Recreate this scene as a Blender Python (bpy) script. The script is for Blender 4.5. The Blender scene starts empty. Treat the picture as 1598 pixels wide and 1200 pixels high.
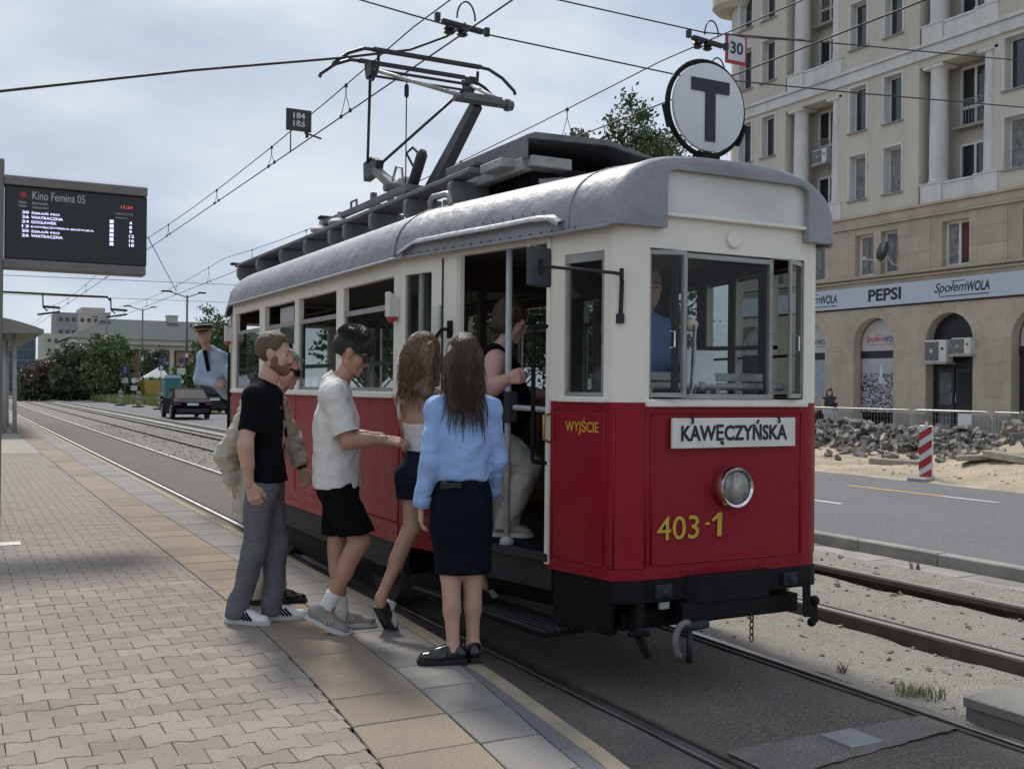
import bpy, bmesh, math, random
import numpy as np
from mathutils import Vector, Matrix
R_ = math.radians
rnd = random.Random(7)
S = bpy.context.scene
COL = S.collection
# ------------------------------------------------------------------ camera
cam = bpy.data.cameras.new("camera"); camo = bpy.data.objects.new("camera", cam); COL.objects.link(camo)
cam.sensor_width = 36.0; cam.lens = 1645 / 1598 * 36.0; cam.clip_start = 0.05; cam.clip_end = 3000
m = Matrix(((0.88326164, -0.01039909, -0.46876511), (-0.46877505, 0.00161091, -0.88331611), (0.00994082, 0.99994463, -0.00345198)))
camo.matrix_world = Matrix.Translation((0, 0, 1.64)) @ m.to_4x4()
S.camera = camo
# ------------------------------------------------------------------ world, sun, exposure
SUN_EL, SUN_AZ = 47.0, 6.0          # azimuth from +Y towards +X
W = bpy.data.worlds.new("World"); S.world = W; W.use_nodes = True
nt = W.node_tree; nt.nodes.clear()
def wn(t, **k):
    n = nt.nodes.new(t)
    for a, b in k.items(): setattr(n, a, b)
    return n
out = wn('ShaderNodeOutputWorld'); bg = wn('ShaderNodeBackground'); bg.inputs[1].default_value = 0.1
sky = wn('ShaderNodeTexSky', sky_type='NISHITA', sun_disc=False, sun_elevation=R_(SUN_EL), sun_rotation=R_(SUN_AZ), air_density=1.0, dust_density=2.0, ozone_density=1.0)
tc = wn('ShaderNodeTexCoord'); mp = wn('ShaderNodeMapping'); mp.inputs['Scale'].default_value = (1.0, 1.0, 2.6)
mp.inputs['Location'].default_value = (0.35, 0.1, 0.2)
n1 = wn('ShaderNodeTexNoise'); n1.inputs['Scale'].default_value = 2.6; n1.inputs['Detail'].default_value = 7; n1.inputs['Roughness'].default_value = .5; n1.inputs['Distortion'].default_value = .25
n2 = wn('ShaderNodeTexNoise'); n2.inputs['Scale'].default_value = 1.3; n2.inputs['Detail'].default_value = 4; n2.inputs['Roughness'].default_value = .5
r1 = wn('ShaderNodeValToRGB'); e = r1.color_ramp.elements
e[0].position = .38; e[0].color = (2.95, 3.55, 4.5, 1); e[1].position = .64; e[1].color = (5.1, 5.45, 5.95, 1)
e2 = e.new(.5); e2.color = (3.8, 4.35, 5.2, 1)
r2 = wn('ShaderNodeValToRGB'); r2.color_ramp.elements[0].position = .35; r2.color_ramp.elements[0].color = (.76,) * 3 + (1,); r2.color_ramp.elements[1].position = .6; r2.color_ramp.elements[1].color = (.97,) * 3 + (1,)
mx = wn('ShaderNodeMixRGB')
L = nt.links.new
L(tc.outputs['Generated'], mp.inputs[0]); L(mp.outputs[0], n1.inputs['Vector']); L(mp.outputs[0], n2.inputs['Vector'])
L(n1.outputs[0], r1.inputs[0]); L(n2.outputs[0], r2.inputs[0]); L(r2.outputs[0], mx.inputs[0])
L(sky.outputs[0], mx.inputs[1]); L(r1.outputs[0], mx.inputs[2]); L(mx.outputs[0], bg.inputs[0]); L(bg.outputs[0], out.inputs[0])
sl = bpy.data.lights.new("sun", 'SUN'); sl.energy = 2.1; sl.angle = R_(9); sl.color = (1.0, .95, .87)
so = bpy.data.objects.new("sun", sl); COL.objects.link(so)
d = Vector((-math.sin(R_(SUN_AZ)) * math.cos(R_(SUN_EL)), -math.cos(R_(SUN_AZ)) * math.cos(R_(SUN_EL)), -math.sin(R_(SUN_EL))))
so.rotation_euler = d.to_track_quat('-Z', 'Y').to_euler(); so.location = (0, 20, 40)
S.view_settings.view_transform = 'Standard'; S.view_settings.look = 'None'; S.view_settings.exposure = 0.56; S.view_settings.gamma = 1.0
S.render.engine = 'CYCLES'; S.cycles.max_bounces = 6; S.cycles.transparent_max_bounces = 12; S.cycles.use_denoising = True
S.cycles.diffuse_bounces = 3; S.cycles.glossy_bounces = 3; S.cycles.transmission_bounces = 4; S.cycles.caustics_reflective = False; S.cycles.caustics_refractive = False
# ------------------------------------------------------------------ materials
MATS = {}
def M(name, col, rough=.65, var=.12, scale=6., bump=0., bscale=80., metal=0., coat=0., fine=.06, fscale=220., rand=0., spec=.5, stain=0., stcol=(.05, .045, .04), stscale=1.2, stz=1.):
    if name in MATS: return MATS[name]
    mt = bpy.data.materials.new(name); mt.use_nodes = True; MATS[name] = mt
    t = mt.node_tree; N = t.nodes; K = t.links.new; b = N['Principled BSDF']
    b.inputs['Roughness'].default_value = rough; b.inputs['Metallic'].default_value = metal; b.inputs['Specular IOR Level'].default_value = spec
    if coat: b.inputs['Coat Weight'].default_value = coat; b.inputs['Coat Roughness'].default_value = .12
    g = N.new('ShaderNodeNewGeometry')
    def noise(sc, det=3):
        n = N.new('ShaderNodeTexNoise'); n.inputs['Scale'].default_value = sc; n.inputs['Detail'].default_value = det; K(g.outputs['Position'], n.inputs['Vector']); mr = N.new('ShaderNodeMapRange'); mr.inputs['From Min'].default_value = .3; mr.inputs['From Max'].default_value = .7; K(n.outputs[0], mr.inputs['Value']); return mr
    def math_(op, a, b_):
        n = N.new('ShaderNodeMath'); n.operation = op
        for i, v in ((0, a), (1, b_)):
            if isinstance(v, (int, float)): n.inputs[i].default_value = v
            else: K(v, n.inputs[i])
        return n.outputs[0]
    n = noise(scale, 4); f = math_('MULTIPLY_ADD', n.outputs[0], 2 * var); f.node.inputs[2].default_value = 1 - var
    if fine:
        nf = noise(fscale, 2); ff = math_('MULTIPLY_ADD', nf.outputs[0], 2 * fine); ff.node.inputs[2].default_value = 1 - fine
        f = math_('MULTIPLY', f, ff)
    if rand:
        oi = N.new('ShaderNodeObjectInfo'); fr = math_('MULTIPLY_ADD', oi.outputs['Random'], 2 * rand); fr.node.inputs[2].default_value = 1 - rand; f = math_('MULTIPLY', f, fr)
    vm = N.new('ShaderNodeVectorMath'); vm.operation = 'SCALE'; vm.inputs[0].default_value = col[:3]; K(f, vm.inputs['Scale'])
    c = vm.outputs[0]
    if stain:
        ns = noise(stscale, 6); rp = N.new('ShaderNodeMapRange'); rp.inputs['From Min'].default_value = .45; rp.inputs['From Max'].default_value = .95; rp.inputs['To Max'].default_value = stain
        nn_ = ns.inputs['Value'].links[0].from_node; mpz = N.new('ShaderNodeMapping'); mpz.inputs['Scale'].default_value = (1, 1, stz); K(g.outputs['Position'], mpz.inputs[0]); K(mpz.outputs[0], nn_.inputs['Vector']); K(ns.outputs[0], rp.inputs['Value']); mi = N.new('ShaderNodeMixRGB'); K(rp.outputs[0], mi.inputs[0]); K(c, mi.inputs[1]); mi.inputs[2].default_value = tuple(stcol) + (1,); c = mi.outputs[0]
    K(c, b.inputs['Base Color'])
    rn = math_('MULTIPLY_ADD', n.outputs[0], .25 * rough); rn.node.inputs[2].default_value = rough * .875; K(rn, b.inputs['Roughness'])
    if bump:
        nb = noise(bscale, 4); bp = N.new('ShaderNodeBump'); bp.inputs['Strength'].default_value = min(1, bump); bp.inputs['Distance'].default_value = .02; K(nb.outputs[0], bp.inputs['Height']); K(bp.outputs[0], b.inputs['Normal'])
    return mt
def glass(name, tint=(.75, .8, .8), refl=1.0, rough=.02, dirt=0.04):
    if name in MATS: return MATS[name]
    mt = bpy.data.materials.new(name); mt.use_nodes = True; MATS[name] = mt
    t = mt.node_tree; N = t.nodes; K = t.links.new; N.remove(N['Principled BSDF']); o = N['Material Output']
    tr = N.new('ShaderNodeBsdfTransparent'); tr.inputs[0].default_value = tuple(tint) + (1,)
    gl = N.new('ShaderNodeBsdfGlossy'); gl.inputs['Roughness'].default_value = rough; gl.inputs[0].default_value = (.9, .93, .95, 1)
    df = N.new('ShaderNodeBsdfDiffuse'); df.inputs[0].default_value = (.5, .5, .48, 1)
    gi = N.new('ShaderNodeNewGeometry'); dp = N.new('ShaderNodeVectorMath'); dp.operation = 'DOT_PRODUCT'; K(gi.outputs['Normal'], dp.inputs[0]); K(gi.outputs['Incoming'], dp.inputs[1]); ab = N.new('ShaderNodeMath'); ab.operation = 'ABSOLUTE'; K(dp.outputs['Value'], ab.inputs[0]); om = N.new('ShaderNodeMath'); om.operation = 'SUBTRACT'; om.inputs[0].default_value = 1; K(ab.outputs[0], om.inputs[1]); pw = N.new('ShaderNodeMath'); pw.operation = 'POWER'; pw.inputs[1].default_value = 5; K(om.outputs[0], pw.inputs[0]); fr = N.new('ShaderNodeMath'); fr.operation = 'MULTIPLY_ADD'; fr.inputs[1].default_value = .95; fr.inputs[2].default_value = .05; K(pw.outputs[0], fr.inputs[0])
    mu = N.new('ShaderNodeMath'); mu.operation = 'MULTIPLY'; mu.inputs[1].default_value = refl * 1.6; K(fr.outputs[0], mu.inputs[0]); mu.use_clamp = True
    g = N.new('ShaderNodeNewGeometry'); ns = N.new('ShaderNodeTexNoise'); ns.inputs['Scale'].default_value = 5; ns.inputs['Detail'].default_value = 5; K(g.outputs['Position'], ns.inputs['Vector'])
    bp = N.new('ShaderNodeBump'); bp.inputs['Strength'].default_value = .06; bp.inputs['Distance'].default_value = .02; n3 = N.new('ShaderNodeTexNoise'); n3.inputs['Scale'].default_value = 4; K(g.outputs['Position'], n3.inputs['Vector']); K(n3.outputs[0], bp.inputs['Height']); K(bp.outputs[0], gl.inputs['Normal'])
    md = N.new('ShaderNodeMath'); md.operation = 'MULTIPLY'; md.inputs[1].default_value = dirt * 2; K(ns.outputs[0], md.inputs[0])
    m0 = N.new('ShaderNodeMixShader'); K(md.outputs[0], m0.inputs[0]); K(tr.outputs[0], m0.inputs[1]); K(df.outputs[0], m0.inputs[2])
    m1 = N.new('ShaderNodeMixShader'); K(mu.outputs[0], m1.inputs[0]); K(m0.outputs[0], m1.inputs[1]); K(gl.outputs[0], m1.inputs[2]); K(m1.outputs[0], o.inputs[0])
    return mt
def emis(name, col, st):
    if name in MATS: return MATS[name]
    mt = bpy.data.materials.new(name); mt.use_nodes = True; MATS[name] = mt; b = mt.node_tree.nodes['Principled BSDF']
    b.inputs['Base Color'].default_value = tuple(col) + (1,); b.inputs['Emission Color'].default_value = tuple(col) + (1,); b.inputs['Emission Strength'].default_value = st
    return mt
# ------------------------------------------------------------------ mesh building
ORG = {}
def tag(o, label=None, cat=None, group=None, kind=None):
    if label: o['label'] = label
    if cat: o['category'] = cat
    if group: o['group'] = group
    if kind: o['kind'] = kind
    return o
def empty(name, loc=(0, 0, 0), label=None, cat=None, group=None, rz=0):
    o = bpy.data.objects.new(name, None); COL.objects.link(o); o.location = loc; o.rotation_euler = (0, 0, rz); o.empty_display_size = .2
    ORG[o.name] = Vector(loc) if not rz else Vector((0, 0, 0))
    return tag(o, label, cat, group)
def link(name, me, parent=None, mat=None):
    o = bpy.data.objects.new(name, me); COL.objects.link(o)
    if mat and not me.materials: me.materials.append(mat)
    if parent is not None: o.parent = parent; ORG[o.name] = ORG.get(parent.name, Vector((0, 0, 0)))
    return o
def mesh_np(name, V, F, smooth=False):
    me = bpy.data.meshes.new(name); me.from_pydata(V.tolist() if hasattr(V, 'tolist') else V, [], F.tolist() if hasattr(F, 'tolist') else F)
    if smooth: me.polygons.foreach_set('use_smooth', [True] * len(me.polygons))
    me.update(); return me
class MB:
    def __init__(s): s.v = []; s.f = []
    def add(s, vs, fs):
        b = len(s.v); s.v += [tuple(v) for v in vs]; s.f += [tuple(i + b for i in f) for f in fs]; return s
    def box(s, x0, y0, z0, x1, y1, z1):
        if x0 > x1: x0, x1 = x1, x0
        if y0 > y1: y0, y1 = y1, y0
        if z0 > z1: z0, z1 = z1, z0
        return s.add([(x0, y0, z0), (x1, y0, z0), (x1, y1, z0), (x0, y1, z0), (x0, y0, z1), (x1, y0, z1), (x1, y1, z1), (x0, y1, z1)],
                     [(0, 3, 2, 1), (4, 5, 6, 7), (0, 1, 5, 4), (1, 2, 6, 5), (2, 3, 7, 6), (3, 0, 4, 7)])
    def obox(s, c, ax, ay, az):
        c, ax, ay, az = map(Vector, (c, ax, ay, az))
        vs = [c + i * ax + j * ay + k * az for k in (-1, 1) for i, j in ((-1, -1), (1, -1), (1, 1), (-1, 1))]
        return s.add(vs, [(0, 3, 2, 1), (4, 5, 6, 7), (0, 1, 5, 4), (1, 2, 6, 5), (2, 3, 7, 6), (3, 0, 4, 7)])
    def beam(s, a, b, w, h, up=(0, 0, 1)):
        a, b = Vector(a), Vector(b); d = (b - a); l = d.length; d.normalize(); u = Vector(up); sd = d.cross(u)
        if sd.length < 1e-4: sd = d.cross(Vector((1, 0, 0)))
        sd.normalize(); u = sd.cross(d)
        return s.obox((a + b) / 2, d * l / 2, sd * w / 2, u * h / 2)
    def tube(s, pts, r, n=8, caps=True):
        pts = [Vector(p) for p in pts]; rs = r if isinstance(r, (list, tuple)) else [r] * len(pts)
        prev = None; rings = []
        for i, p in enumerate(pts):
            d = (pts[min(i + 1, len(pts) - 1)] - pts[max(i - 1, 0)])
            if d.length < 1e-9: d = Vector((0, 0, 1))
            d.normalize()
            if prev is None: u = d.orthogonal().normalized()
            else:
                u = prev - d * prev.dot(d)
                u = u.normalized() if u.length > 1e-6 else d.orthogonal().normalized()
            prev = u; w = d.cross(u)
            rings.append([p + (u * math.cos(2 * math.pi * k / n) + w * math.sin(2 * math.pi * k / n)) * rs[i] for k in range(n)])
        vs = [v for r_ in rings for v in r_]; fs = []
        for i in range(len(pts) - 1):
            for k in range(n):
                a = i * n + k; b = i * n + (k + 1) % n; fs.append((a, b, b + n, a + n))
        if caps: fs.append(tuple(reversed(range(n)))); fs.append(tuple(range((len(pts) - 1) * n, len(pts) * n)))
        return s.add(vs, fs)
    def lathe(s, prof, c, axis=(0, 0, 1), n=20):
        ax = Vector(axis).normalized(); u = ax.orthogonal().normalized(); w = ax.cross(u); c = Vector(c)
        vs = []; fs = []
        for r, t in prof:
            for k in range(n):
                a = 2 * math.pi * k / n; vs.append(c + ax * t + (u * math.cos(a) + w * math.sin(a)) * r)
        for i in range(len(prof) - 1):
            for k in range(n):
                a = i * n + k; b = i * n + (k + 1) % n; fs.append((a, b, b + n, a + n))
        if prof[0][0] > 1e-5: fs.append(tuple(reversed(range(n))))
        if prof[-1][0] > 1e-5: fs.append(tuple(range((len(prof) - 1) * n, len(prof) * n)))
        return s.add(vs, fs)
    def prism(s, poly, o, u, v, w):
        o, u, v, w = map(Vector, (o, u, v, w)); n = len(poly)
        a = [o + u * p[0] + v * p[1] for p in poly]; b = [p + w for p in a]
        return s.add(a + b, [tuple(reversed(range(n))), tuple(range(n, 2 * n))] + [(i, (i + 1) % n, (i + 1) % n + n, i + n) for i in range(n)])
    def sheet(s, rows):
        n = len(rows[0]); vs = [p for r in rows for p in r]
        return s.add(vs, [(i * n + k, i * n + k + 1, (i + 1) * n + k + 1, (i + 1) * n + k) for i in range(len(rows) - 1) for k in range(n - 1)])
    def build(s, name, mat, parent=None, smooth=False, bevel=0., local=False, label=None, cat=None, group=None, kind=None, seg=1, auto=False):
        o0 = Vector((0, 0, 0)) if local or parent is None else ORG.get(parent.name, Vector((0, 0, 0)))
        me = bpy.data.meshes.new(name); me.from_pydata([tuple(Vector(v) - o0) for v in s.v], [], s.f)
        bm = bmesh.new(); bm.from_mesh(me); bmesh.ops.recalc_face_normals(bm, faces=bm.faces)
        if auto:
            for f in bm.faces: f.smooth = True
            for e_ in bm.edges:
                if len(e_.link_faces) == 2 and e_.calc_face_angle(0) > R_(32): e_.smooth = False
        bm.to_mesh(me); bm.free()
        if smooth: me.polygons.foreach_set('use_smooth', [True] * len(me.polygons))
        me.materials.append(mat); o = link(name, me, parent)
        if bevel:
            md = o.modifiers.new('bevel', 'BEVEL'); md.width = bevel; md.segments = seg; md.limit_method = 'ANGLE'; md.angle_limit = R_(35)
        return tag(o, label, cat, group, kind)
def wall(mb, p0, p1, z0, z1, holes, th, inward):
    """wall from p0 to p1 (plan points) with rectangular holes (s0,s1,za,zb); inward = plan unit vector of thickness"""
    p0, p1 = Vector(p0), Vector(p1); ln = (p1 - p0).length; d = (p1 - p0) / ln; iw = Vector(inward) * th
    ss = sorted({0., ln} | {h[0] for h in holes} | {h[1] for h in holes}); zs = sorted({z0, z1} | {h[2] for h in holes} | {h[3] for h in holes})
    ss = [a for a in ss if 0 <= a <= ln]; zs = [a for a in zs if z0 <= a <= z1]
    solid = lambda i, j: 0 <= i < len(ss) - 1 and 0 <= j < len(zs) - 1 and not any(h[0] - 1e-6 <= ss[i] and ss[i + 1] <= h[1] + 1e-6 and h[2] - 1e-6 <= zs[j] and zs[j + 1] <= h[3] + 1e-6 for h in holes)
    idx = {}
    def vv(i, j, k):
        key = (i, j, k)
        if key not in idx:
            q = p0 + d * ss[i] + iw * k; idx[key] = len(mb.v); mb.v.append((q.x, q.y, zs[j]))
        return idx[key]
    for i in range(len(ss) - 1):
        for j in range(len(zs) - 1):
            if not solid(i, j): continue
            for k in (0, 1): mb.f.append((vv(i, j, k), vv(i + 1, j, k), vv(i + 1, j + 1, k), vv(i, j + 1, k)))
            for di, dj, a, b in ((-1, 0, (0, 0), (0, 1)), (1, 0, (1, 0), (1, 1)), (0, -1, (0, 0), (1, 0)), (0, 1, (0, 1), (1, 1))):
                if not solid(i + di, j + dj):
                    mb.f.append((vv(i + a[0], j + a[1], 0), vv(i + b[0], j + b[1], 0), vv(i + b[0], j + b[1], 1), vv(i + a[0], j + a[1], 1)))
    return mb
TEXTC = {}
def text_mesh(txt, bold=0.0, extrude=.002):
    key = (txt, bold, extrude)
    if key in TEXTC: return TEXTC[key]
    cu = bpy.data.curves.new('t', 'FONT'); cu.body = txt; cu.size = 1; cu.offset = bold; cu.resolution_u = 3
    o = bpy.data.objects.new('t', cu); COL.objects.link(o); bpy.context.view_layer.update()
    me = bpy.data.meshes.new_from_object(o.evaluated_get(bpy.context.evaluated_depsgraph_get())); bpy.data.objects.remove(o)
    V = np.array([v.co[:] for v in me.vertices]); F = [tuple(p.vertices) for p in me.polygons]
    TEXTC[key] = (V, F); return V, F
def text(txt, o, u, v, width, height, name, mat, parent, bold=0., shear=0., off=.003, depth=.002, add=None):
    """lay text in box (o = lower left, u right dir, v up dir), scaled to width x height"""
    V, F = text_mesh(txt, bold); lo = V.min(0); hi = V.max(0); u, v, o = Vector(u).normalized(), Vector(v).normalized(), Vector(o); w = u.cross(v)
    mb = add or MB(); pts = []
    for p in V:
        a = (p[0] - lo[0]) / (hi[0] - lo[0]) * width; b = (p[1] - lo[1]) / (hi[1] - lo[1]) * height
        pts.append(o + u * (a + shear * b) + v * b + w * off)
    n = len(pts); ec = {}
    for f in F:
        for i in range(len(f)):
            e_ = (f[i], f[(i + 1) % len(f)]); ec[tuple(sorted(e_))] = ec.get(tuple(sorted(e_)), []) + [e_]
    fs = list(F) + [tuple(reversed([i + n for i in f])) for f in F]
    for k, l in ec.items():
        if len(l) == 1: a, b = l[0]; fs.append((b, a, a + n, b + n))
    mb.add(pts + [p - w * depth for p in pts], fs)
    if add: return None
    return mb.build(name, mat, parent)
def sph(mb, c, r, n=10, m_=7, R=None, rad=(1, 1, 1)):
    vs = []; fs = []
    for i in range(m_ + 1):
        t = math.pi * i / m_
        for k in range(n):
            a = 2 * math.pi * k / n; p = Vector((math.sin(t) * math.cos(a) * rad[0], math.sin(t) * math.sin(a) * rad[1], math.cos(t) * rad[2])) * r
            if R: p = R @ p
            vs.append(Vector(c) + p)
    for i in range(m_):
        for k in range(n): fs.append((i * n + k, i * n + (k + 1) % n, (i + 1) * n + (k + 1) % n, (i + 1) * n + k))
    return mb.add(vs, fs)
# ================================================================== GROUND
PZ = 0.19
def dx(y):
    return -.24 * ((7 - y) / 3.66) ** 2 if y < 7 else 0.
def nz(x, y, s=1.0, seed=0.):
    return (math.sin(x * 1.7 * s + seed) * math.cos(y * 1.3 * s + seed * 2) + .5 * math.sin(x * 3.9 * s + y * 2.7 * s + seed) + .3 * math.sin(x * 8.1 * s - y * 6.3 * s + seed * 3)) / 1.8
m_ground = M('dry_ground', (.20, .18, .14), .95, .3, .4, .5, 20)
m_asph = M('asphalt_road', (.165, .166, .17), .95, .10, .5, .4, 90, fine=.30, fscale=42, stain=.2, stcol=(.21, .205, .2))
m_asphd = M('asphalt_track', (.215, .19, .162), .95, .16, 1.6, .9, 75, fine=.48, fscale=75, stain=.25, stcol=(.2, .185, .16), stscale=2.2)
m_asphs = M('asphalt_verge', (.23, .208, .18), .95, .2, 2.2, .9, 80, fine=.4, fscale=75, stain=.35, stcol=(.26, .24, .2), stscale=3)
m_sand = M('sandy_ground', (.40, .365, .315), .97, .14, 2.5, .9, 60, fine=.22, fscale=55, stain=.5, stcol=(.25, .215, .175), stscale=2.5)
m_dirt = M('sandy_dirt', (.50, .415, .30), .97, .2, 1.2, .9, 30, fine=.3, fscale=45, stain=.5, stcol=(.26, .21, .16), stscale=.9)
m_paver = M('paver_concrete', (.355, .305, .262), .9, .08, 1.2, .5, 140, fine=.18, fscale=110, rand=.13, stain=.5, stcol=(.245, .212, .182), stscale=1.6)
m_orange = M('slab_ochre', (.335, .268, .198), .9, .08, 3, .5, 120, fine=.22, fscale=100, rand=.08, stain=.5, stcol=(.225, .19, .152), stscale=1.5)
m_grey = M('slab_grey', (.27, .252, .228), .88, .10, 3, .4, 120, fine=.17, fscale=100, rand=.12, stain=.55, stcol=(.21, .2, .19), stscale=1.7)
m_blue = M('strip_bluegrey', (.155, .155, .168), .88, .1, 6, .3, 120, fine=.2, fscale=100, rand=.06)
m_yel = M('kerb_yellow', (.37, .31, .21), .9, .12, 4, .4, 110, fine=.2, fscale=100, stain=.7, stcol=(.29, .255, .205), stscale=5)
m_joint = M('joint_sand', (.19, .168, .145), .95, .2, 10, .5, 150)
m_conc = M('concrete', (.36, .34, .305), .9, .14, 2, .4, 120, fine=.15, fscale=60, rand=.1, stain=.5, stcol=(.2, .185, .165), stscale=3)
m_railtop = M('rail_running_surface', (.42, .41, .39), .35, .15, 3, 0, metal=.9)
m_rail = M('rail_rusty_side', (.105, .085, .07), .8, .3, 9, .4, 90)
m_groove = M('rail_groove', (.025, .022, .02), .9)
m_white = M('road_paint_white', (.62, .61, .58), .8, .2, 8, .2, 120, stain=.5, stcol=(.2, .2, .2), stscale=9)
m_oran = M('road_paint_orange', (.70, .40, .12), .8, .2, 8, .2, 120, stain=.3, stcol=(.2, .2, .2), stscale=9)
g = MB(); g.add([(-1500, -600, -.3), (1500, -600, -.3), (1500, 2200, -.3), (-1500, 2200, -.3)], [(0, 1, 2, 3)])
g.build('ground', m_ground, kind='structure')
# ---- platform
plat = empty('platform', (0, 0, 0)); tag(plat, kind='structure', label='paved tram stop platform with ochre and grey edge slabs', cat='platform')
ys = [-3 + .25 * i for i in range(44)] + [8 + 2 * i for i in range(1, 56)]
b = MB(); b.sheet([[(-9, y, PZ - .022), (2.54 + dx(y), y, PZ - .022)] for y in ys]); b.sheet([[(2.54 + dx(y), y, PZ - .022), (2.54 + dx(y), y, -.1)] for y in ys])
b.build('bed', m_joint, plat)
def fl(x, y0, y1, z=PZ): return [[(x, y0, z), (x, y1, z)]]
# far paving as a sheet with a procedural bond
mf = M('paving_far', (.325, .285, .248), .9, .1, 2, 0, fine=.2, fscale=60, stain=.3, stcol=(.24, .22, .2), stscale=1.1)
b = MB(); b.sheet([[(-9, y, PZ), (1.645, y, PZ)] for y in [24.0 + 3 * i for i in range(33)]]); b.build('far_paving', mf, plat)
b = MB(); b.sheet([[(-9, y, PZ), (-1.46, y, PZ)] for y in [-3, 6, 24.0]]); b.build('side_paving', mf, plat)
def paver_outline(l=.0987, w=.0805, n=.0572):
    top = [(-l, w), (-.068, w), (-.056, w - .003), (-.040, n + .004), (-.028, n), (.028, n), (.040, n + .004), (.056, w - .003), (.068, w), (l, w)]
    return top + [(x, -y) for x, y in reversed(top)]
PO = paver_outline()
def paver_geo(out, jz=0.):
    n = len(out); cx = sum(p[0] for p in out) / n; cy = sum(p[1] for p in out) / n
    ins = [(x - math.copysign(.0024, x - cx), y - math.copysign(.0026, y - cy)) for x, y in out]
    V = [(x, y, 0 + jz) for x, y in ins] + [(x, y, -.004 + jz) for x, y in out] + [(x, y, -.03) for x, y in out]
    F = [tuple(reversed(range(n)))] + [(i + n * k, (i + 1) % n + n * k, (i + 1) % n + n * (k + 1), i + n * (k + 1)) for k in (0, 1) for i in range(n)]
    return V, F
V0, F0 = paver_geo(PO); pm = bpy.data.meshes.new('paver'); pm.from_pydata(V0, [], F0); pm.materials.append(m_paver)
# outline runs clockwise seen from above -> make faces point up
bm = bmesh.new(); bm.from_mesh(pm); bmesh.ops.recalc_face_normals(bm, faces=bm.faces); bm.to_mesh(pm); bm.free()
cells = []
row = 0; y = -2.4
while y < 24:
    x = -1.5 + (.1 if row % 2 else 0) + .0
    while x < 1.72:
        lim = 1.648 + dx(y)
        if x - .09 < lim: cells.append((x, y, lim))
        x += .2
    y += .1405; row += 1
vis = [c for c in cells if c[1] > 3.2 and c[0] > .036 * c[1] - .25]; vis.sort(key=lambda c: c[1]); vis = set(vis[:300])
st = MB()
for c in cells:
    x, y, lim = c; cut = x + .1 > lim
    jz = rnd.uniform(-.0015, .0015); rz = rnd.uniform(-.012, .012)
    if cut or c not in vis:
        out = [(min(px, lim - x - .004), py) for px, py in PO]
        if lim - x < -.088: continue
        V, F = paver_geo(out); co, si = math.cos(rz), math.sin(rz)
        if cut: co, si = 1, 0
        if c in vis:
            q = MB(); q.add([(x + a, y + b_, PZ + jz + cc) for a, b_, cc in V], F); q.build('paver', m_paver, plat)
        else: st.add([(x + a * co - b_ * si, y + a * si + b_ * co, PZ + jz + cc) for a, b_, cc in V], F)
    else:
        o = link('paver', pm, plat); o.location = (x, y, PZ + jz); o.rotation_euler = (rnd.uniform(-.006, .006), rnd.uniform(-.006, .006), rz)
st.build('paver_field', m_paver, plat, kind='stuff')
def slab(xa, xb, y0, y1, name, mat, z=PZ, h=.05, g_=.004):
    ym = (y0 + y1) / 2; q = MB(); c = .004; jz = z + rnd.uniform(-.0015, .0015)
    P = [(xa(y0) + g_, y0 + g_), (xb(y0) - g_, y0 + g_), (xb(y1) - g_, y1 - g_), (xa(y1) + g_, y1 - g_)]
    I = [(P[0][0] + c, P[0][1] + c), (P[1][0] - c, P[1][1] + c), (P[2][0] - c, P[2][1] - c), (P[3][0] + c, P[3][1] - c)]
    q.add([(a, b_, jz) for a, b_ in I] + [(a, b_, jz - c) for a, b_ in P] + [(a, b_, z - h) for a, b_ in P], [(0, 1, 2, 3)] + [(i + 4 * k, i + 4 * k + 4, (i + 1) % 4 + 4 * k + 4, (i + 1) % 4 + 4 * k) for k in (0, 1) for i in range(4)])
    return q.build(name, mat, plat)
X = lambda v: (lambda y: v + dx(y))
gout = lambda y: 2.462 + dx(y) - (max(0., min(.088, .088 * (5.5 - y) / 1.7)))
y = 1.4
while y < 40:
    slab(X(1.652), X(2.095), y + .02, y + .43, 'tactile_slab', m_orange); slab(X(2.095), gout, y, y + .41, 'edge_slab', m_grey); y += .41
y = 1.2
while y < 5.3: slab(gout, X(2.462), y, min(5.45, y + .82), 'filler_strip', m_blue, g_=.002); y += .82
y = 1.6
while y < 60: slab(X(2.462), X(2.552), y, y + 1.0, 'kerb_stone', m_yel, PZ + .001, .3, .0025); y += 1.0
for xa, xb, mt, nm in ((1.652, 2.095, m_orange, 'far_tactile_band'), (2.097, 2.46, m_grey, 'far_edge_band')):
    q = MB(); q.sheet([[(xa, y, PZ), (xb, y, PZ)] for y in (40.2, 70, 120)]); q.build(nm, mt, plat)
q = MB(); q.box(2.462, 60.6, -.1, 2.55, 120, PZ); q.build('far_kerb', m_yel, plat)
pl = MB(); pl.box(.36, 10.42, PZ - .01, .56, 10.62, PZ + .006); pl.build('inspection_cover', M('cover_pale', (.6, .57, .53), .7), plat)
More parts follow.
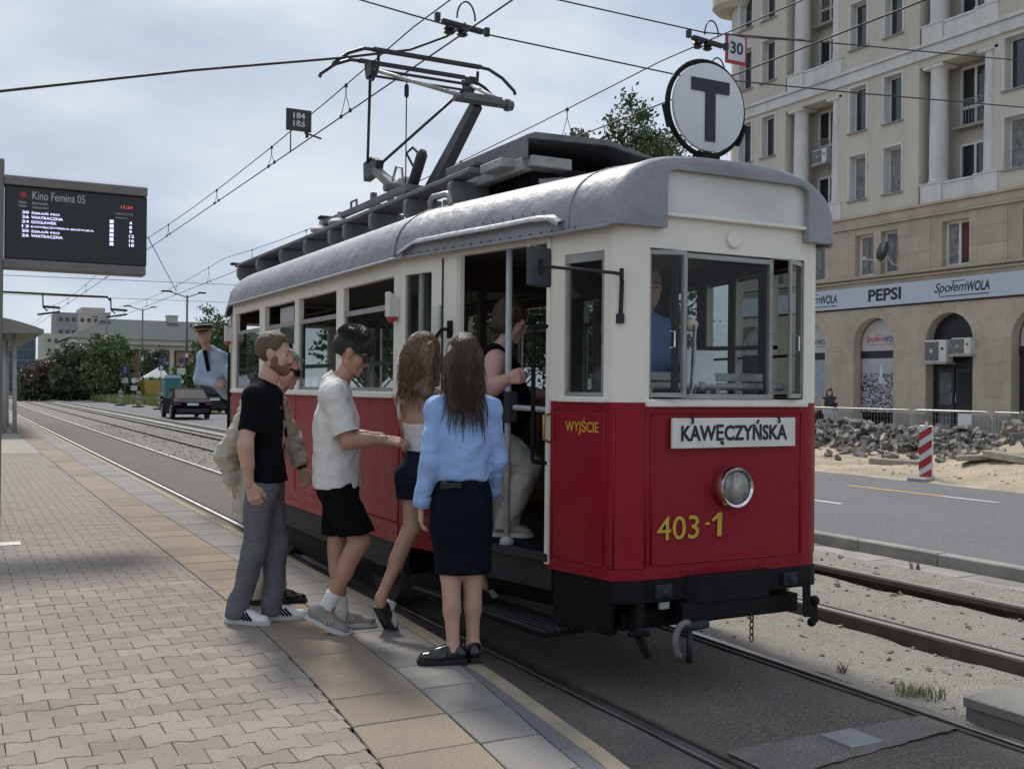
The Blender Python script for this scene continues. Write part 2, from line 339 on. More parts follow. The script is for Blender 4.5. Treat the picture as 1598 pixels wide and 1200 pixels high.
# ---- track surfaces
q = MB(); yy = [-3 + .1 * i for i in range(130)] + [10 + 3 * i for i in range(1, 40)]
q.sheet([[(2.55 + dx(y), y, -.012), (2.75, y, -.014 + .006 * nz(2.7, y * 3)), (2.962, y, -.012 + .004 * nz(3, y * 4))] for y in yy]); q.build('track_verge', m_asphs, kind='structure')
q = MB(); q.sheet([[(3.095 + .014 * nz(1, y * 5) + .008 * nz(3, y * 17), y, -.014 + .006 * nz(0, y * 6)), (3.2, y, -.012), (3.7, y, -.002), (4.25, y, -.012), (4.385 - .01 * nz(7, y * 4), y, -.012 + .004 * nz(5, y * 6))] for y in yy])
q.build('track_asphalt', m_asphd, kind='structure')
q = MB(); q.sheet([[(3.02, y, -.03), (4.42, y, -.03)] for y in (-3, 30, 130)]); q.build('track_bed', m_asphs, kind='structure')
q = MB(); n = 26
q.sheet([[(3.12 + (4.37 - 3.12) * i / n, (3.47 if r == 0 else 3.76) + (.014 * nz(i * .9, r * 5, 1, 2) if r == 0 else .012 * nz(i * .7, r * 3)) + (i / n - .5) * (.12 if r == 0 else -.03), -.001 + (.004 if 0 < i < n else 0)) for i in range(n + 1)] for r in (0, 1)])
q.build('concrete_cross_strip', M('strip_concrete', (.27, .245, .212), .95, .16, 5, .8, 70, fine=.28, fscale=70, stain=.4, stcol=(.16, .145, .125), stscale=4), kind='structure')
q = MB(); q.box(3.655, 3.535, -.01, 3.86, 3.735, .014); q.build('metal_cover', M('galvanised_cover', (.36, .37, .38), .45, .12, 8, .1, 100, metal=.5), label='grey metal cover plate set in the concrete strip between the rails', cat='cover plate', bevel=.003)
m_raildull = M('rail_dull_top', (.27, .245, .215), .6, .2, 5)
def rail(xc, name, label, y0=-3, y1=130, flush=True, sgn=1):
    e_ = empty(name, (xc, 0, 0), label, 'rail', 'tram rails')
    a = MB(); a.box(xc - .028, y0, -.02, xc + .028, y1, .004); a.build('running_surface', m_railtop if xc < 5 else m_raildull, e_, bevel=.004)
    a = MB(); a.box(xc + sgn * .028, y0, -.034, xc + sgn * .064, y1, -.026); a.build('groove', m_groove, e_)
    a = MB(); a.box(xc + sgn * .064, y0, -.04, xc + sgn * .088, y1, 0.0); a.build('guard_lip', m_rail, e_)
    a = MB(); a.box(xc - .027, y0, -.17, xc + .027, y1, -.021); a.box(xc - .07, y0, -.18, xc + .07, y1, -.165); a.build('web', m_rail, e_)
rail(3.0, 'rail', 'grooved tram rail along the platform edge under the boarding side', sgn=1)
rail(4.44, 'rail', 'grooved tram rail between the dark track asphalt and the sand', sgn=-1)
rail(5.86, 'rail', 'exposed rail standing proud of the sand, nearer to the red tram', sgn=1)
rail(7.3, 'rail', 'exposed rail standing proud of the sand beside the road kerb', sgn=-1)
# ---- sand between tracks
q = MB(); rows = []
def sandz(x, y):
    t = min(1, max(0, (x - 4.5) / .9)); base = -.008 - .065 * t
    if x > 7.4: base += .075 * min(1, (x - 7.4) / .4)
    for rx in (5.86, 7.3): base -= .035 * math.exp(-((x - rx) / .1) ** 2)
    return base + .014 * nz(x * 1.3, y * 1.3, 1, 1) + .010 * nz(x * 4, y * 4, 1, 3) + .004 * nz(x * 13, y * 13, 1, 5)
ysd = [0 + .07 * i for i in range(230)]
q.sheet([[(4.475 + i * .085, y, sandz(4.475 + i * .085, y)) for i in range(41)] for y in ysd]); q.build('sand_strip', m_sand, smooth=True, kind='structure')
m_ball = M('ballast_gravel', (.27, .245, .21), .95, .35, 30, 1, 45, fine=.5, fscale=28)
q = MB(); q.sheet([[(4.475 + i * .3, y, -.06 + .02 * nz(i, y * 3)) for i in range(12)] for y in [16.02 + .5 * i for i in range(230)]]); q.build('ballast', m_ball, kind='structure')
# gravel stones lying on the ballast
q = MB()
for i in range(2600):
    x = rnd.uniform(4.55, 7.8); y = 12 + 34 * rnd.random() ** 1.6; s = rnd.uniform(.02, .045); z = -.06 if y > 16 else sandz(x, y)
    a = rnd.random() * 6.28; u = Vector((math.cos(a), math.sin(a), rnd.uniform(-.4, .4))) * s; v = Vector((-math.sin(a), math.cos(a), rnd.uniform(-.3, .3))) * s * rnd.uniform(.5, 1)
    c = Vector((x, y, z)); w = u.cross(v).normalized() * s * .7
    q.add([c + u, c + v, c - u, c - v, c + w, c - w], [(0, 1, 4), (1, 2, 4), (2, 3, 4), (3, 0, 4), (1, 0, 5), (2, 1, 5), (3, 2, 5), (0, 3, 5)])
q.build('gravel', M('gravel_stone', (.33, .30, .26), .9, .4, 25, 0, fine=.1), kind='stuff', label='grey gravel lying between the two tram tracks', cat='gravel')
def stone(q, x, y, z, s, flat=.6):
    pts = []
    for i in range(9):
        t = rnd.uniform(-1, 1); a = rnd.random() * 6.283; r = math.sqrt(1 - t * t); k = s * rnd.uniform(.75, 1.15); pts.append((x + r * math.cos(a) * k, y + r * math.sin(a) * k, z + t * k * flat))
    bm = bmesh.new()
    for p in pts: bm.verts.new(p)
    r_ = bmesh.ops.convex_hull(bm, input=bm.verts); bm.verts.index_update(); bm.verts.ensure_lookup_table()
    bm.verts.index_update(); q.add([v.co[:] for v in bm.verts], [tuple(v.index for v in f.verts) for f in bm.faces]); bm.free()
q = MB(); q2 = MB()
for i in range(2600):
    y = 2.6 + 8.5 * rnd.random() ** 1.35; x = rnd.uniform(4.56, 7.85)
    if min(abs(x - 5.86), abs(x - 7.3)) < .09: continue
    if nz(x * 2, y * 2, 1, 4) < -.15 and rnd.random() < .75: continue
    s = .006 + .02 * rnd.random() ** 2.6
    if rnd.random() < .06: s = rnd.uniform(.028, .05)
    stone(q if rnd.random() < .6 else q2, x, y, sandz(x, y) + s * .1, s)
q.build('loose_stones', M('stone_brown', (.20, .17, .14), .9, .35, 12, .3, 90), kind='stuff', label='scattered brown stones lying on the sand between the tracks', cat='stones')
q2.build('loose_stones', M('stone_pale', (.36, .325, .28), .9, .3, 12, .3, 90), kind='stuff', label='scattered pale stone chips lying on the sand between the tracks', cat='stones')
# grass tufts
def tuft(name, x, y, z, n, h, label, mat, spread=.1):
    q = MB()
    for i in range(n):
        a = rnd.random() * 6.28; r = spread * rnd.random() ** .7; b0 = Vector((x + r * math.cos(a), y + r * math.sin(a), z - .01)); hh = h * rnd.uniform(.5, 1.1)
        l = Vector((rnd.uniform(-.6, .6), rnd.uniform(-.6, .6), 0)) * hh; s = Vector((math.cos(a), math.sin(a), 0)) * .0035
        mid = b0 + Vector((0, 0, hh * .6)) + l * .35; tip = b0 + Vector((0, 0, hh * .9)) + l
        q.add([b0 - s, b0 + s, mid + s * .7, mid - s * .7, tip], [(0, 1, 2, 3), (3, 2, 4)])
    q.build(name, mat, label=label, cat='weed')
m_grass = M('dry_grass', (.17, .19, .07), .8, .4, 30); m_dead = M('dead_weed', (.13, .11, .08), .9, .3, 30)
tuft('weed', 4.66, 4.02, -.02, 110, .11, 'low green weed tuft growing beside the far rail of the tram track', m_grass, .13)
tuft('weed', 4.62, 4.55, -.02, 16, .13, 'small dark dead weed at the rail edge in the sand', m_dead, .025)
tuft('weed', 7.98, 6.95, -.02, 26, .13, 'dry brown weed sprouting from the concrete strip by the kerb', m_dead, .06)
tuft('weed', 7.82, 5.75, -.03, 14, .07, 'short dry weed lying at the sandy edge of the concrete strip', m_dead, .08)
# control box
bx = empty('track_box', (4.66, 3.46, -.06), 'grey concrete track box with a flat lid standing on the sand by the rail', 'box')
m_box = M('box_grey', (.17, .165, .145), .7, .14, 5, .2, 90, stain=.3, stcol=(.25, .22, .18), stscale=4)
q = MB(); q.box(4.525, 3.2, -.14, 4.86, 3.62, .055); q.build('body', m_box, bx, bevel=.006)
q = MB(); q.box(4.515, 3.19, .057, 4.87, 3.63, .115); q.build('lid', M('box_lid', (.25, .24, .215), .6, .1, 5, .2, 60), bx, bevel=.008)
# ---- kerb by the road and road
kb = empty('road_kerb', (8.35, 0, 0)); tag(kb, 'long grey concrete kerb with a flat slab strip along the road', 'kerb', kind='structure')
y = 0.
while y < 45:
    q = MB(); q.box(8.335, y + .004, -.12, 8.48, y + .996, .1 + rnd.uniform(-.004, .004)); q.build('kerb_stone', m_conc, kb, bevel=.012)
    for xa, xb in ((7.88, 8.10), (8.104, 8.33)):
        for h in (0, .5):
            q = MB(); q.box(xa + .002, y + h + .004, -.1, xb - .002, y + h + .496, -.022 + rnd.uniform(-.004, .004)); q.build('gutter_slab', m_conc, kb, bevel=.006)
    y += 1
q = MB(); q.box(7.88, 45.01, -.1, 8.33, 140, -.02); q.box(8.335, 45.01, -.12, 8.48, 140, .1); q.build('far_kerb', m_conc, kb)
q = MB(); q.sheet([[(8.47, y, -.004), (12, y, .03), (15.75 + .07 * nz(3, y * 1.5) + .03 * nz(2, y * 6), y, .0)] for y in [-10 + .25 * i for i in range(120)]]); q.build('road', m_asph, kind='structure', smooth=True)
q = MB(); q.sheet([[(8.47, y, -.004), (12, y, .03), (17.5 if y < 61 else 12.75, y, .0)] for y in (20.0, 40, 60, 62, 90, 140, 220)]); q.build('far_road', m_asph, kind='structure', smooth=True)
def rz_(x): return -.004 + .034 * (x - 8.47) / 3.53 if x < 12 else .03 * (1 - (x - 12) / 3.75)
def mark(x, y0, y1, mat, label, w=.12):
    q = MB(); q.sheet([[(x - w / 2, y, rz_(x - w / 2) + .005), (x + w / 2, y, rz_(x + w / 2) + .005)] for y in (y0, y1)]); q.build('lane_marking', mat, label=label, cat='road marking', group='lane markings')
mark(13.68, 10.4, 11.4, m_white, 'white end of the thin lane line near the sand heap')
mark(13.68, 11.4, 13.4, m_oran, 'orange temporary lane line near the red and white beacon')
mark(11.3, 11.15, 13.1, m_white, 'short white lane dash in the middle of the grey road')
for k in range(1, 3): mark(11.3, 11.15 + 6 * k, 13.1 + 6 * k, m_white, ('white lane dash behind the red tram body', 'white lane dash behind the rear of the red tram')[k - 1])
# ---- dirt zone
def dirtz(x, y):
    h = .02 + .10 * min(1, max(0, (x - 15.5) / 3))
    def bump(cx, cy, rx, ry, hh): return hh * math.exp(-((x - cx) / rx) ** 2 - ((y - cy) / ry) ** 2)
    h += bump(20.2, 19.5, 1.1, 3.2, .38) + bump(20.0, 24, 1.0, 3, .25) + bump(19.0, 13.2, 1.5, 1.5, .62) + bump(18.6, 11.0, 1.8, 1.6, .5) + bump(20, 16.2, 1, 1.4, .25) + bump(17.6, 12.2, .9, .9, .15) + bump(19, 8.5, 1.6, 2, .5)
    e_ = min(1, max(0, (x - 15.4) / .5))
    return h + e_ * (.035 * nz(x, y, 1.2, 2) + .02 * nz(x, y, 3.5, 1) + .012 * nz(x, y, 9, 4)) - .05 * (1 - e_)
q = MB(); q.sheet([[(15.3 + i * .13, y, dirtz(15.3 + i * .13, y)) for i in range(62)] for y in [2 + .15 * i for i in range(200)]]); q.build('dirt_strip', m_dirt, smooth=True, kind='structure')
q = MB(); q.sheet([[(15.3 + i * .5, y, dirtz(15.3 + i * .5, y) if i < 16 else .13) for i in range(40)] for y in [31.9 + 1.5 * i for i in range(9)]]); q.sheet([[(23.1, y, .13), (36, y, .2)] for y in (-5, 32)])
q.build('pavement', M('pavement_grey', (.33, .31, .28), .9, .15, 1, .2, 60), kind='structure')
# rubble: broken paving blocks heaped along the fence
q = MB(); q2 = MB()
def block(q, c, l, w, h):
    A = Matrix.Rotation(rnd.random() * 6.28, 3, 'Z') @ Matrix.Rotation(rnd.gauss(0, .55), 3, 'X') @ Matrix.Rotation(rnd.gauss(0, .55), 3, 'Y')
    q.obox(c, A @ Vector((l / 2, 0, 0)), A @ Vector((0, w / 2, 0)), A @ Vector((0, 0, h / 2)))
cnt = 0
while cnt < 4200:
    x = rnd.gauss(20.2, 1.0); y = rnd.uniform(6, 27)
    if not 17.2 < x < 21.8: continue
    dens = .25 + .75 * (dirtz(x, y) > .28)
    if 13.6 < y < 14.6 and x < 19: dens *= .3
    if rnd.random() > dens: continue
    lay = rnd.random() ** 1.5 * max(.05, dirtz(x, y) - .1) * .8
    block(q if rnd.random() < .83 else q2, (x, y, dirtz(x, y) + .03 + lay), rnd.choice((.1, .16, .2, .2, .24, .38)) * rnd.uniform(.8, 1.1), rnd.uniform(.06, .17), rnd.uniform(.05, .09)); cnt += 1
rub = dict(kind='stuff', cat='rubble')
q.build('rubble', M('rubble_dark', (.22, .205, .185), .95, .35, 3, .4, 60, fine=.2, fscale=30), label='heap of broken dark grey paving blocks in front of the mesh fence', bevel=0, **rub)
q2.build('rubble', M('rubble_pale', (.36, .325, .275), .95, .3, 3, .4, 60, fine=.2, fscale=90), label='pale sandy paving blocks mixed into the rubble heap', **rub)
q = MB()
for i in range(900):
    x = 15.9 + 5 * rnd.random() ** 1.3; y = rnd.uniform(6, 24); stone(q, x, y, dirtz(x, y), .015 + .045 * rnd.random() ** 3, .7)
q.build('dirt_clods', M('clod', (.45, .37, .27), .95, .3, 8, .4, 60), kind='stuff', label='sandy clods and pebbles scattered over the dug up verge', cat='clods')
def kslab(x, y, l, a, label, tilt=.0, w=.3, h=.14):
    q = MB(); A = Matrix.Rotation(R_(a), 3, 'Z') @ Matrix.Rotation(tilt, 3, 'Y')
    q.obox((x, y, dirtz(x, y) + h * .4), A @ Vector((l / 2, 0, 0)), A @ Vector((0, w / 2, 0)), A @ Vector((0, 0, h / 2))); q.build('broken_kerb', M('kerb_old', (.31, .28, .235), .9, .25, 5, .4, 60), label=label, cat='kerb stone', bevel=.015)
kslab(17.7, 15.9, 1.2, 100, 'long old kerb stone lying at the foot of the rubble, left of the beacon')
kslab(17.9, 19.3, 1.3, 70, 'grey old kerb slab sunk in sand below the rubble heap', .06)
kslab(17.6, 13.6, 1.1, 120, 'flat broken slab lying behind the striped beacon', .08, .5, .1)
kslab(17.3, 12.9, 1.2, 75, 'cracked kerb stone lying in the sand past the striped beacon', -.05)
kslab(17.0, 12.1, .5, 100, 'short stub of kerb stone on the sand near the road', 0, .25, .12)
# ================================================================== TRAM
m_red = M('tram_red_paint', (.285, .0085, .022), .38, .05, 2.2, .25, 4, coat=.06, fine=.03, fscale=60, spec=.22, stain=.35, stcol=(.21, .015, .022), stscale=2.5, stz=.35)
m_cream = M('tram_cream_paint', (.83, .79, .69), .42, .03, 1.5, .25, 4, coat=.15, fine=.02, fscale=50, stain=.3, stcol=(.70, .645, .535), stscale=4, stz=.3)
m_roof = M('tram_roof_paint', (.30, .308, .328), .5, .10, 2.5, .32, 9, coat=.0, spec=.4, fine=.06, fscale=40, stain=.45, stcol=(.20, .205, .215), stscale=3, stz=2)
m_black = M('tram_black_paint', (.008, .008, .009), .6, .3, 6, .15, 40, spec=.2)
m_dkgrey = M('tram_dark_grey', (.032, .034, .036), .6, .25, 5, .15, 40, spec=.25)
m_steel = M('tram_bare_steel', (.33, .33, .32), .4, .2, 12, .1, 60, metal=.8)
m_alu = M('tram_aluminium', (.34, .34, .325), .45, .15, 9, .1, 60, metal=.3)
m_wood = M('tram_dark_wood', (.045, .02, .013), .5, .3, 7, .2, 40)
m_int = M('tram_interior_dark', (.03, .028, .028), .8, .2, 5)
m_ceil = M('tram_ceiling', (.16, .15, .13), .7, .1, 3)
m_rgrey = M('roof_fittings_grey', (.135, .14, .145), .55, .25, 4, .2, 40, stain=.3, stcol=(.25, .24, .22), stscale=4)
m_rlight = M('roof_fittings_light', (.36, .36, .34), .55, .25, 6, .2, 40, stain=.4, stcol=(.14, .13, .12), stscale=7)
m_rdark = M('pantograph_dark', (.035, .037, .04), .5, .2, 8)
m_whp = M('white_plastic', (.66, .65, .60), .4, .06, 6)
m_redlamp = M('red_lamp_glass', (.45, .015, .02), .15, .05, 6, coat=.6)
m_yelp = M('yellow_number_paint', (.62, .38, .035), .4, .12, 20)
m_chrome = M('chrome', (.75, .75, .75), .08, .05, 9, metal=1.)
g_win = glass('tram_window_glass', (.42, .47, .455), .62, .015, .025)
g_screen = glass('tram_windscreen_glass', (.86, .89, .87), .26, .01, .004)
TR = empty('vintage_tram', (3.72, 8.9, 0), 'red and cream vintage tram with grey roof and open doors, stopped at the platform', 'tram')
T0, T1 = Vector((2.62, 6.5)), Vector((3.02, 4.60)); TD = (T1 - T0).normalized(); TL = (T1 - T0).length
def tp(s, z, off=0.):  # point on the left front taper, off = outwards
    p = T0 + TD * s; return Vector((p.x + TD.y * off, p.y - TD.x * off, z))
mir = lambda p: Vector((7.44 - p[0], p[1]))
UL = Vector((-TD.y, TD.x)); ULm = Vector((-UL.x, UL.y))          # inward normals left / right taper
rev = lambda p: Vector((p[0], 17.75 - p[1]))                       # front <-> rear
ZB, ZE = 1.572, 2.49
yw = [(6.65, 7.69), (7.855, 8.865), (8.98, 9.98), (10.17, 11.15)]
side_h = [(a - 6.5, b_ - 6.5, 1.61, 2.385) for a, b_ in yw]
def arc(p, q, c, n=5):
    p, q, c = Vector(p), Vector(q), Vector(c); return [(1 - t) ** 2 * p + 2 * t * (1 - t) * c + t * t * q for t in [i / n for i in range(n + 1)]]
AL = arc((3.02, 4.60), (3.2, 4.53), (3.032, 4.535)); AR = arc((4.30, 4.53), (4.42, 4.60), (4.41, 4.533))
def strip(mb, pts, z0, z1, th=.05):
    """solid curved strip; inward is towards tram centre"""
    c = Vector((3.72, 8.9)); ins = []
    for i, p in enumerate(pts):
        d = (pts[min(i + 1, len(pts) - 1)] - pts[max(0, i - 1)]).normalized(); nn = Vector((-d.y, d.x))
        if nn.dot(c - p) < 0: nn = -nn
        ins.append(p + nn * th)
    n = len(pts)
    vs = [(p.x, p.y, z0) for p in pts] + [(p.x, p.y, z1) for p in pts] + [(p.x, p.y, z0) for p in ins] + [(p.x, p.y, z1) for p in ins]
    fs = []
    for i in range(n - 1):
        fs += [(i, i + 1, n + i + 1, n + i), (2 * n + i, 2 * n + i + 1, 3 * n + i + 1, 3 * n + i), (n + i, n + i + 1, 3 * n + i + 1, 3 * n + i), (i, i + 1, 2 * n + i + 1, 2 * n + i)]
    fs += [(0, n, 3 * n, 2 * n), (n - 1, 2 * n - 1, 4 * n - 1, 3 * n - 1)]
    mb.add(vs, fs)
# --- lower body (red)
FR = [(3.2, 4.53), (4.30, 4.53)]
lo = MB()
wall(lo, T0 + TD * 1.467, T1, .645, ZB, [], .05, UL)
strip(lo, AL, .645, ZB); wall(lo, FR[0], FR[1], .645, ZB, [], .05, (0, 1)); strip(lo, AR, .645, ZB)
lo.build('front_lower_panel', m_red, TR, auto=True)
lo = MB(); wall(lo, (2.62, 6.47), (2.62, 11.28), .60, ZB, [], .05, (1, 0)); wall(lo, T0 + TD * .0, T0 + TD * .598, .60, ZB, [], .05, UL); lo.build('side_lower_panel', m_red, TR)
lo = MB(); wall(lo, (4.82, 6.5), (4.82, 11.25), .60, ZB, [], .05, (-1, 0)); wall(lo, mir(T0), (4.42, 4.60), .62, ZB, [(.62, 1.46, .64, 1.572)], .05, ULm); lo.build('side_lower_panel', m_red, TR)
lo = MB(); RT0, RT1 = rev(T0), rev(T1); wall(lo, RT1, mir(RT1), .62, ZB, [], .05, (0, -1)); wall(lo, RT0, RT0 + (RT1 - RT0).normalized() * .2, .6, ZB, [], .05, (UL.x, -UL.y)); wall(lo, mir(RT0), mir(RT1), .6, ZB, [], .05, (-UL.x, -UL.y)); lo.build('rear_lower_panel', m_red, TR)
# raised mouldings on the red
mo = MB()
def bead(a, b_, r=.007): mo.tube([a, b_], r, 6)
yb = 4.529
for x in (3.235, 4.27): bead((x, yb, .72), (x, yb, 1.515))
for z in (.72, 1.515): bead((3.235, yb, z), (4.27, yb, z))
P = [Vector((p.x, p.y)) for p in AL]
for i in range(len(P) - 1):
    for z in (.712,): bead((P[i].x - .001, P[i].y, z), (P[i + 1].x - .001, P[i + 1].y, z))
for pp in (P[1], P[-1]): bead((pp.x, pp.y, .712), (pp.x, pp.y, 1.53))
for z in (.715, 1.53): bead(tp(1.50, z), tp(1.90, z), .006)
for s in (1.50, 1.90): bead(tp(s, .715), tp(s, 1.53), .006)
bead((2.62, 6.55, .74), (2.62, 11.2, .74)); bead((2.62, 6.53, .62), (2.62, 6.53, 1.55)); 
for y_ in (7.77, 8.92, 10.07): bead((2.62, y_, .74), (2.62, y_, 1.55), .005)
for pp in [AR[-2]]: bead((pp.x, pp.y, .712), (pp.x, pp.y, 1.53))
mo.build('moulding', m_red, TR, smooth=True)
# --- cream belt sill
be = MB(); be.box(2.595, 6.62, 1.565, 2.63, 11.26, 1.60)
be.beam(tp(.02, 1.578, .012), tp(.58, 1.578, .012), .03, .024); be.beam(tp(1.56, 1.582, .012), tp(1.915, 1.582, .012), .03, .026); be.beam((3.19, 4.518, 1.565), (4.30, 4.518, 1.565), .03, .03)
be.build('belt_sill', m_cream, TR, bevel=.004)
# --- upper body (cream)
up = MB(); wall(up, (2.62, 6.5), (2.62, 11.28), ZB, ZE, side_h, .05, (1, 0)); up.build('side_upper_wall', m_cream, TR, bevel=.004)
up = MB(); wall(up, (4.82, 6.5), (4.82, 11.28), ZB, ZE, side_h, .05, (-1, 0)); up.build('side_upper_wall', m_cream, TR)
up = MB(); wall(up, T0 + TD * 1.467, T1, ZB, ZE, [(1.585 - 1.467, 1.89 - 1.467, 1.60, 2.368)], .05, UL); strip(up, AL, ZB, 2.5); wall(up, FR[0], FR[1], ZB, 2.80, [(.015, 1.085, 1.59, 2.382)], .05, (0, 1)); strip(up, AR, ZB, 2.5)
up.build('front_upper_wall', m_cream, TR, auto=True)
up = MB(); wall(up, T0, T0 + TD * .602, ZB, ZE, [(.035, .332, 1.60, 2.375)], .05, UL); wall(up, T0 + TD * .602, T0 + TD * 1.467, 2.452, ZE, [], .05, UL); up.build('door_header', m_cream, TR, bevel=.003)
up = MB(); wall(up, mir(T0), (4.42, 4.60), ZB, ZE, [(.09, .55, 1.60, 2.37), (.68, 1.02, 1.60, 2.37), (1.10, 1.42, 1.60, 2.37), (1.55, 1.86, 1.60, 2.37)], .05, ULm); up.build('offside_upper_wall', m_cream, TR)
up = MB(); wall(up, RT1, mir(RT1), ZB, 2.8, [(.15, 1.25, 1.6, 2.38)], .05, (0, -1)); up.build('rear_end_wall', m_cream, TR); up = MB(); wall(up, RT0, RT0 + (RT1 - RT0).normalized() * .2, ZB, ZE, [], .05, (UL.x, -UL.y)); up.build('rear_door_post', m_cream, TR); up = MB(); wall(up, RT0 + (RT1 - RT0).normalized() * 1.4, RT1, ZB, ZE, [(.1, .4, 1.6, 2.37)], .05, (UL.x, -UL.y)); up.build('rear_side_wall', m_cream, TR); up = MB(); wall(up, mir(RT0), mir(RT1), ZB, ZE, [(.2, .9, 1.6, 2.37), (1.1, 1.7, 1.6, 2.37)], .05, (-UL.x, -UL.y)); up.build('rear_upper_wall', m_cream, TR)
# door leaf seam and edge
dl = MB(); dl.beam(tp(.455, 1.57 + .44, .004), tp(.465, 1.57 + .44, .004), .008, .88); dl.build('door_seam', m_dkgrey, TR)
dl = MB(); dl.beam(tp(.60, 1.6, -.03), tp(.60, 2.46, -.03), .05, .03, up=(1, 0, 0)); dl.build('door_edge', m_cream, TR)
dl = MB(); dl.obox(tp(1.467, 1.57, -.02), Vector((TD.x, TD.y, 0)) * .014, Vector((0, 0, .9)), Vector((UL.x, UL.y, 0)) * .035); dl.build('door_post', m_cream, TR)
# --- windows
def pane(p0, p1, z0, z1, inw, parent, mat=g_win, name='pane', inset=.02):
    a = Vector(p0) + Vector(inw) * inset; b_ = Vector(p1) + Vector(inw) * inset; q = MB(); q.add([(a.x, a.y, z0), (b_.x, b_.y, z0), (b_.x, b_.y, z1), (a.x, a.y, z1)], [(0, 1, 2, 3)]); return q.build(name, mat, parent)
def bar3(q, a, b_, w, h): q.beam(a, b_, w, h)
for sx, inw in ((2.62, (1, 0)), (4.82, (-1, 0))):
    for i, (a, b_) in enumerate(yw):
        q = MB(); xx = sx + inw[0] * .025
        q.box(xx - .012, a, 2.168, xx + .012, b_, 2.205)
        q.box(xx - .008, a, 1.612, xx + .008, a + .018, 2.17); q.box(xx - .008, b_ - .018, 1.612, xx + .008, b_, 2.17); q.box(xx - .008, a, 1.612, xx + .008, b_, 1.635)
        if sx < 3: q.box(xx + .02, a, 1.79 + (.0 if i else 0), xx + .04, b_, 1.822)
        w = q.build('side_window', m_alu, TR); pane((sx, a), (sx, b_), 1.62, 2.18, inw, w)
        if sx > 3: pane((sx, a), (sx, b_), 2.2, 2.385, inw, w)
q = MB()
for s in (.035, .332): q.beam(tp(s, 1.60, -.02), tp(s, 2.375, -.02), .02, .02, up=(1, 0, 0))
q.beam(tp(.2, 1.6, -.035), tp(.2, 2.37, -.035), .05, .05, up=(1, 0, 0))
w = q.build('door_window', m_alu, TR); pane(T0 + TD * .035, T0 + TD * .332, 1.60, 2.375, UL, w)
q = MB()
for z in (2.325, 1.612): q.beam(tp(1.585, z + (.02 if z > 2 else 0), -.02), tp(1.89, z + (.02 if z > 2 else 0), -.02), .03, .05 if z > 2 else .02)
for s in (1.592, 1.88): q.beam(tp(s, 1.6, -.02), tp(s, 2.368, -.02), .03, .016 + (.01 if s > 1.8 else 0), up=(1, 0, 0))
w = q.build('cab_side_window', m_alu, TR); pane(T0 + TD * 1.585, T0 + TD * 1.89, 1.60, 2.368, UL, w)
for a, b_ in ((.09, .55), (.68, 1.02), (1.10, 1.42), (1.55, 1.86)):
    m0 = mir(T0); dd = (Vector((4.42, 4.60)) - m0).normalized(); q = MB()
    for z in (1.61, 1.85, 2.36): A = m0 + dd * a + ULm * .025; B_ = m0 + dd * b_ + ULm * .025; q.beam((A.x, A.y, z), (B_.x, B_.y, z), .02, .016)
    w = q.build('offside_window', m_wood, TR); pane(m0 + dd * a, m0 + dd * b_, 1.60, 2.37, ULm, w)
# windscreen
ws = MB(); y0 = 4.53
for x in (3.44, 4.035): ws.box(x - .013, y0 - .012, 1.592, x + .013, y0 + .02, 2.372)
for z in (1.605, 2.355): ws.box(3.45, y0 - .01, z - .014, 4.03, y0 + .015, z + .014)
W_ = ws.build('windscreen', m_alu, TR, bevel=.004)
for x in [3.44, 4.035]:
    q = MB()
    for k in range(12): sph(q, (x, y0 - .013, 1.63 + k * .066), .0045, 6, 4)
    q.build('rivet_row', m_steel, W_, kind='stuff')
pane((3.457, y0), (4.018, y0), 1.625, 2.335, (0, 1), W_, g_screen, inset=.004)
for sx, xa, xb, sw in ((1, 3.225, 3.40, .06), (-1, 4.055, 4.285, .07)):
    q = MB(); pa, pb = (Vector((3.225, y0 + .02)), Vector((3.392, y0 - sw))) if sx > 0 else (Vector((4.28, y0 + .02)), Vector((4.115, y0 - sw)))
    for p_ in (pa, pb): q.box(p_.x - .008, p_.y - .008, 1.60, p_.x + .008, p_.y + .008, 2.372)
    for z in (1.612, 2.36): q.beam((pa.x, pa.y, z), (pb.x, pb.y, z), .02, .024)
    w = q.build('side_casement', m_alu, TR); pane(pa, pb, 1.62, 2.35, (0, 0), w, g_screen, inset=0)
    q = MB(); hp = pb * .6 + pa * .4; q.tube([(hp.x, hp.y - .0, 1.86), (hp.x + .012, hp.y - .025, 1.865), (hp.x + .012, hp.y - .025, 1.945), (hp.x, hp.y, 1.95)], .005, 6); q.build('handle', m_chrome, w)
q = MB(); q.box(3.21, 4.54, 1.592, 3.22, 4.575, 2.38); q.box(4.285, 4.54, 1.592, 4.295, 4.575, 2.38); q.box(3.405, 4.56, 1.592, 3.425, 4.6, 2.38); q.box(4.05, 4.56, 1.592, 4.075, 4.6, 2.38); q.build('window_pillars', m_dkgrey, TR)
# wiper motor and wiper arm
wp = MB(); wp.lathe([(.001, -.022), (.03, -.018), (.036, 0), (.036, .012)], (3.475, 4.512, 1.985), (0, 1, 0), 16); w = wp.build('wiper_motor', M('ivory_bakelite', (.45, .42, .33), .5), TR, smooth=True)
wp = MB(); wp.beam((3.475, 4.485, 1.985), (3.46, 4.488, 1.64), .012, .02, up=(0, 1, 0)); wp.build('wiper_arm', m_steel, w)
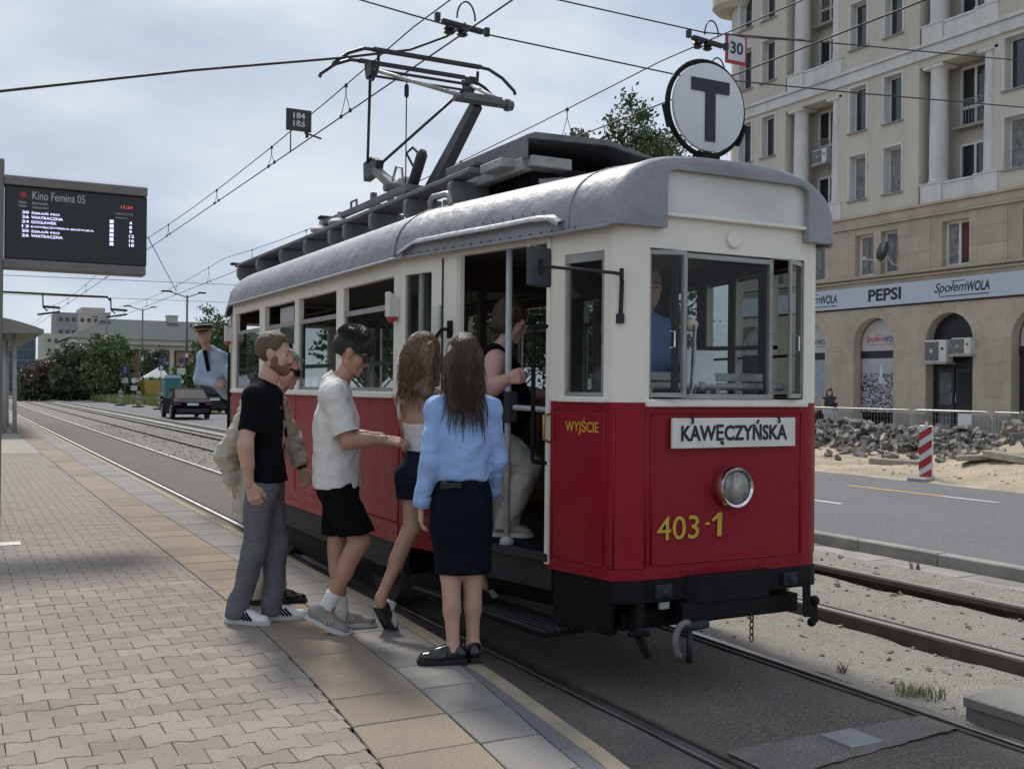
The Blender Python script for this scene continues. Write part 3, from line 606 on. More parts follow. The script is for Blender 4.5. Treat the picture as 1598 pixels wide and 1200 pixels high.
# --- interior lining, floor, ceiling, bulkhead
li = MB(); wall(li, (2.672, 6.5), (2.672, 11.28), .72, 2.49, side_h, .012, (1, 0)); wall(li, (4.768, 6.5), (4.768, 11.28), .72, 2.49, side_h, .012, (-1, 0)); li.build('saloon_lining', m_wood, TR)
li = MB(); m0 = mir(T0) + ULm * .053; m1 = Vector((4.42, 4.60)) + ULm * .053; wall(li, m0, m1, .72, 2.49, [(.09, .55, 1.60, 2.37), (.68, 1.02, 1.60, 2.37), (1.10, 1.42, 1.60, 2.37), (1.55, 1.86, 1.60, 2.37)], .012, ULm)
wall(li, T0 + TD * 1.467 + UL * .053, T1 + UL * .053, .72, 2.49, [(.118, .423, 1.60, 2.368)], .012, UL); wall(li, (3.1, 4.583), (4.36, 4.583), .72, 1.56, [], .012, (0, 1)); li.build('cab_lining', m_wood, TR)
fl_ = MB(); pts = [T0 + TD * .0 + UL * .02, T1 + UL * .05, Vector((4.38, 4.62)), mir(T0) - Vector((.03, 0)), Vector((4.79, 11.25)), mir(RT1), RT1, Vector((2.65, 11.25))]
fl_.prism([(p.x, p.y) for p in pts], (0, 0, .66), (1, 0, 0), (0, 1, 0), (0, 0, .065)); fl_.build('floor', m_black, TR)
c_ = MB(); c_.prism([(p.x, p.y) for p in pts], (0, 0, 2.50), (1, 0, 0), (0, 1, 0), (0, 0, .02)); c_.build('ceiling', m_ceil, TR)
for y_ in (6.52, 11.2):
    bk = MB()
    bk.box(2.69, y_ - .02, .73, 3.22, y_ + .02, 1.6); bk.box(4.22, y_ - .02, .73, 4.75, y_ + .02, 1.6); bk.box(2.69, y_ - .02, 2.3, 4.75, y_ + .02, 2.49)
    for x in (2.72, 3.22, 4.22, 4.72): bk.box(x - .025, y_ - .025, .73, x + .025, y_ + .025, 2.49)
    bk.build('bulkhead', m_wood, TR)
for y_ in (7.2, 8.35, 9.5, 10.6):
    for xa, xb in ((2.72, 3.4), (4.05, 4.73)):
        se = MB(); se.box(xa, y_ - .22, 1.08, xb, y_ + .22, 1.13); se.box(xa, y_ - .02, 1.13, xb, y_ + .02, 1.62); se.box(xa + .05, y_ - .2, .73, xa + .1, y_ + .2, 1.08); se.build('seat_bench', M('seat_wood', (.16, .085, .04), .5, .25, 6), TR)
hs = MB()
for x in (3.25, 4.19):
    hs.tube([(x, 6.6, 2.38), (x, 11.1, 2.38)], .012, 6)
    for k in range(16): hs.tube([(x, 6.8 + k * .27, 2.38), (x - .03, 6.8 + k * .27, 2.26), (x + .03, 6.8 + k * .27, 2.26), (x, 6.8 + k * .27, 2.38)], .006, 5)
hs.build('strap_rail', M('strap_leather', (.12, .09, .06), .6), TR, kind='stuff')
co = MB(); co.tube([(3.22, 4.66, 1.66), (3.62, 4.66, 1.66)], .022, 10); co.tube([(3.68, 4.66, 1.66), (4.25, 4.66, 1.66)], .022, 10); co.lathe([(.03, -.02), (.03, .02)], (3.65, 4.66, 1.66), (1, 0, 0), 12); co.box(3.24, 4.68, 1.69, 3.6, 4.71, 1.735); co.box(3.72, 4.68, 1.69, 4.2, 4.71, 1.735)
for x in (3.3, 3.57, 3.75, 4.15): co.box(x - .012, 4.63, 1.59, x + .012, 4.68, 1.65)
co.build('cab_heater_pipe', m_alu, TR, bevel=.003)
co = MB(); co.box(3.15, 4.75, .73, 3.75, 5.0, 1.55); co.lathe([(.16, 0), (.16, .12), (.13, .17), (.02, .18)], (3.6, 4.9, 1.55), (0, 0, 1), 18); co.tube([(3.6, 4.9, 1.74), (3.78, 4.84, 1.78)], .018, 8); sph(co, (3.79, 4.83, 1.79), .03); co.build('controller', m_black, TR)
co = MB(); n = 8; co.sheet([[(3.52 + .23 * j, 4.64 + .03 * math.sin(i / n * 2), 1.66 + .2 * i / n) for j in (0, 1)] for i in range(n + 1)]); co.build('timetable_sheet', M('paper', (.72, .74, .75), .8, .06, 30), TR)
co = MB(); co.tube([(4.0, 4.62, 2.36), (4.06, 4.62, 2.15), (4.075, 4.62, 2.08), (4.07, 4.62, 1.66)], .006, 6); co.box(4.055, 4.61, 2.04, 4.095, 4.63, 2.10); co.tube([(3.7, 4.68, 1.87), (4.2, 4.66, 1.89)], .012, 8); co.build('cab_cable', m_black, TR)
# --- destination sign box and round cap
q = MB(); q.box(3.285, 4.515, 2.57, 4.265, 4.53, 2.80); q.build('destination_box', M('milky_panel', (.62, .62, .57), .3, .12, 2.5, .15, 5, coat=.5, fine=.02), TR)
q = MB(); q.box(3.285, 4.49, 2.55, 4.265, 4.515, 2.57); q.build('box_sill', m_cream, TR, bevel=.004)
q = MB(); q.lathe([(.048, 0), (.048, .012), (.044, .016), (.001, .017)], (3.765, 4.531, 2.465), (0, -1, 0), 24); cp = q.build('round_cap', m_cream, TR, auto=True)
q = MB(); q.tube([(3.765 + .05 * math.cos(a), 4.526, 2.465 + .05 * math.sin(a)) for a in [i * math.pi / 12 for i in range(25)]], .0035, 5); q.build('cap_rim', m_cream, cp)
# --- roof
def hwid(y):
    f = lambda yy: 1.10 if yy >= 6.5 else 1.10 - (6.5 - yy) * .2105
    return min(f(y), f(17.75 - y))
def prof(y, w, h, z0, n_, N=30, sc=1.):
    out = []
    for i in range(N + 1):
        t = math.pi * (1 - i / N); c, s = math.cos(t), math.sin(t)
        out.append((3.725 + w * sc * math.copysign(abs(c) ** (2 / n_), c), y, z0 + (h * sc + (1 - sc) * 0) * abs(s) ** (2 / n_)))
    return out
rf = MB(); rows = []
secs = [4.60, 4.66, 4.72, 5.0, 5.4, 5.8, 6.2, 6.45, 6.55] + [7 + .5 * i for i in range(8)] + [11.2, 11.5, 12, 12.6, 13.0, 13.15]
def secp(y, shrink=0.):
    f = min(1, max(0, (y - 4.6) / 2)); fr = min(1, max(0, (13.2 - y) / .35)); w = hwid(max(y, 4.60)) + .055; h = .405 + .05 * f; n_ = 3.1 - .45 * f
    h *= (.55 + .45 * math.sqrt(fr)); z0 = 2.485
    return prof(y, w - shrink, h - shrink * .9, z0, n_)
for i, (y, sh) in enumerate([(4.475, .045), (4.482, .02), (4.50, .007), (4.53, 0)] + [(y, 0) for y in secs]): rows.append(secp(y, sh))
rf.sheet(rows)
# brow face round the destination box
outer = rows[0]; N = len(outer)
inner = []
path = [(3.285, 2.485)] + [(3.285, 2.60), (3.285, 2.74)] + [(3.285 + .055 * (1 - math.cos(a)), 2.74 + .055 * math.sin(a)) for a in (R_(30), R_(60), R_(90))] + [(4.265 - .055 * (1 - math.cos(a)), 2.74 + .055 * math.sin(a)) for a in (R_(90), R_(60), R_(30))] + [(4.265, 2.74), (4.265, 2.60), (4.265, 2.485)]
cum = [0]
for a, b_ in zip(path, path[1:]): cum.append(cum[-1] + math.dist(a, b_))
oc = [0]
for a, b_ in zip(outer, outer[1:]): oc.append(oc[-1] + math.dist(a, b_))
for i in range(N):
    # match by angle about the box centre
    ang = math.atan2(outer[i][2] - 2.42, outer[i][0] - 3.775); best = None
    for k in range(len(path) - 1):
        for j in range(12):
            t = j / 11; px = path[k][0] * (1 - t) + path[k + 1][0] * t; pz = path[k][1] * (1 - t) + path[k + 1][1] * t; da = abs(math.atan2(pz - 2.42, px - 3.775) - ang)
            if best is None or da < best[0]: best = (da, px, pz)
    inner.append((best[1], 4.475, best[2]))
inner[0] = (3.285, 4.475, 2.485); inner[-1] = (4.265, 4.475, 2.485)
rf.sheet([outer, inner]); rf.sheet([inner, [(x, 4.535, z) for x, y, z in inner]])
# underside and rear closing
rf.add([outer[0], inner[0], (inner[0][0], 4.535, 2.485), rows[3][0]], [(0, 1, 2, 3)]); rf.add([outer[-1], inner[-1], (inner[-1][0], 4.535, 2.485), rows[3][-1]], [(0, 1, 2, 3)])
rf.add(rows[-1], [tuple(range(N))])
RO = rf.build('roof', m_roof, TR, auto=True)
# eave gutter
q = MB()
for sd in (0, -1):
    pts = [(r[sd][0] + (.006 if sd else -.006), r[sd][1], 2.482) for r in rows[3:]]
    q.tube(pts, .013, 6)
q.build('eave_gutter', m_roof, RO, smooth=True)
def roofpt(y, x, up_=0.):
    pr = secp(y); i = min(range(len(pr)), key=lambda k: abs(pr[k][0] - x)); j = i + 1 if pr[i][0] < x and i + 1 < len(pr) else max(i - 1, 0)
    a, b_ = pr[i], pr[j]; t = 0 if abs(b_[0] - a[0]) < 1e-6 else (x - a[0]) / (b_[0] - a[0]); return Vector((x, y, a[2] + (b_[2] - a[2]) * t + up_))
# rain strip over the door
q = MB(); pts = []
for y_, zz in ((6.42, 2.515), (6.25, 2.57), (5.9, 2.575), (5.5, 2.575), (5.12, 2.58), (4.98, 2.57), (4.90, 2.53)):
    w = hwid(y_) + .055; pts.append((y_, 3.725 - w - .012, zz))
q.sheet([[(x - .03, y_, zz - .018), (x - .024, y_, zz + .004), (x + .05, y_, zz + .035)] for y_, x, zz in pts]); q.sheet([[(x - .03, y_, zz - .018), (x - .025, y_, zz - .022), (x + .05, y_, zz + .02)] for y_, x, zz in pts]); q.build('rain_strip', m_roof, RO, smooth=True)
q = MB()
for k in range(20):
    y_ = 4.8 + k * .088; w = hwid(y_) + .055; sph(q, (3.725 - w - .013, y_, 2.498), .006, 5, 3)
    if k > 2: sph(q, (3.725 - w + .004, y_, 2.615), .005, 5, 3)
q.build('rivets', m_dkgrey, RO, kind='stuff')
# roof seam joints (raised lap lines across the roof)
q = MB()
for y_ in (6.52, 4.86):
    q.tube([(p[0] + (-.002 if p[0] < 3.7 else .002), p[1], p[2] + .001) for p in secp(y_)], .005, 5)
q.build('roof_seam', m_roof, RO, smooth=True)
# walkways
WK = MB(); WK.box(2.98, 6.25, 3.055, 3.10, 12.75, 3.085); WK.box(3.11, 6.9, 3.055, 3.23, 12.75, 3.085); wk = WK.build('roof_walkway', m_rgrey, TR, bevel=.004)
WK = MB(); WK.box(4.22, 6.25, 3.055, 4.34, 12.75, 3.085); WK.box(4.35, 6.25, 3.055, 4.46, 12.75, 3.085); wk2 = WK.build('roof_walkway', m_rgrey, TR)
for par, xc, sg in ((wk, 2.97, 1), (wk2, 4.47, -1)):
    for y_ in (6.55, 7.35, 8.1, 8.75, 9.15, 9.9, 10.75, 11.7, 12.6):
        q = MB(); zt = 3.053; pl_ = []
        for a in range(7): t = math.pi * .5 * a / 6; pl_.append((.0 + .06 * (1 - math.sin(t)), -.0 - .15 * (1 - math.cos(t)) * 1.15))
        poly = [(.30, 0), (.02, 0), (0, -.03), (0, -.11), (.03, -.16), (.08, -.19), (.3, -.12)]
        q.prism(poly, (xc, y_ - .03, zt), (sg, 0, 0), (0, 0, 1), (0, .055, 0)); q.build('walkway_bracket', M('bracket_grey', (.19, .195, .2), .55, .2, 6), par, bevel=.006)
# resistor hood and beams
hd = MB(); hp = [(3.17, 3.09), (3.17, 3.235), (3.24, 3.262), (3.78, 3.275), (4.30, 3.17), (4.30, 3.09), (4.28, 3.09), (4.28, 3.16), (3.78, 3.235), (3.19, 3.215), (3.19, 3.09)]
hd.prism(hp, (0, 5.82, 0), (1, 0, 0), (0, 0, 1), (0, 1.22, 0)); hd.box(3.18, 6.95, 3.05, 4.29, 7.03, 3.2); H = hd.build('resistor_hood', m_rgrey, TR, bevel=.004)
q = MB(); q.box(3.16, 5.86, 3.02, 3.24, 7.0, 3.10); q.box(3.2, 5.80, 3.04, 3.5, 6.9, 3.11); q.build('hood_beam', m_rlight, H, bevel=.006)
q = MB(); q.box(3.06, 5.95, 3.05, 3.20, 6.25, 3.105); q.build('hood_beam', m_rlight, H, bevel=.006)
q = MB(); q.box(3.28, 5.95, 2.93, 4.2, 6.9, 3.08); q.build('resistor_bank', m_black, H)
q = MB()
for k in range(5): q.lathe([(.025, 0), (.04, .02), (.025, .04), (.04, .06), (.025, .08)], (3.55 + k * .12, 5.9, 2.92), (0, 0, 1), 10)
q.tube([(3.3, 5.88, 2.96), (3.45, 5.8, 2.97), (3.62, 5.86, 2.93)], .02, 6); q.build('resistor_insulators', m_rlight, H, kind='stuff')
q = MB(); q.box(3.10, 6.42, 3.15, 3.17, 6.5, 3.17); q.tube([(3.12, 6.46, 3.13), (3.12, 6.46, 3.18)], .012, 6); q.build('hood_latch', m_rgrey, H)
# front hatch covers further back
q = MB(); q.box(3.25, 11.2, 3.05, 4.2, 12.4, 3.20); q.build('rear_roof_box', m_rgrey, TR, bevel=.01)
# roof grab handle
hn = MB(); a0 = roofpt(6.62, 2.87); a1 = roofpt(6.28, 2.87)
hn.tube([a0 - Vector((0, 0, .02)), a0 + Vector((-.01, -.01, .055)), a0 + Vector((-.005, -.05, .085)), a1 + Vector((-.005, .05, .085)), a1 + Vector((-.01, .01, .055)), a1 - Vector((0, 0, .02))], .018, 8); hn.build('roof_handle', m_alu, RO, smooth=True)
# insulators for pantograph
for x, y_ in ((3.25, 9.65), (3.25, 10.2), (4.2, 9.65), (4.2, 10.2)):
    q = MB(); q.lathe([(.05, -.12), (.05, 0), (.115, .01), (.12, .03), (.09, .06), (.03, .075), (.03, .13)], (x, y_, 3.17), (0, 0, 1), 18); q.build('insulator', m_rlight if x < 4 else m_rgrey, TR, auto=True)
# --- pantograph
pt = MB()
for x in (3.27, 4.17): pt.beam((x, 8.0, 3.27), (x, 10.3, 3.27), .05, .05)
for y_ in (8.05, 9.0, 10.25): pt.beam((3.27, y_, 3.27), (4.17, y_, 3.27), .05, .05)
pt.tube([(3.3, 8.62, 3.38), (4.14, 8.62, 3.38)], .045, 10)
for x in (3.36, 4.08): pt.beam((x, 8.62, 3.25), (x, 8.62, 3.4), .05, .05, up=(1, 0, 0)); pt.beam((x, 9.05, 3.25), (x, 9.05, 3.4), .05, .05, up=(1, 0, 0))
for xx in (3.27, 4.17): pt.tube([(xx, 9.25, 3.29), (xx - .0, 9.25, 3.36), (xx, 9.4, 3.36), (xx, 9.4, 3.29)], .012, 6)
PN = pt.build('pantograph', m_rgrey, TR, bevel=.004)
def pbeam(a, b_, w0, h0, w1, h1, nm, mat):
    a, b_ = Vector(a), Vector(b_); d = (b_ - a).normalized(); s = Vector((1, 0, 0)); u = s.cross(d).normalized(); q = MB()
    vs = [a - s * w0 - u * h0, a + s * w0 - u * h0, a + s * w0 + u * h0, a - s * w0 + u * h0, b_ - s * w1 - u * h1, b_ + s * w1 - u * h1, b_ + s * w1 + u * h1, b_ - s * w1 + u * h1]
    q.add(vs, [(0, 1, 2, 3), (4, 5, 6, 7), (0, 1, 5, 4), (1, 2, 6, 5), (2, 3, 7, 6), (3, 0, 4, 7)]); return q.build(nm, mat, PN, bevel=.006)
pbeam((3.72, 8.62, 3.33), (3.72, 7.66, 3.93), .05, .075, .04, .045, 'front_lower_arm', M('arm_grey', (.06, .065, .07), .5, .15, 6))
pbeam((3.72, 9.05, 3.36), (3.72, 9.95, 3.80), .05, .05, .04, .04, 'rear_lower_arm', M('arm_pale', (.22, .22, .2), .6, .2, 6))
q = MB(); q.prism([(-.20, .09), (.0, .12), (.20, .05), (.14, -.10), (.0, -.08), (-.18, -.10)], (3.68, 10.03, 3.83), (0, -1, 0), (0, 0, 1), (.08, 0, 0)); q.build('rear_knee_plate', m_rdark, PN, bevel=.005)
q = MB(); q.tube([(3.5, 7.62, 3.945), (3.98, 7.62, 3.945)], .032, 10); q.lathe([(.05, 0), (.05, .03), (.04, .04), (.04, .06)], (3.96, 7.62, 3.945), (1, 0, 0), 14); q.box(3.56, 7.56, 3.93, 3.9, 7.68, 3.985); q.build('front_knee', m_rgrey, PN, smooth=False)
HL, HR = Vector((3.24, 8.80, 4.44)), Vector((4.20, 8.80, 4.44))
q = MB(); q.tube([(3.55, 7.62, 3.97), HL], .018, 8); q.tube([(3.93, 7.62, 3.97), HR], .018, 8); q.build('front_upper_arm', m_rlight, PN, smooth=True)
q = MB(); q.tube([(3.70, 10.15, 3.88), HL + Vector((0, .04, 0))], .014, 8); q.tube([(3.74, 9.85, 3.86), HR + Vector((0, .04, 0))], .014, 8); q.build('rear_upper_arm', m_rdark, PN, smooth=True)
q = MB(); q.tube([HL, HR], .014, 8); q.tube([HL + Vector((0, .12, -.02)), HR + Vector((0, .12, -.02))], .012, 8)
for h_ in (HL, HR):
    q.tube([h_ + Vector((0, -.16, .08)), h_ + Vector((0, -.15, -.02)), h_ + Vector((0, -.02, -.10)), h_ + Vector((0, .12, -.05)), h_ + Vector((0, .16, .08))], .014, 6); q.box(h_.x - .03, h_.y - .06, h_.z - .06, h_.x + .03, h_.y + .06, h_.z + .06)
q.build('head_frame', m_rdark, PN)
for y_ in (8.62, 8.98):
    q = MB(); c = 3.70; z = 4.555
    q.tube([(c - .88, y_, z - .20), (c - .865, y_, z - .165), (c - .74, y_, z - .065), (c - .60, y_, z - .005), (c - .5, y_, z), (c + .5, y_, z), (c + .60, y_, z - .005), (c + .74, y_, z - .065), (c + .865, y_, z - .165), (c + .88, y_, z - .20)], .016, 8)
    q.box(c - .52, y_ - .03, z - .012, c + .52, y_ + .03, z + .014); q.build('contact_strip', m_rdark, PN)
q = MB(); q.lathe([(.035, 0), (.05, .03), (.05, .33), (.03, .37)], (3.60, 8.72, 3.42), (0, -.66, .75), 12); q.tube([(3.58, 8.66, 3.6), (3.55, 8.74, 3.72), (3.56, 8.62, 3.75), (3.58, 8.56, 3.7)], .012, 6); q.build('raising_spring', m_rdark, PN)
q = MB(); q.lathe([(.08, -.07), (.1, -.04), (.1, .04), (.08, .07)], (3.66, 9.0, 3.47), (1, 0, 0), 14); q.tube([(3.5, 8.95, 3.5), (3.5, 8.85, 3.62), (3.5, 8.72, 3.58), (3.5, 8.68, 3.42)], .012, 6); q.build('arm_drum', m_rlight, PN)
q = MB(); q.tube([(3.55, 8.75, 4.42), (3.55, 8.75, 3.25)], .006, 5); q.lathe([(.014, 0), (.022, .02), (.022, .1), (.01, .12)], (3.55, 8.75, 4.22), (0, 0, 1), 8); q.build('pull_rope', m_dkgrey, PN)
# --- T sign
sg = MB(); cz = Vector((3.785, 4.77, 3.245)); sg.lathe([(.001, -.004), (.243, -.004), (.25, 0), (.25, .02), (.001, .02)], cz, (0, 1, 0), 48); SG = sg.build('route_disc', M('disc_white', (.70, .71, .72), .45, .04, 3, fine=.01), TR, auto=True)
q = MB(); q.tube([(cz.x + .268 * math.cos(a), cz.y + .035, cz.z + .268 * math.sin(a)) for a in [i * math.pi / 24 for i in range(49)]], .016, 8); q.build('disc_ring', m_black, SG, smooth=True)
q = MB(); q.box(3.785 - .135, 4.758, 3.245 + .085, 3.785 + .135, 4.767, 3.245 + .155); q.box(3.785 - .035, 4.758, 3.245 - .195, 3.785 + .035, 4.767, 3.245 + .085); q.build('letter', M('letter_dark', (.02, .022, .028), .5), SG)
q = MB(); q.box(3.73, 4.76, 2.86, 3.86, 4.86, 2.99); q.beam((3.70, 4.8, 2.88), (3.74, 4.8, 3.0), .03, .03); q.beam((3.88, 4.8, 2.88), (3.84, 4.8, 3.0), .03, .03); q.build('disc_bracket', m_black, SG, bevel=.006)
for a in (-25, 196):
    q = MB(); c = cz + Vector((.285 * math.cos(R_(a)), .03, .285 * math.sin(R_(a)))); tdir = Vector((-math.sin(R_(a)), 0, math.cos(R_(a)))); q.beam(c - tdir * .07, c + tdir * .06, .03, .018); q.build('disc_clip', m_black, SG)
# --- front fittings
q = MB(); q.box(3.345, 4.497, 1.33, 4.198, 4.515, 1.49); DB = q.build('destination_board', M('board_white', (.76, .745, .69), .5, .06, 4, fine=.02, stain=.2, stcol=(.4, .36, .28), stscale=7), TR, bevel=.003)
text('KAWĘCZYŃSKA', (3.40, 4.497, 1.345), (1, 0, 0), (0, 0, 1), .735, .135, 'lettering', M('letter_black', (.015, .015, .016), .6), DB, bold=.028)
for x in (3.47, 4.07): q = MB(); q.tube([(x, 4.50, 1.50), (x, 4.485, 1.48), (x, 4.49, 1.46)], .006, 6); q.build('board_hook', m_black, DB)
m_sh = M('number_shadow', (.015, .008, .008), .5)
for dx_, dz_, nm_, mt_, of_ in ((.006, -.006, 'fleet_number_shadow', m_sh, .0035), (0, 0, 'fleet_number', m_yelp, .006)):
    text('403', (3.27 + dx_, 4.529, .846 + dz_), (1, 0, 0), (0, 0, 1), .275, .125, nm_, mt_, TR, bold=.004, off=of_, shear=.0)
    q = MB(); q.box(3.588 + dx_, 4.529 - of_, .915 + dz_, 3.617 + dx_, 4.529, .927 + dz_); q.prism([(0, 0), (.03, 0), (.034, .128), (.008, .128), (-.036, .092), (-.03, .08), (.004, .098)], (3.668 + dx_, 4.529 - of_, .85 + dz_), (1, 0, 0), (0, 0, 1), (0, .003, 0)); q.build(nm_, mt_, TR)
text('WYJŚCIE', tp(1.605, 1.392), (TD.x, TD.y, 0), (0, 0, 1), .255, .093, 'exit_lettering', m_yelp, TR, bold=.012, off=.004)
q = MB(); c = Vector((3.757, 4.53, 1.115)); q.lathe([(.113, 0), (.118, .02), (.116, .05), (.107, .07), (.094, .062), (.092, .05)], c, (0, -1, 0), 32); HLp = q.build('headlight', m_chrome, TR, auto=True)
q = MB(); q.lathe([(.0, .005), (.045, .012), (.075, .03), (.094, .056)], c, (0, -1, 0), 32); q.build('reflector', M('reflector_mirror', (.92, .89, .84), .3, .12, 30, .3, 30), HLp, smooth=True)
q = MB(); q.lathe([(.001, .085), (.045, .08), (.075, .07), (.095, .056)], c, (0, -1, 0), 32); q.build('lens', glass('lamp_glass', (.98, .98, .96), .7, .03, .0), HLp, smooth=True)
q = MB(); sph(q, c + Vector((0, -.035, 0)), .018); q.build('bulb', M('bulb_amber', (.75, .5, .25), .2), HLp, smooth=True)
# bumper and coupler
q = MB()
strip(q, [p + Vector((0, -.012)) for p in AL], .53, .643, .1); q.box(3.2, 4.515, .53, 4.3, 4.62, .643); strip(q, [p + Vector((0, -.012)) for p in AR], .53, .643, .1); q.prism([(3.45, 0), (4.02, 0), (3.98, -.06), (3.5, -.06)], (0, 4.515, .515), (1, 0, 0), (0, 1, 0), (0, 0, .14)); q.box(3.40, 4.47, .42, 3.98, 4.6, .52); q.build('bumper', m_black, TR, bevel=.006)
for x in (3.30, 4.17):
    q = MB(); q.lathe([(.02, 0), (.03, .015), (.03, .03), (.014, .045), (.001, .05)], (x, 4.515, .585), (.2, -1, -.2), 12); q.box(x - .05, 4.49, .55, x + .05, 4.52, .62); q.build('buffer_fitting', m_dkgrey, TR, bevel=.004)
q = MB(); q.box(3.12, 4.62, .37, 4.34, 4.75, .47); q.build('front_beam', m_black, TR)
q = MB(); q.box(3.15, 4.53, .36, 3.20, 4.60, .55); q.beam((3.16, 4.55, .38), (3.20, 4.49, .25), .03, .035); sph(q, (3.165, 4.53, .38), .032, 8, 5); q.tube([(3.11, 4.54, .37), (3.22, 4.52, .37)], .016, 8); q.build('guard_bracket', m_black, TR)
q = MB(); q.beam((4.32, 4.53, .55), (4.30, 4.50, .36), .04, .04); q.beam((4.36, 4.51, .46), (4.34, 4.48, .33), .03, .035); sph(q, (4.345, 4.49, .45), .03, 8, 5); sph(q, (4.32, 4.485, .33), .026, 8, 5); q.build('guard_bracket', m_black, TR)
q = MB(); q.tube([(3.37 + .07 * math.cos(a), 4.40, .34 + .095 * math.sin(a)) for a in [R_(75 + 18 * i) for i in range(10)]], .018, 8); q.build('coupling_hook', M('hook_grey', (.16, .155, .15), .55, .2, 20), TR, smooth=True)
q = MB(); q.tube([(3.40, 4.41, .39), (3.40, 4.41, .22)], .016, 8); q.tube([(3.35, 4.43, .40), (3.55, 4.46, .40)], .025, 8); q.build('coupling_pin', m_dkgrey, TR, smooth=True)
q = MB()
for k in range(4): q.tube([(3.86 + .012 * math.cos(a) * (k % 2), 4.46 + .012 * math.cos(a) * (1 - k % 2), .40 - k * .035 + .022 * math.sin(a)) for a in [i * math.pi / 5 for i in range(11)]], .004, 5)
q.build('chain', m_dkgrey, TR, kind='stuff')
q = MB(); q.box(3.30, 4.53, .485, 3.36, 4.55, .52); q.build('hose_tag', M('rag_white', (.4, .4, .38), .8), TR)
# underframe, wheels, steps
q = MB(); q.box(2.74, 6.6, .38, 4.7, 11.2, .66); q.box(3.10, 4.72, .44, 4.35, 13.0, .66); q.build('underframe', m_black, TR)
q = MB(); q.box(2.66, 6.52, .42, 2.70, 11.2, .60); q.box(2.655, 6.52, .40, 2.72, 11.2, .43); q.build('side_sill', m_dkgrey, TR)
q = MB(); q.box(2.72, 8.2, .2, 2.9, 9.6, .4); q.build('battery_box', m_black, TR)
for y_ in (7.55, 10.25):
    for x in (3.0, 4.44): q = MB(); q.lathe([(.001, -.05), (.3, -.05), (.335, -.04), (.335, .03), (.36, .04), (.36, .06), (.001, .06)], (x - .02, y_, .33), (1 if x < 3.7 else -1, 0, 0), 28); q.build('wheel', m_rail, TR, auto=True)
    q = MB(); q.box(2.80, y_ - .3, .25, 2.9, y_ + .3, .5); q.build('axle_box', m_black, TR)
so_, si_ = Vector((2.70, 6.43)), Vector((2.84, 4.95)); sd_ = (si_ - so_).normalized(); sn = Vector((-sd_.y, sd_.x)); sn = sn if sn.x > 0 else -sn
stp = MB(); a = so_ + sn * .0; stp.prism([(0, 0), ((si_ - so_).length, 0), ((si_ - so_).length, .27), (0, .27)], (so_.x, so_.y, .29), (sd_.x, sd_.y, 0), (sn.x, sn.y, 0), (0, 0, .025)); ST = stp.build('boarding_step', m_black, TR)
for k in range(6):
    q = MB(); o_ = so_ + sn * (.008 + k * .045); e_ = o_ + sd_ * (si_ - so_).length; q.beam((o_.x, o_.y, .325), (e_.x, e_.y, .325), .032, .02); q.build('step_slat', M('step_black', (.03, .03, .031), .4, .3, 9, .2, 60), ST, bevel=.003)
q = MB(); q.beam(tp(.0, .55, -.26), tp(1.5, .55, -.26), .04, .36); q.build('step_riser', m_black, TR)
q = MB(); q.beam(tp(.58, .705, .0), tp(1.48, .705, .0), .05, .045); q.beam(tp(.58, .60, -.02), tp(1.48, .60, -.02), .02, .16); q.build('threshold', m_dkgrey, TR, bevel=.004)
q = MB()
for k in range(9): q.beam(tp(.62, .73, -.06 - k * .035), tp(1.45, .73, -.06 - k * .035), .016, .012)
q.build('ribbed_mat', m_black, TR, kind='stuff')
q = MB(); q.beam(tp(1.5, .5, -.03), tp(1.94, .5, -.03), .03, .29); q.build('front_side_skirt', m_black, TR)
q = MB(); q.beam(tp(1.50, .42, -.1), tp(1.88, .42, -.1), .06, .16); q.build('sand_box', m_black, TR)
# door pole, gate, rails
q = MB(); pf = tp(1.085, .73, -.02); q.tube([pf, pf + Vector((0, 0, 1.73))], .019, 10); q.lathe([(.045, 0), (.04, .03), (.02, .05)], pf, (0, 0, 1), 12); PL = q.build('door_pole', M('pole_pale_grey', (.42, .43, .43), .4, .08, 8), TR, smooth=True)
q = MB(); c = pf + Vector((.0, -.03, .80)); q.box(c.x - .03, c.y - .035, c.z - .09, c.x + .03, c.y + .035, c.z + .09); q.build('gate_lock', m_dkgrey, PL, bevel=.006)
q = MB(); q.tube([c, tp(1.44, 1.52, -.04)], .016, 8); q.build('gate_bar', M('pole_pale_grey', (.42, .43, .43), .4), PL)
q = MB(); h0 = tp(1.40, 0, .06); h1 = tp(1.47, 0, .0)
q.tube([(h1.x, h1.y, 1.985), (h0.x, h0.y, 1.98), (h0.x, h0.y, 1.94), (h0.x, h0.y, 1.26), (h0.x, h0.y, 1.235), (h1.x, h1.y, 1.225)], .013, 8); q.build('boarding_handrail', m_black, TR, smooth=True)
q = MB(); h0 = tp(1.475, 0, .045); h1 = tp(1.475, 0, .0); q.tube([(h1.x, h1.y, 1.50), (h0.x, h0.y, 1.49), (h0.x, h0.y, 1.36), (h1.x, h1.y, 1.34)], .009, 8); q.build('brass_handle', M('brass', (.45, .3, .12), .4, .2, 20, metal=.7), TR, smooth=True)
q = MB(); q.obox(tp(.42, 2.06, .015), Vector((TD.x, TD.y, 0)) * .032, Vector((0, 0, .10)), Vector((UL.x, UL.y, 0)) * .018); q.build('door_control_box', m_whp, TR, bevel=.012, seg=2)
q = MB(); q.obox(tp(.55, 2.0, .012), Vector((TD.x, TD.y, 0)) * .018, Vector((0, 0, .055)), Vector((UL.x, UL.y, 0)) * .012); q.tube([tp(.55, 2.0, .03), tp(.52, 2.0, .05), tp(.46, 1.96, .05), tp(.46, 1.85, .05)], .012, 8); q.build('door_lever', m_black, TR, bevel=.004)
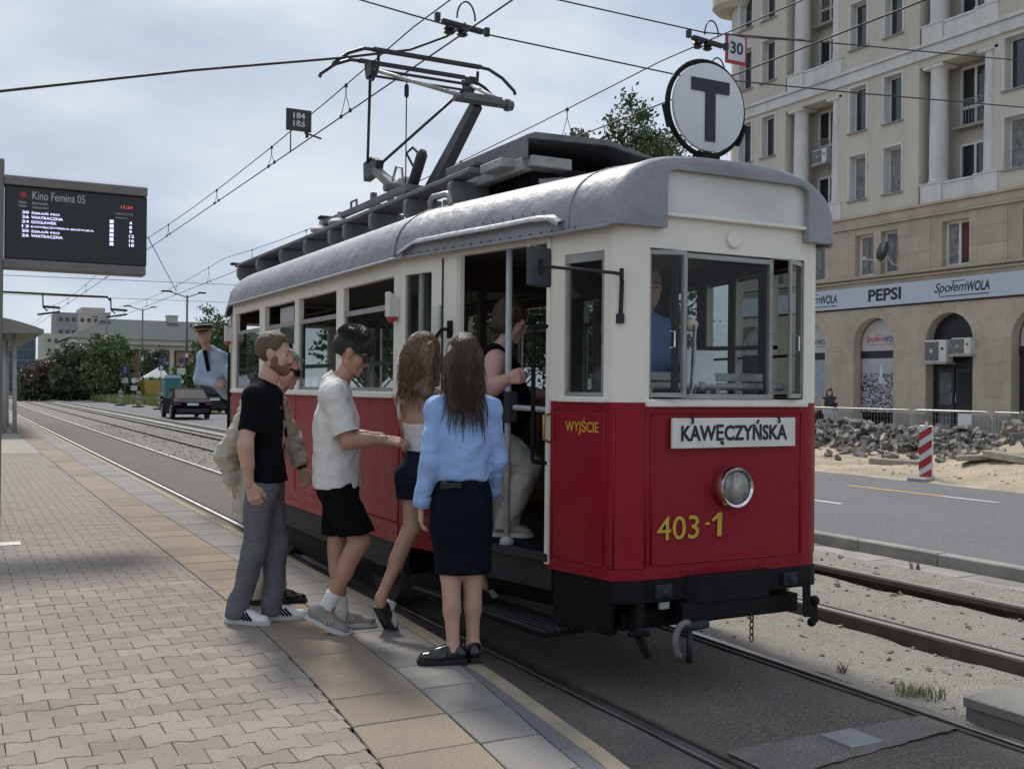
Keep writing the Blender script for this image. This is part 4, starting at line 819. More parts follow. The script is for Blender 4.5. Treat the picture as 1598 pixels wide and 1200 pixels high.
def lampbox(x, y_, z, nm='signal_lamp'):
    q = MB(); q.prism([(0, 0), (.075, 0), (.075, .17), (0, .125)], (x, y_ - .04, z), (-1, 0, 0), (0, 0, 1), (0, .08, 0)); o = q.build(nm, m_whp, TR, bevel=.005); q = MB(); sph(q, (x - .04, y_, z - .005), .034, 12, 8, rad=(1, 1, 1)); q.build('lamp_bulb', m_redlamp, o, smooth=True)
lampbox(2.62, 6.58, 2.105); lampbox(2.62, 11.3, 2.105)
q = MB(); q.lathe([(.005, .05), (.045, 0), (.03, -.02), (.02, -.06)], (2.59, 9.05, 1.86), (0, 0, 1), 12); q.build('side_lamp', m_whp, TR, smooth=True)
# mirror
q = MB(); mc = Vector((2.70, 4.80, 2.275)); md_ = Vector((.96, .28, 0)).normalized(); q.obox(mc, md_ * .088, Vector((0, 0, .105)), md_.cross(Vector((0, 0, 1))) * .015); MR = q.build('rear_view_mirror', M('mirror_back', (.035, .045, .055), .35, .1, 6), TR, bevel=.03, seg=3)
nn = Vector((0, 0, 1)).cross(md_)
if nn.y > 0: nn = -nn
q = MB(); q.tube([mc + nn * .015, mc + nn * .035, (2.98, 4.52, 2.235), (3.03, 4.52, 2.23)], .009, 8); q.tube([(3.03, 4.52, 2.26), (3.03, 4.52, 2.21), (3.045, 4.54, 2.19), (3.045, 4.55, 2.0)], .012, 8); q.box(3.03, 4.535, 1.98, 3.06, 4.57, 2.03); q.obox(mc + nn * .02, Vector((0, 0, .04)), md_ * .012, nn * .008); q.build('mirror_arm', m_dkgrey, MR)
# papers in the windows, bag in the cab
q = MB(); q.box(2.70, 9.28, 2.02, 2.705, 9.72, 2.36); nb = q.build('notice', M('notice_paper', (.55, .55, .54), .8, .1, 9), TR)
q = MB(); cb = Vector((3.22, 4.95, 1.66))
for k in range(14):
    a = rnd.random() * 6.28; sph(q, cb + Vector((rnd.uniform(-.06, .06), rnd.uniform(-.1, .1), rnd.uniform(-.05, .06))), rnd.uniform(.04, .075), 7, 5)
q.build('plastic_bag', M('bag_white', (.5, .52, .55), .3, .2, 12, .5, 25), TR, smooth=True)

q = MB()
for k in range(34): sph(q, (2.612, 6.62 + k * .137, 1.545), .0055, 5, 3); sph(q, (2.612, 6.62 + k * .137, .66), .0055, 5, 3)
for k in range(22): sph(q, (3.27 + k * .046, 4.523, 1.54), .0045, 5, 3); sph(q, (3.24 + k * .048, 4.523, .672), .005, 5, 3)
for k in range(10): sph(q, tp(1.51 + k * .042, .672, .006), .005, 5, 3)
q.build('panel_screws', m_red, TR, kind='stuff')

gd = (RT1 - RT0).normalized(); q = MB(); wall(q, RT0 + gd * .21, RT0 + gd * 1.39, .62, 1.50, [], .03, (UL.x, -UL.y)); q.build('doorway_shade_panel', m_dkgrey, TR)  # added dark panel standing for the dim doorway, hides the conductor's legs
q = MB(); gp = RT0 + gd * .5 - Vector((UL.x, -UL.y)) * .03; q.tube([(gp.x, gp.y, .7), (gp.x, gp.y, 2.0)], .016, 8); q.build('door_pole', m_black, TR, smooth=True)
# ================================================================== APARTMENT BUILDING WITH SHOPS
XF = 33.0; KB = 33 / 31.
fy = lambda v: v * KB
fz = lambda v: 1.64 + (v - 1.64) * KB
m_stone = M('facade_stone', (.47, .40, .318), .95, .08, 1.3, .3, 30, fine=.10, fscale=14, rand=.08, stain=.5, stcol=(.37, .305, .235), stscale=1.2, stz=.4, spec=.2)
m_stone2 = M('facade_stone_back', (.45, .385, .305), .9, .13, .8, .2, 30, stain=.3, stcol=(.3, .24, .18), stscale=.8, stz=.3, spec=.2)
m_plast = M('facade_plaster', (.60, .555, .475), .95, .05, .7, .2, 40, fine=.05, fscale=12, stain=.5, stcol=(.50, .455, .385), stscale=1.3, stz=.18, spec=.2)
m_plw = M('facade_white_plaster', (.67, .66, .63), .9, .06, 1, .1, 40, fine=.04, fscale=14, stain=.5, stcol=(.46, .45, .42), stscale=2.2, stz=.2)
m_wfr = M('window_frame_white', (.70, .69, .66), .5, .06, 3)
m_wgl = M('window_dark_glass', (.02, .024, .028), .06, .3, 1.5, spec=.9)
m_curt = M('curtain_grey', (.22, .22, .21), .8, .4, 5); m_curr = M('curtain_red', (.11, .03, .03), .8, .4, 5)
m_sill = M('sill_grey', (.3, .28, .25), .7)
BL = empty('apartment_building', (XF, fy(30), 0), 'beige apartment building with white columns, stone arcade and shop signs across the road', 'building')
Y0, Y1 = fy(14), fy(37.2)
wc = [15.2, 16.95, 21.2, 23.03, 28.2, 29.93, 35.05, 36.55]
rowsz = [(9.1, 10.83), (11.75, 13.5), (15.0, 16.8), (17.7, 19.5)]
logs = [(17.0 - .1, 20.0), (23.85, 26.99), (30.92, 33.98)]
holes = []
for c in wc:
    for a, b_ in rowsz: holes.append((fy(c - .42) - Y0, fy(c + .42) - Y0, fz(a), fz(b_)))
for a, b_ in logs:
    for za, zb in ((8.42, 13.62), (14.15, 20.0)): holes.append((fy(a) - Y0, fy(b_) - Y0, fz(za), fz(zb)))
q = MB(); wall(q, (XF, Y0), (XF, Y1), fz(8.40), fz(21), holes, .42, (1, 0)); q.build('plaster_wall', m_plast, BL)
# rounded far corner and return wall
q = MB(); rc = 1.0; arcp = [(XF + rc - rc * math.cos(t), Y1 + rc * math.sin(t)) for t in [R_(90) * i / 8 for i in range(9)]] + [(XF + 14, Y1 + rc)]
for za, zb, mt, nm, off in ((fz(8.4), fz(21), m_plast, 'corner_wall', 0), (0, fz(8.4), m_stone, 'corner_stone', -.03)):
    q = MB(); q.sheet([[(x, y, za) for x, y in arcp], [(x, y, zb) for x, y in arcp]]); q.build(nm, mt, BL, smooth=True)
q = MB(); q.lathe([(1.0, 0), (1.25, .25), (1.25, 2.2), (.1, 2.25)], (XF + .6, Y1 + .6, fz(18.85)), (0, 0, 1), 24); q.build('corner_balcony', m_plast, BL, auto=True)
q = MB(); q.box(XF + 1.32, Y0 + .05, 0, XF + 13.9, Y1 - .02, fz(20.9)); q.build('core', m_int, BL)
# cornices
def cornice(z0, z1, pr, mat, nm='cornice'):
    q = MB(); q.box(XF - pr, Y0, z0, XF - .001, Y1 + .02, z1); q.build(nm, mat, BL, bevel=.01)
cornice(fz(13.68), fz(13.82), .10, m_plw); cornice(fz(13.83), fz(14.10), .05, m_plw, 'frieze'); cornice(fz(14.11), fz(14.22), .14, m_plw)
cornice(fz(7.95), fz(8.03), .10, m_stone); cornice(fz(8.04), fz(8.34), .05, m_stone, 'frieze'); cornice(fz(8.35), fz(8.45), .12, m_stone)
cornice(fz(5.98), fz(6.08), .14, m_stone, 'ledge'); cornice(fz(5.84), fz(5.92), .07, m_stone, 'ledge')
# plaster windows
k = 0
for c in wc:
    for a, b_ in rowsz:
        if c < 20 and a > 12: continue
        ya, yb, za, zb = fy(c - .42), fy(c + .42), fz(a), fz(b_); q = MB()
        for (p, r_) in (((ya - .08, za - .02), (ya, zb + .08)), ((yb, za - .02), (yb + .08, zb + .08)), ((ya, zb), (yb, zb + .08))): q.box(XF - .03, p[0], p[1], XF + .02, r_[0], r_[1])
        q.box(XF + .002, ya + .001, za, XF + .38, ya + .012, zb); q.box(XF + .002, yb - .012, za, XF + .38, yb - .001, zb); q.box(XF + .002, ya, zb - .012, XF + .38, yb, zb - .001)
        w = q.build('window', m_plw, BL)
        q = MB(); q.box(XF - .10, ya - .1, za - .07, XF + .3, yb + .1, za - .02); q.build('sill', m_sill, w)
        q = MB(); x = XF + .30
        for p, r_ in (((ya + .015, za), (ya + .085, zb - .015)), ((yb - .085, za), (yb - .015, zb - .015)), ((ya + .085, za), (yb - .085, za + .07)), ((ya + .085, zb - .085), (yb - .085, zb - .015))): q.box(x, p[0], p[1], x + .05, r_[0], r_[1])
        if k % 3 == 1: q.beam((x - .0, ya + .12, za + .08), (x - .16, ya + .12, zb - .1), .06, .04)
        q.build('frame', m_wfr, w)
        q = MB(); q.box(x + .02, ya + .015, za, x + .03, yb - .015, zb); q.build('pane', m_wgl if k % 4 else m_curt, w); k += 1
# loggias
def railing(y0, y1, z0, z1, x, par):
    q = MB()
    for z in (z0, z0 + (z1 - z0) * .72, z1): q.tube([(x, y0, z), (x, y1, z)], .014, 5)
    n = int((y1 - y0) / .13)
    for i in range(n + 1): yy = y0 + (y1 - y0) * i / n; q.tube([(x, yy, z0), (x, yy, z0 + (z1 - z0) * .72)], .009, 4)
    for i in range(n): yy = y0 + (y1 - y0) * (i + .5) / n; q.tube([(x, yy + .065 * math.cos(t), z0 + (z1 - z0) * .86 + .08 * math.sin(t)) for t in [j * math.pi / 4 for j in range(9)]], .008, 4)
    q.build('railing', M('iron_pale', (.36, .35, .33), .6), par)
for li, (a, b_) in enumerate(logs):
    for lv, (za, zb) in enumerate(((8.42, 13.62), (14.15, 20.0))):
        if li == 0 and lv: continue
        ya, yb = fy(a), fy(b_); XB_ = XF + 1.15
        q = MB(); q.box(XB_, ya - .3, fz(za) - .3, XB_ + .1, yb + .3, fz(zb) + .2); q.box(XF + .421, ya - .1, fz(za), XB_, ya - .002, fz(zb)); q.box(XF + .421, yb + .002, fz(za), XB_, yb + .1, fz(zb)); q.box(XF + .421, ya, fz(za) - .2, XB_, yb, fz(za) - .002); q.box(XF + .421, ya, fz(zb) + .002, XB_, yb, fz(zb) + .15)
        LG = q.build('loggia', m_plast, BL)
        for yc, r in ((yb - .62, .36), (ya + .30, .36)):
            q = MB(); z0 = fz(za) + .78; z1 = fz(zb) - .35
            q.lathe([(r * 1.12, 0), (r * 1.12, .08), (r, .14), (r * .97, (z1 - z0) * .5), (r * .88, z1 - z0 - .08), (r * .95, z1 - z0)], (XF + .40, yc, z0), (0, 0, 1), 28); q.build('column', m_plw, LG, auto=True)
            q = MB(); q.box(XF + .0, yc - .46, z1, XF + .84, yc + .46, z1 + .12); q.build('column_capital', m_plw, LG, bevel=.01)
            q = MB(); q.box(XF - .06, yc - .48, fz(za) + .002, XF + .86, yc + .48, z0); q.box(XF - .1, yc - .52, z0 - .06, XF + .9, yc + .52, z0 - .0); q.build('pedestal', m_plw, LG, bevel=.01)
        q = MB(); q.box(XF + .02, ya + .79, fz(za) + .01, XF + .14, yb - 1.11, fz(za) + .66); q.box(XF - .02, ya + .79, fz(za) + .67, XF + .2, yb - 1.11, fz(za) + .75); q.build('parapet', m_plw, LG)
        q = MB(); q.box(XF + .01, ya, fz(zb) - .22, XF + .9, yb, fz(zb) - .0); q.build('lintel', m_plast, LG)
        yc = fy(a + .48 + .55) + .55
        for wi, (z0, z1, hw_) in enumerate(((fz(za + .62), fz(za + 2.1), .62), (fz(za + 2.75), fz(za + 4.85), .62))):
            q = MB(); q.box(XB_ - .02, yc - hw_, z0, XB_ - .005, yc + hw_, z1); w = q.build('loggia_window', m_wgl, LG); q = MB()
            for yy in (yc - hw_, yc - .02, yc + hw_): q.box(XB_ - .08, yy - .05, z0, XB_ - .021, yy + .05, z1)
            for zz in (z0, z1) + ((z0 + .7,) if wi else ()): q.box(XB_ - .075, yc - hw_, zz - .05, XB_ - .021, yc + hw_, zz + .05)
            q.build('frame', m_wfr, w)
            if wi: railing(yc - .75, yc + .75, z0, z0 + .95, XB_ - .35, LG); q = MB(); q.box(XB_ - .45, yc - .8, z0 - .12, XB_ - .001, yc + .8, z0 - .02); q.build('balcony_slab', m_sill, LG)
# stone first floor
h2 = []
win2 = [(27.93, 28.75, 'g'), (29.1, 30.0, 'g'), (24.8, 25.95, 'r'), (31.6, 32.5, 'g'), (34.0, 35.0, 'g'), (21.6, 22.75, 'r'), (18.2, 19.4, 'g')]
for a, b_, t in win2: h2.append((fy(a) - Y0, fy(b_) - Y0, fz(6.09), fz(7.70)))
q = MB(); wall(q, (XF + .02, Y0), (XF + .02, Y1), fz(5.67), fz(8.40), h2, .4, (1, 0)); q.build('stone_wall', m_stone2, BL)
for a, b_, t in win2:
    ya, yb, za, zb = fy(a), fy(b_), fz(6.09), fz(7.70); x = XF + .30
    q = MB(); q.box(x + .03, ya, za, x + .05, yb, zb); w = q.build('window', m_wgl, BL); q = MB()
    for yy in ((ya + .05, (ya + yb) / 2, yb - .05) if t == 'r' else (ya + .05, yb - .05)): q.box(x - .03, yy - .05, za, x + .029, yy + .05, zb)
    for zz in (za + .05, zb - .05): q.box(x - .025, ya, zz - .05, x + .028, yb, zz + .05)
    q.build('frame', m_wfr, w)
    for j, (u0, u1, mt) in enumerate(((ya + .1, (ya + yb) / 2 - .05, m_curr if t == 'r' else m_curt), ((ya + yb) / 2 + .05, yb - .1, m_curt))):
        q = MB(); q.box(x + .02, u0, za + .1, x + .0295, u1, zb - .1); q.build('curtain', mt, w)
for a, b_ in ((26.0, 26.45), (28.76, 29.09), (22.76, 23.3)):
    q = MB(); q.box(XF + .1, fy(a), fz(6.09), XF + .2, fy(b_), fz(7.7)); q.build('fluted_panel', m_stone2, BL)
# stone blocks of the first floor
def blocks(y0, y1, z0, z1, cw, ch, avoid, x=XF, jit=0):
    r_ = 0; z = z0
    while z < z1 - .05:
        zt = min(z + ch, z1); yv = y0 - (cw * .5 if r_ % 2 else 0)
        while yv < y1:
            a, b_ = max(yv, y0), min(yv + cw, y1)
            segs = [(a, b_)]
            for ha, hb, hza, hzb in avoid:
                if zt > hza + .02 and z < hzb - .02:
                    ns = []
                    for s0, s1 in segs:
                        if hb <= s0 or ha >= s1: ns.append((s0, s1))
                        else:
                            if s0 < ha: ns.append((s0, ha))
                            if s1 > hb: ns.append((hb, s1))
                    segs = ns
            for s0, s1 in segs:
                if s1 - s0 > .1: q = MB(); q.box(x - rnd.uniform(.0, .008), s0 + .004, z + .004, x + .05, s1 - .004, zt - .004); q.build('stone_block', m_stone, BL)
            yv += cw
        z += ch; r_ += 1
av = [(fy(a), fy(b_), fz(6.09), fz(7.70)) for a, b_, t in win2] + [(fy(a), fy(b_), fz(6.09), fz(7.70)) for a, b_ in ((26.0, 26.45), (28.76, 29.09), (22.76, 23.3))]
blocks(fy(20.5), fy(33.5), fz(6.09), fz(7.94), 1.05, .66, av)
# arcade
arches = [(32.56, 'milky'), (29.05, 'poster'), (25.6, 'door'), (22.12, 'glass'), (18.64, 'glass'), (36.1, 'glass')]
AR_, ZS, ZT = .99 * KB, fz(3.47), fz(4.9); n = 14; RV = .55
q = MB(); lasty = Y0
cs = sorted(fy(c) for c, t in arches)
for c in cs:
    q.add([(XF, lasty, 0), (XF, c - AR_, 0), (XF, c - AR_, ZT), (XF, lasty, ZT)], [(0, 1, 2, 3)])
    pts = [(c - AR_ * math.cos(math.pi * i / n), ZS + AR_ * math.sin(math.pi * i / n)) for i in range(n + 1)]
    for (a, za), (b_, zb) in zip(pts, pts[1:]): q.add([(XF, a, za), (XF, b_, zb), (XF, b_, ZT), (XF, a, ZT), (XF + RV, a, za), (XF + RV, b_, zb)], [(0, 1, 2, 3), (0, 1, 5, 4)])
    for s in (-1, 1): q.add([(XF, c + s * AR_, 0), (XF, c + s * AR_, ZS), (XF + RV, c + s * AR_, ZS), (XF + RV, c + s * AR_, 0)], [(0, 1, 2, 3)])
    lasty = c + AR_
q.add([(XF, lasty, 0), (XF, Y1, 0), (XF, Y1, ZT), (XF, lasty, ZT)], [(0, 1, 2, 3)])
q.add([(XF, Y0, ZT), (XF, Y1, ZT), (XF, Y1, fz(5.67)), (XF, Y0, fz(5.67))], [(0, 1, 2, 3)])
q.build('arcade_wall', m_stone, BL)
# voussoirs: raised wedge blocks round the arches
for c in cs[1:5]:
    for i in range(7):
        t0, t1 = math.pi * i / 7 + .012, math.pi * (i + 1) / 7 - .012; r0, r1 = AR_ + .004, AR_ + .42
        P_ = [(c - r * math.cos(t), ZS + r * math.sin(t)) for r, t in ((r0, t0), (r1, t0), (r1, (t0 + t1) / 2), (r1, t1), (r0, t1), (r0, (t0 + t1) / 2))]
        q = MB(); q.prism([(yy, min(zz, ZT - .01)) for yy, zz in P_], (XF - .012, 0, 0), (0, 1, 0), (0, 0, 1), (.04, 0, 0)); q.build('arch_stone', m_stone, BL)
    blocks(c + AR_ + .004, c + fy(3.475) - AR_ - .004, fz(.86), ZS, .72, .62, [], XF - .004)
q = MB()
prev = fy(15)
for c in cs[1:]:
    q = MB(); q.box(XF - .06, prev, 0, XF + .02, c - AR_ - .01, fz(.84)); q.build('plinth', M('plinth_granite', (.29, .27, .245), .85, .2, 3, .2, 60, rand=.08), BL, bevel=.01); prev = c + AR_ + .01
m_milk = M('milky_glass', (.50, .50, .49), .3, .06, 2); m_blk = M('dark_frame', (.018, .018, .02), .4, .2, 4); m_gloss = M('shop_glass_dark', (.03, .034, .038), .1, .2, 2)
def halfdisc(c, r, x, z0, mat, par, nm, zb=None):
    q = MB(); pts = [(c - r * math.cos(math.pi * i / 20), ZS + r * math.sin(math.pi * i / 20)) for i in range(21)]
    if zb is not None: pts = [(c - r, zb)] + pts + [(c + r, zb)]
    q.prism(pts, (x, 0, 0), (0, 1, 0), (0, 0, 1), (.03, 0, 0)); return q.build(nm, mat, par)
m_txr = M('sign_red', (.45, .02, .04), .5); m_txb = M('sign_blue', (.05, .07, .25), .5); m_txk = M('sign_ink', (.012, .018, .028), .5)
UD, VD = (0, -1, 0), (0, 0, 1)
def logo(y_left, z, w, h, x, par, m1, m2, nm='logo'):
    """script word + bold word with over and under lines; y_left = higher y"""
    text('Społem', (x, y_left, z + h * .16), UD, VD, w * .56, h * .78, nm + '_script', m1, par, bold=.012, shear=.35)
    text('WOLA', (x, y_left - w * .585, z + h * .26), UD, VD, w * .40, h * .62, nm + '_bold', m2, par, bold=.03, shear=.12)
    q = MB(); q.box(x - .006, y_left - w * .97, z + h * .05, x - .002, y_left - w * .12, z + h * .105); q.box(x - .006, y_left - w * .56, z + h * .96, x - .002, y_left - w * .33, z + h * 1.01); q.build(nm + '_lines', m1, par)
for c0, t in arches:
    c = fy(c0); x = XF + .42; r = AR_ - .005
    if t == 'door':
        f = halfdisc(c, r, x, 0, m_blk, BL, 'door_surround', .1)
        q = MB(); q.box(x - .06, c - r, fz(3.05), x - .001, c + r, fz(3.2)); q.build('transom', m_blk, f)
        for s in (-1, 1):
            q = MB(); q.box(x - .08, c + s * .03, .2, x - .002, c + s * .80, fz(2.5)); dr = q.build('shop_door', m_blk, BL, bevel=.01)
            for z0, z1 in ((.35, fz(1.05)), (fz(1.2), fz(2.35))): q = MB(); q.box(x - .09, c + s * .15, z0, x - .081, c + s * .68, z1); q.build('pane', m_gloss if s < 0 else M('shop_glass_grey', (.12, .125, .125), .15, .3, 2), dr)
            q = MB(); q.tube([(x - .09, c + s * .1, 1.25), (x - .15, c + s * .1, 1.25), (x - .15, c + s * .1, 1.6), (x - .09, c + s * .1, 1.6)], .015, 6); q.build('handle', m_steel, dr)
        q = MB(); q.box(XF - .3, c - AR_ - .3, .1, x, c + AR_ + .3, .22); q.build('doorstep', m_conc, BL)
    else:
        f = halfdisc(c, r, x + .02, 0, m_blk, BL, 'arch_window', fz(.82))
        q = MB(); q.box(x - .02, c - r, fz(2.93), x + .019, c + r, fz(3.2)); q.build('transom', m_blk, f)
        up_ = halfdisc(c, r - .06, x - .012, 0, m_milk, f, 'fanlight', fz(3.21))
        q = MB(); q.box(x - .012, c - r + .06, fz(.86), x + .018, c + r - .06, fz(2.92)); lowp = q.build('display_pane', {'milky': M('display_blue', (.33, .37, .42), .3), 'glass': m_gloss, 'poster': m_milk}[t], f)
        logo(c + r * .78, fz(3.42), r * 1.62, .42, x - .013, up_, m_txr, m_txb)
        if t == 'poster':
            pm_ = bpy.data.materials.new('city_photo'); pm_.use_nodes = True; tt = pm_.node_tree; Nn = tt.nodes; K = tt.links.new; bs = Nn['Principled BSDF']; bs.inputs['Roughness'].default_value = .35
            gg = Nn.new('ShaderNodeNewGeometry'); mpn = Nn.new('ShaderNodeMapping'); mpn.inputs['Scale'].default_value = (1, 5, 11); K(gg.outputs['Position'], mpn.inputs[0])
            vo = Nn.new('ShaderNodeTexVoronoi'); vo.inputs['Scale'].default_value = 2.2; K(mpn.outputs[0], vo.inputs[0]); no = Nn.new('ShaderNodeTexNoise'); no.inputs['Scale'].default_value = 1.5; no.inputs['Detail'].default_value = 6; K(mpn.outputs[0], no.inputs[0])
            mm = Nn.new('ShaderNodeMath'); mm.operation = 'MULTIPLY'; K(vo.outputs['Color'], mm.inputs[0]); K(no.outputs[0], mm.inputs[1]); rp = Nn.new('ShaderNodeValToRGB'); rp.color_ramp.elements[0].position = .12; rp.color_ramp.elements[0].color = (.02, .02, .025, 1); rp.color_ramp.elements[1].position = .42; rp.color_ramp.elements[1].color = (.55, .55, .58, 1); K(mm.outputs[0], rp.inputs[0]); K(rp.outputs[0], bs.inputs['Base Color'])
            q = MB(); q.box(x - .02, c - r + .06, fz(.86), x - .013, c + r - .06, fz(2.35)); PO_ = q.build('city_photograph', pm_, lowp)
            q = MB(); q.box(x - .02, c - r + .06, fz(2.351), x - .013, c + r - .06, fz(2.91)); q.build('photograph_sky', M('photo_sky', (.42, .42, .45), .4, .15, .8), lowp)
            q = MB(); mt_ = M('photo_white', (.62, .62, .64), .4, .2, 6)
            for kq, (hw_, z0, z1) in enumerate(((.19, 1.95, 2.0), (.12, 2.01, 2.2), (.075, 2.21, 2.55), (.03, 2.56, 2.72))): q.box(x - .024, c - hw_ - .05, fz(z0), x - .0201, c + hw_ - .05, fz(z1))
            q.build('photographed_tower', mt_, lowp)
# sign band
q = MB(); q.box(XF - .12, fy(15), fz(4.88), XF - .02, fy(37), fz(5.66)); SB = q.build('shop_sign_band', M('sign_band_pale', (.50, .54, .60), .35, .03, .6, fine=.0), BL)
text('PEPSI', (XF - .12, fy(29.22), fz(5.06)), UD, VD, fy(1.58), .50, 'sign_lettering', m_txk, SB, bold=.035)
logo(fy(26.2), fz(4.98), fy(2.36), .60, XF - .12, SB, m_txk, m_txk); logo(fy(33.15), fz(4.98), fy(2.36), .60, XF - .12, SB, m_txk, m_txk)
q = MB(); q.box(XF - .05, fy(15), fz(4.82), XF - .0, fy(37), fz(4.875)); q.build('painted_band_shadow', m_dkgrey, SB)  # dark strip stands in for the shade beneath the sign band
# air conditioners
def aircon(x, y, z, w, h, dp, label, fan_left=True):
    e_ = empty('air_conditioner', (x, y, z), label, 'air conditioner', 'outdoor air conditioner units')
    q = MB(); q.box(x - dp, y - w / 2, z, x, y + w / 2, z + h); q.build('casing', M('aircon_white', (.58, .575, .54), .5, .06, 4), e_, bevel=.02)
    fc = Vector((x - dp, y + w * .16, z + h / 2)); q = MB(); q.box(x - dp - .012, y - w * .17, z + h * .08, x - dp - .001, y + w * .47, z + h * .92); q.build('grille', M('aircon_grille', (.09, .09, .09), .6), e_)
    q = MB()
    for r in (.12, .2, .28): q.tube([(fc.x - .02, fc.y + r * h * 1.45 * math.cos(t), fc.z + r * h * 1.45 * math.sin(t)) for t in [i * math.pi / 10 for i in range(21)]], .008, 4)
    q.lathe([(.07 * h * 1.4, 0), (.05 * h, .02)], fc + Vector((-.02, 0, 0)), (-1, 0, 0), 12); q.build('fan_guard', M('aircon_wire', (.5, .5, .48), .5), e_)
    q = MB(); q.box(x - dp - .004, y - w * .4, z + h * .55, x - dp - .001, y - w * .28, z + h * .65); q.build('badge', m_dkgrey, e_)
    q = MB(); q.box(x - dp - .05, y - w / 2 - .05, z - .06, x + .1, y + w / 2 + .05, z - .005); q.build('mounting_shelf', M('shelf_metal', (.35, .35, .34), .5), e_)
aircon(XF + .1, fy(25.9) + .05, fz(2.70), .98, .84, .42, 'large white air conditioner in the dark arch over the shop door')
aircon(XF + .1, fy(24.92), fz(2.95), .84, .62, .36, 'smaller white air conditioner beside the large one over the shop door')
aircon(XF + .75, fy(32.4), fz(11.0), .85, .62, .34, 'white air conditioner hanging on a loggia balcony between columns')
# satellite dish
sd = empty('satellite_dish', (XF, fy(28.0), fz(6.6)), 'dark satellite dish on a bent arm at a stone framed window', 'satellite dish')
q = MB(); q.lathe([(.001, 0), (.2, .02), (.42, .1)], (XF - .45, fy(28.15), fz(6.85)), (-.95, .25, .2), 24); q.build('dish', M('dish_dark', (.06, .07, .08), .5), sd, smooth=True)
q = MB(); q.tube([(XF, fy(27.85), fz(6.35)), (XF - .25, fy(27.9), fz(6.35)), (XF - .42, fy(28.1), fz(6.75))], .025, 6); q.tube([(XF - .42, fy(28.1), fz(6.5)), (XF - .85, fy(28.75), fz(6.6))], .018, 6); q.box(XF - .9, fy(28.72), fz(6.58), XF - .8, fy(28.8), fz(6.7)); q.build('arm', m_plw, sd)
# ---- mesh fence
m_galv = M('galvanised_tube', (.42, .42, .41), .45, .1, 8, metal=.5)
FX = 22.2
fl_l = ['galvanised mesh fence panel behind the rubble at the pedestrians', 'galvanised mesh fence panel in front of the poster window', 'rounded galvanised barrier in front of the dark shop door', 'galvanised mesh fence panel beyond the rounded barrier', 'last galvanised mesh fence panel behind the tall rubble heap', 'galvanised mesh fence panel hidden past the red tram']
for i, (ya, yb) in enumerate(((24.7, 22.2), (22.17, 19.55), (19.5, 17.05), (17.0, 14.5), (14.45, 11.95), (27.3, 24.75))):
    e_ = empty('fence_panel', (FX, (ya + yb) / 2, .13), fl_l[i], 'fence', 'mesh fence panels'); zt = 1.17; zb = .25; rr = .22 if i == 2 else .04
    q = MB(); pts = [(FX, ya, .05), (FX, ya, zt - rr)] + [(FX, ya - rr + rr * math.cos(t), zt - rr + rr * math.sin(t)) for t in (R_(30), R_(60), R_(90))] + [(FX, yb + rr - rr * math.cos(t), zt - rr + rr * math.sin(t)) for t in (R_(90), R_(60), R_(30))] + [(FX, yb, zt - rr), (FX, yb, .05)]
    q.tube(pts, .028 if i == 2 else .02, 8); q.build('tube_frame', m_galv, e_, smooth=True)
    q = MB(); q.tube([(FX, ya, zb), (FX, yb, zb)], .015, 6); q.tube([(FX, ya, .62), (FX, yb, .62)], .008, 5); q.build('rail', m_galv, e_)
    q = MB(); nn_ = int((ya - yb) / .11)
    for k in range(1, nn_): q.beam((FX, ya - k * .11, zb), (FX, ya - k * .11, zt - .03), .004, .004, up=(1, 0, 0))
    for k in range(1, 6): q.beam((FX, ya, zb + k * .15), (FX, yb, zb + k * .15), .004, .004)
    q.build('wire_mesh', m_galv, e_, kind='stuff')
q = MB(); q.sheet([[(FX - .05 - .01 * math.sin(j), 18.0 - .4 * i, 1.12 - .62 * j / 4) for i in (0, 1)] for j in range(5)]); q.build('notice_sheet', M('paper', (.72, .74, .75), .8), label='white paper sheet hung on the rounded barrier', cat='notice')
# striped beacon
bc = empty('traffic_beacon', (15.85, 13.55, .02), 'red and white striped traffic beacon standing at the edge of the road', 'traffic beacon')
q = MB(); q.box(15.83, 13.42, .08, 15.87, 13.72, 1.03); q.build('board', M('beacon_white', (.66, .66, .65), .4, .05, 6), bc, bevel=.008)
for k in range(4):
    q = MB(); z0 = .10 + k * .27; lo_, hi_ = .085, 1.025; poly = [(13.425, z0), (13.715, z0 - .17), (13.715, z0 - .03), (13.425, z0 + .14)]; poly = [(a, min(max(b_, lo_), hi_)) for a, b_ in poly]
    if len({round(b_, 3) for a, b_ in poly}) > 1: q.prism([(a - .0, b_) for a, b_ in poly], (15.822, 0, 0), (0, 1, 0), (0, 0, 1), (.005, 0, 0)); q.build('red_stripe', M('beacon_red', (.42, .025, .03), .4), bc)
q = MB(); q.box(15.6, 13.35, -.02, 16.1, 13.8, .075); q.build('base', M('beacon_base', (.3, .29, .28), .8), bc, bevel=.02); q = MB(); q.tube([(15.85, 13.57, 1.02), (15.85, 13.57, 1.10)], .025, 8); q.build('top_peg', m_whp, bc)
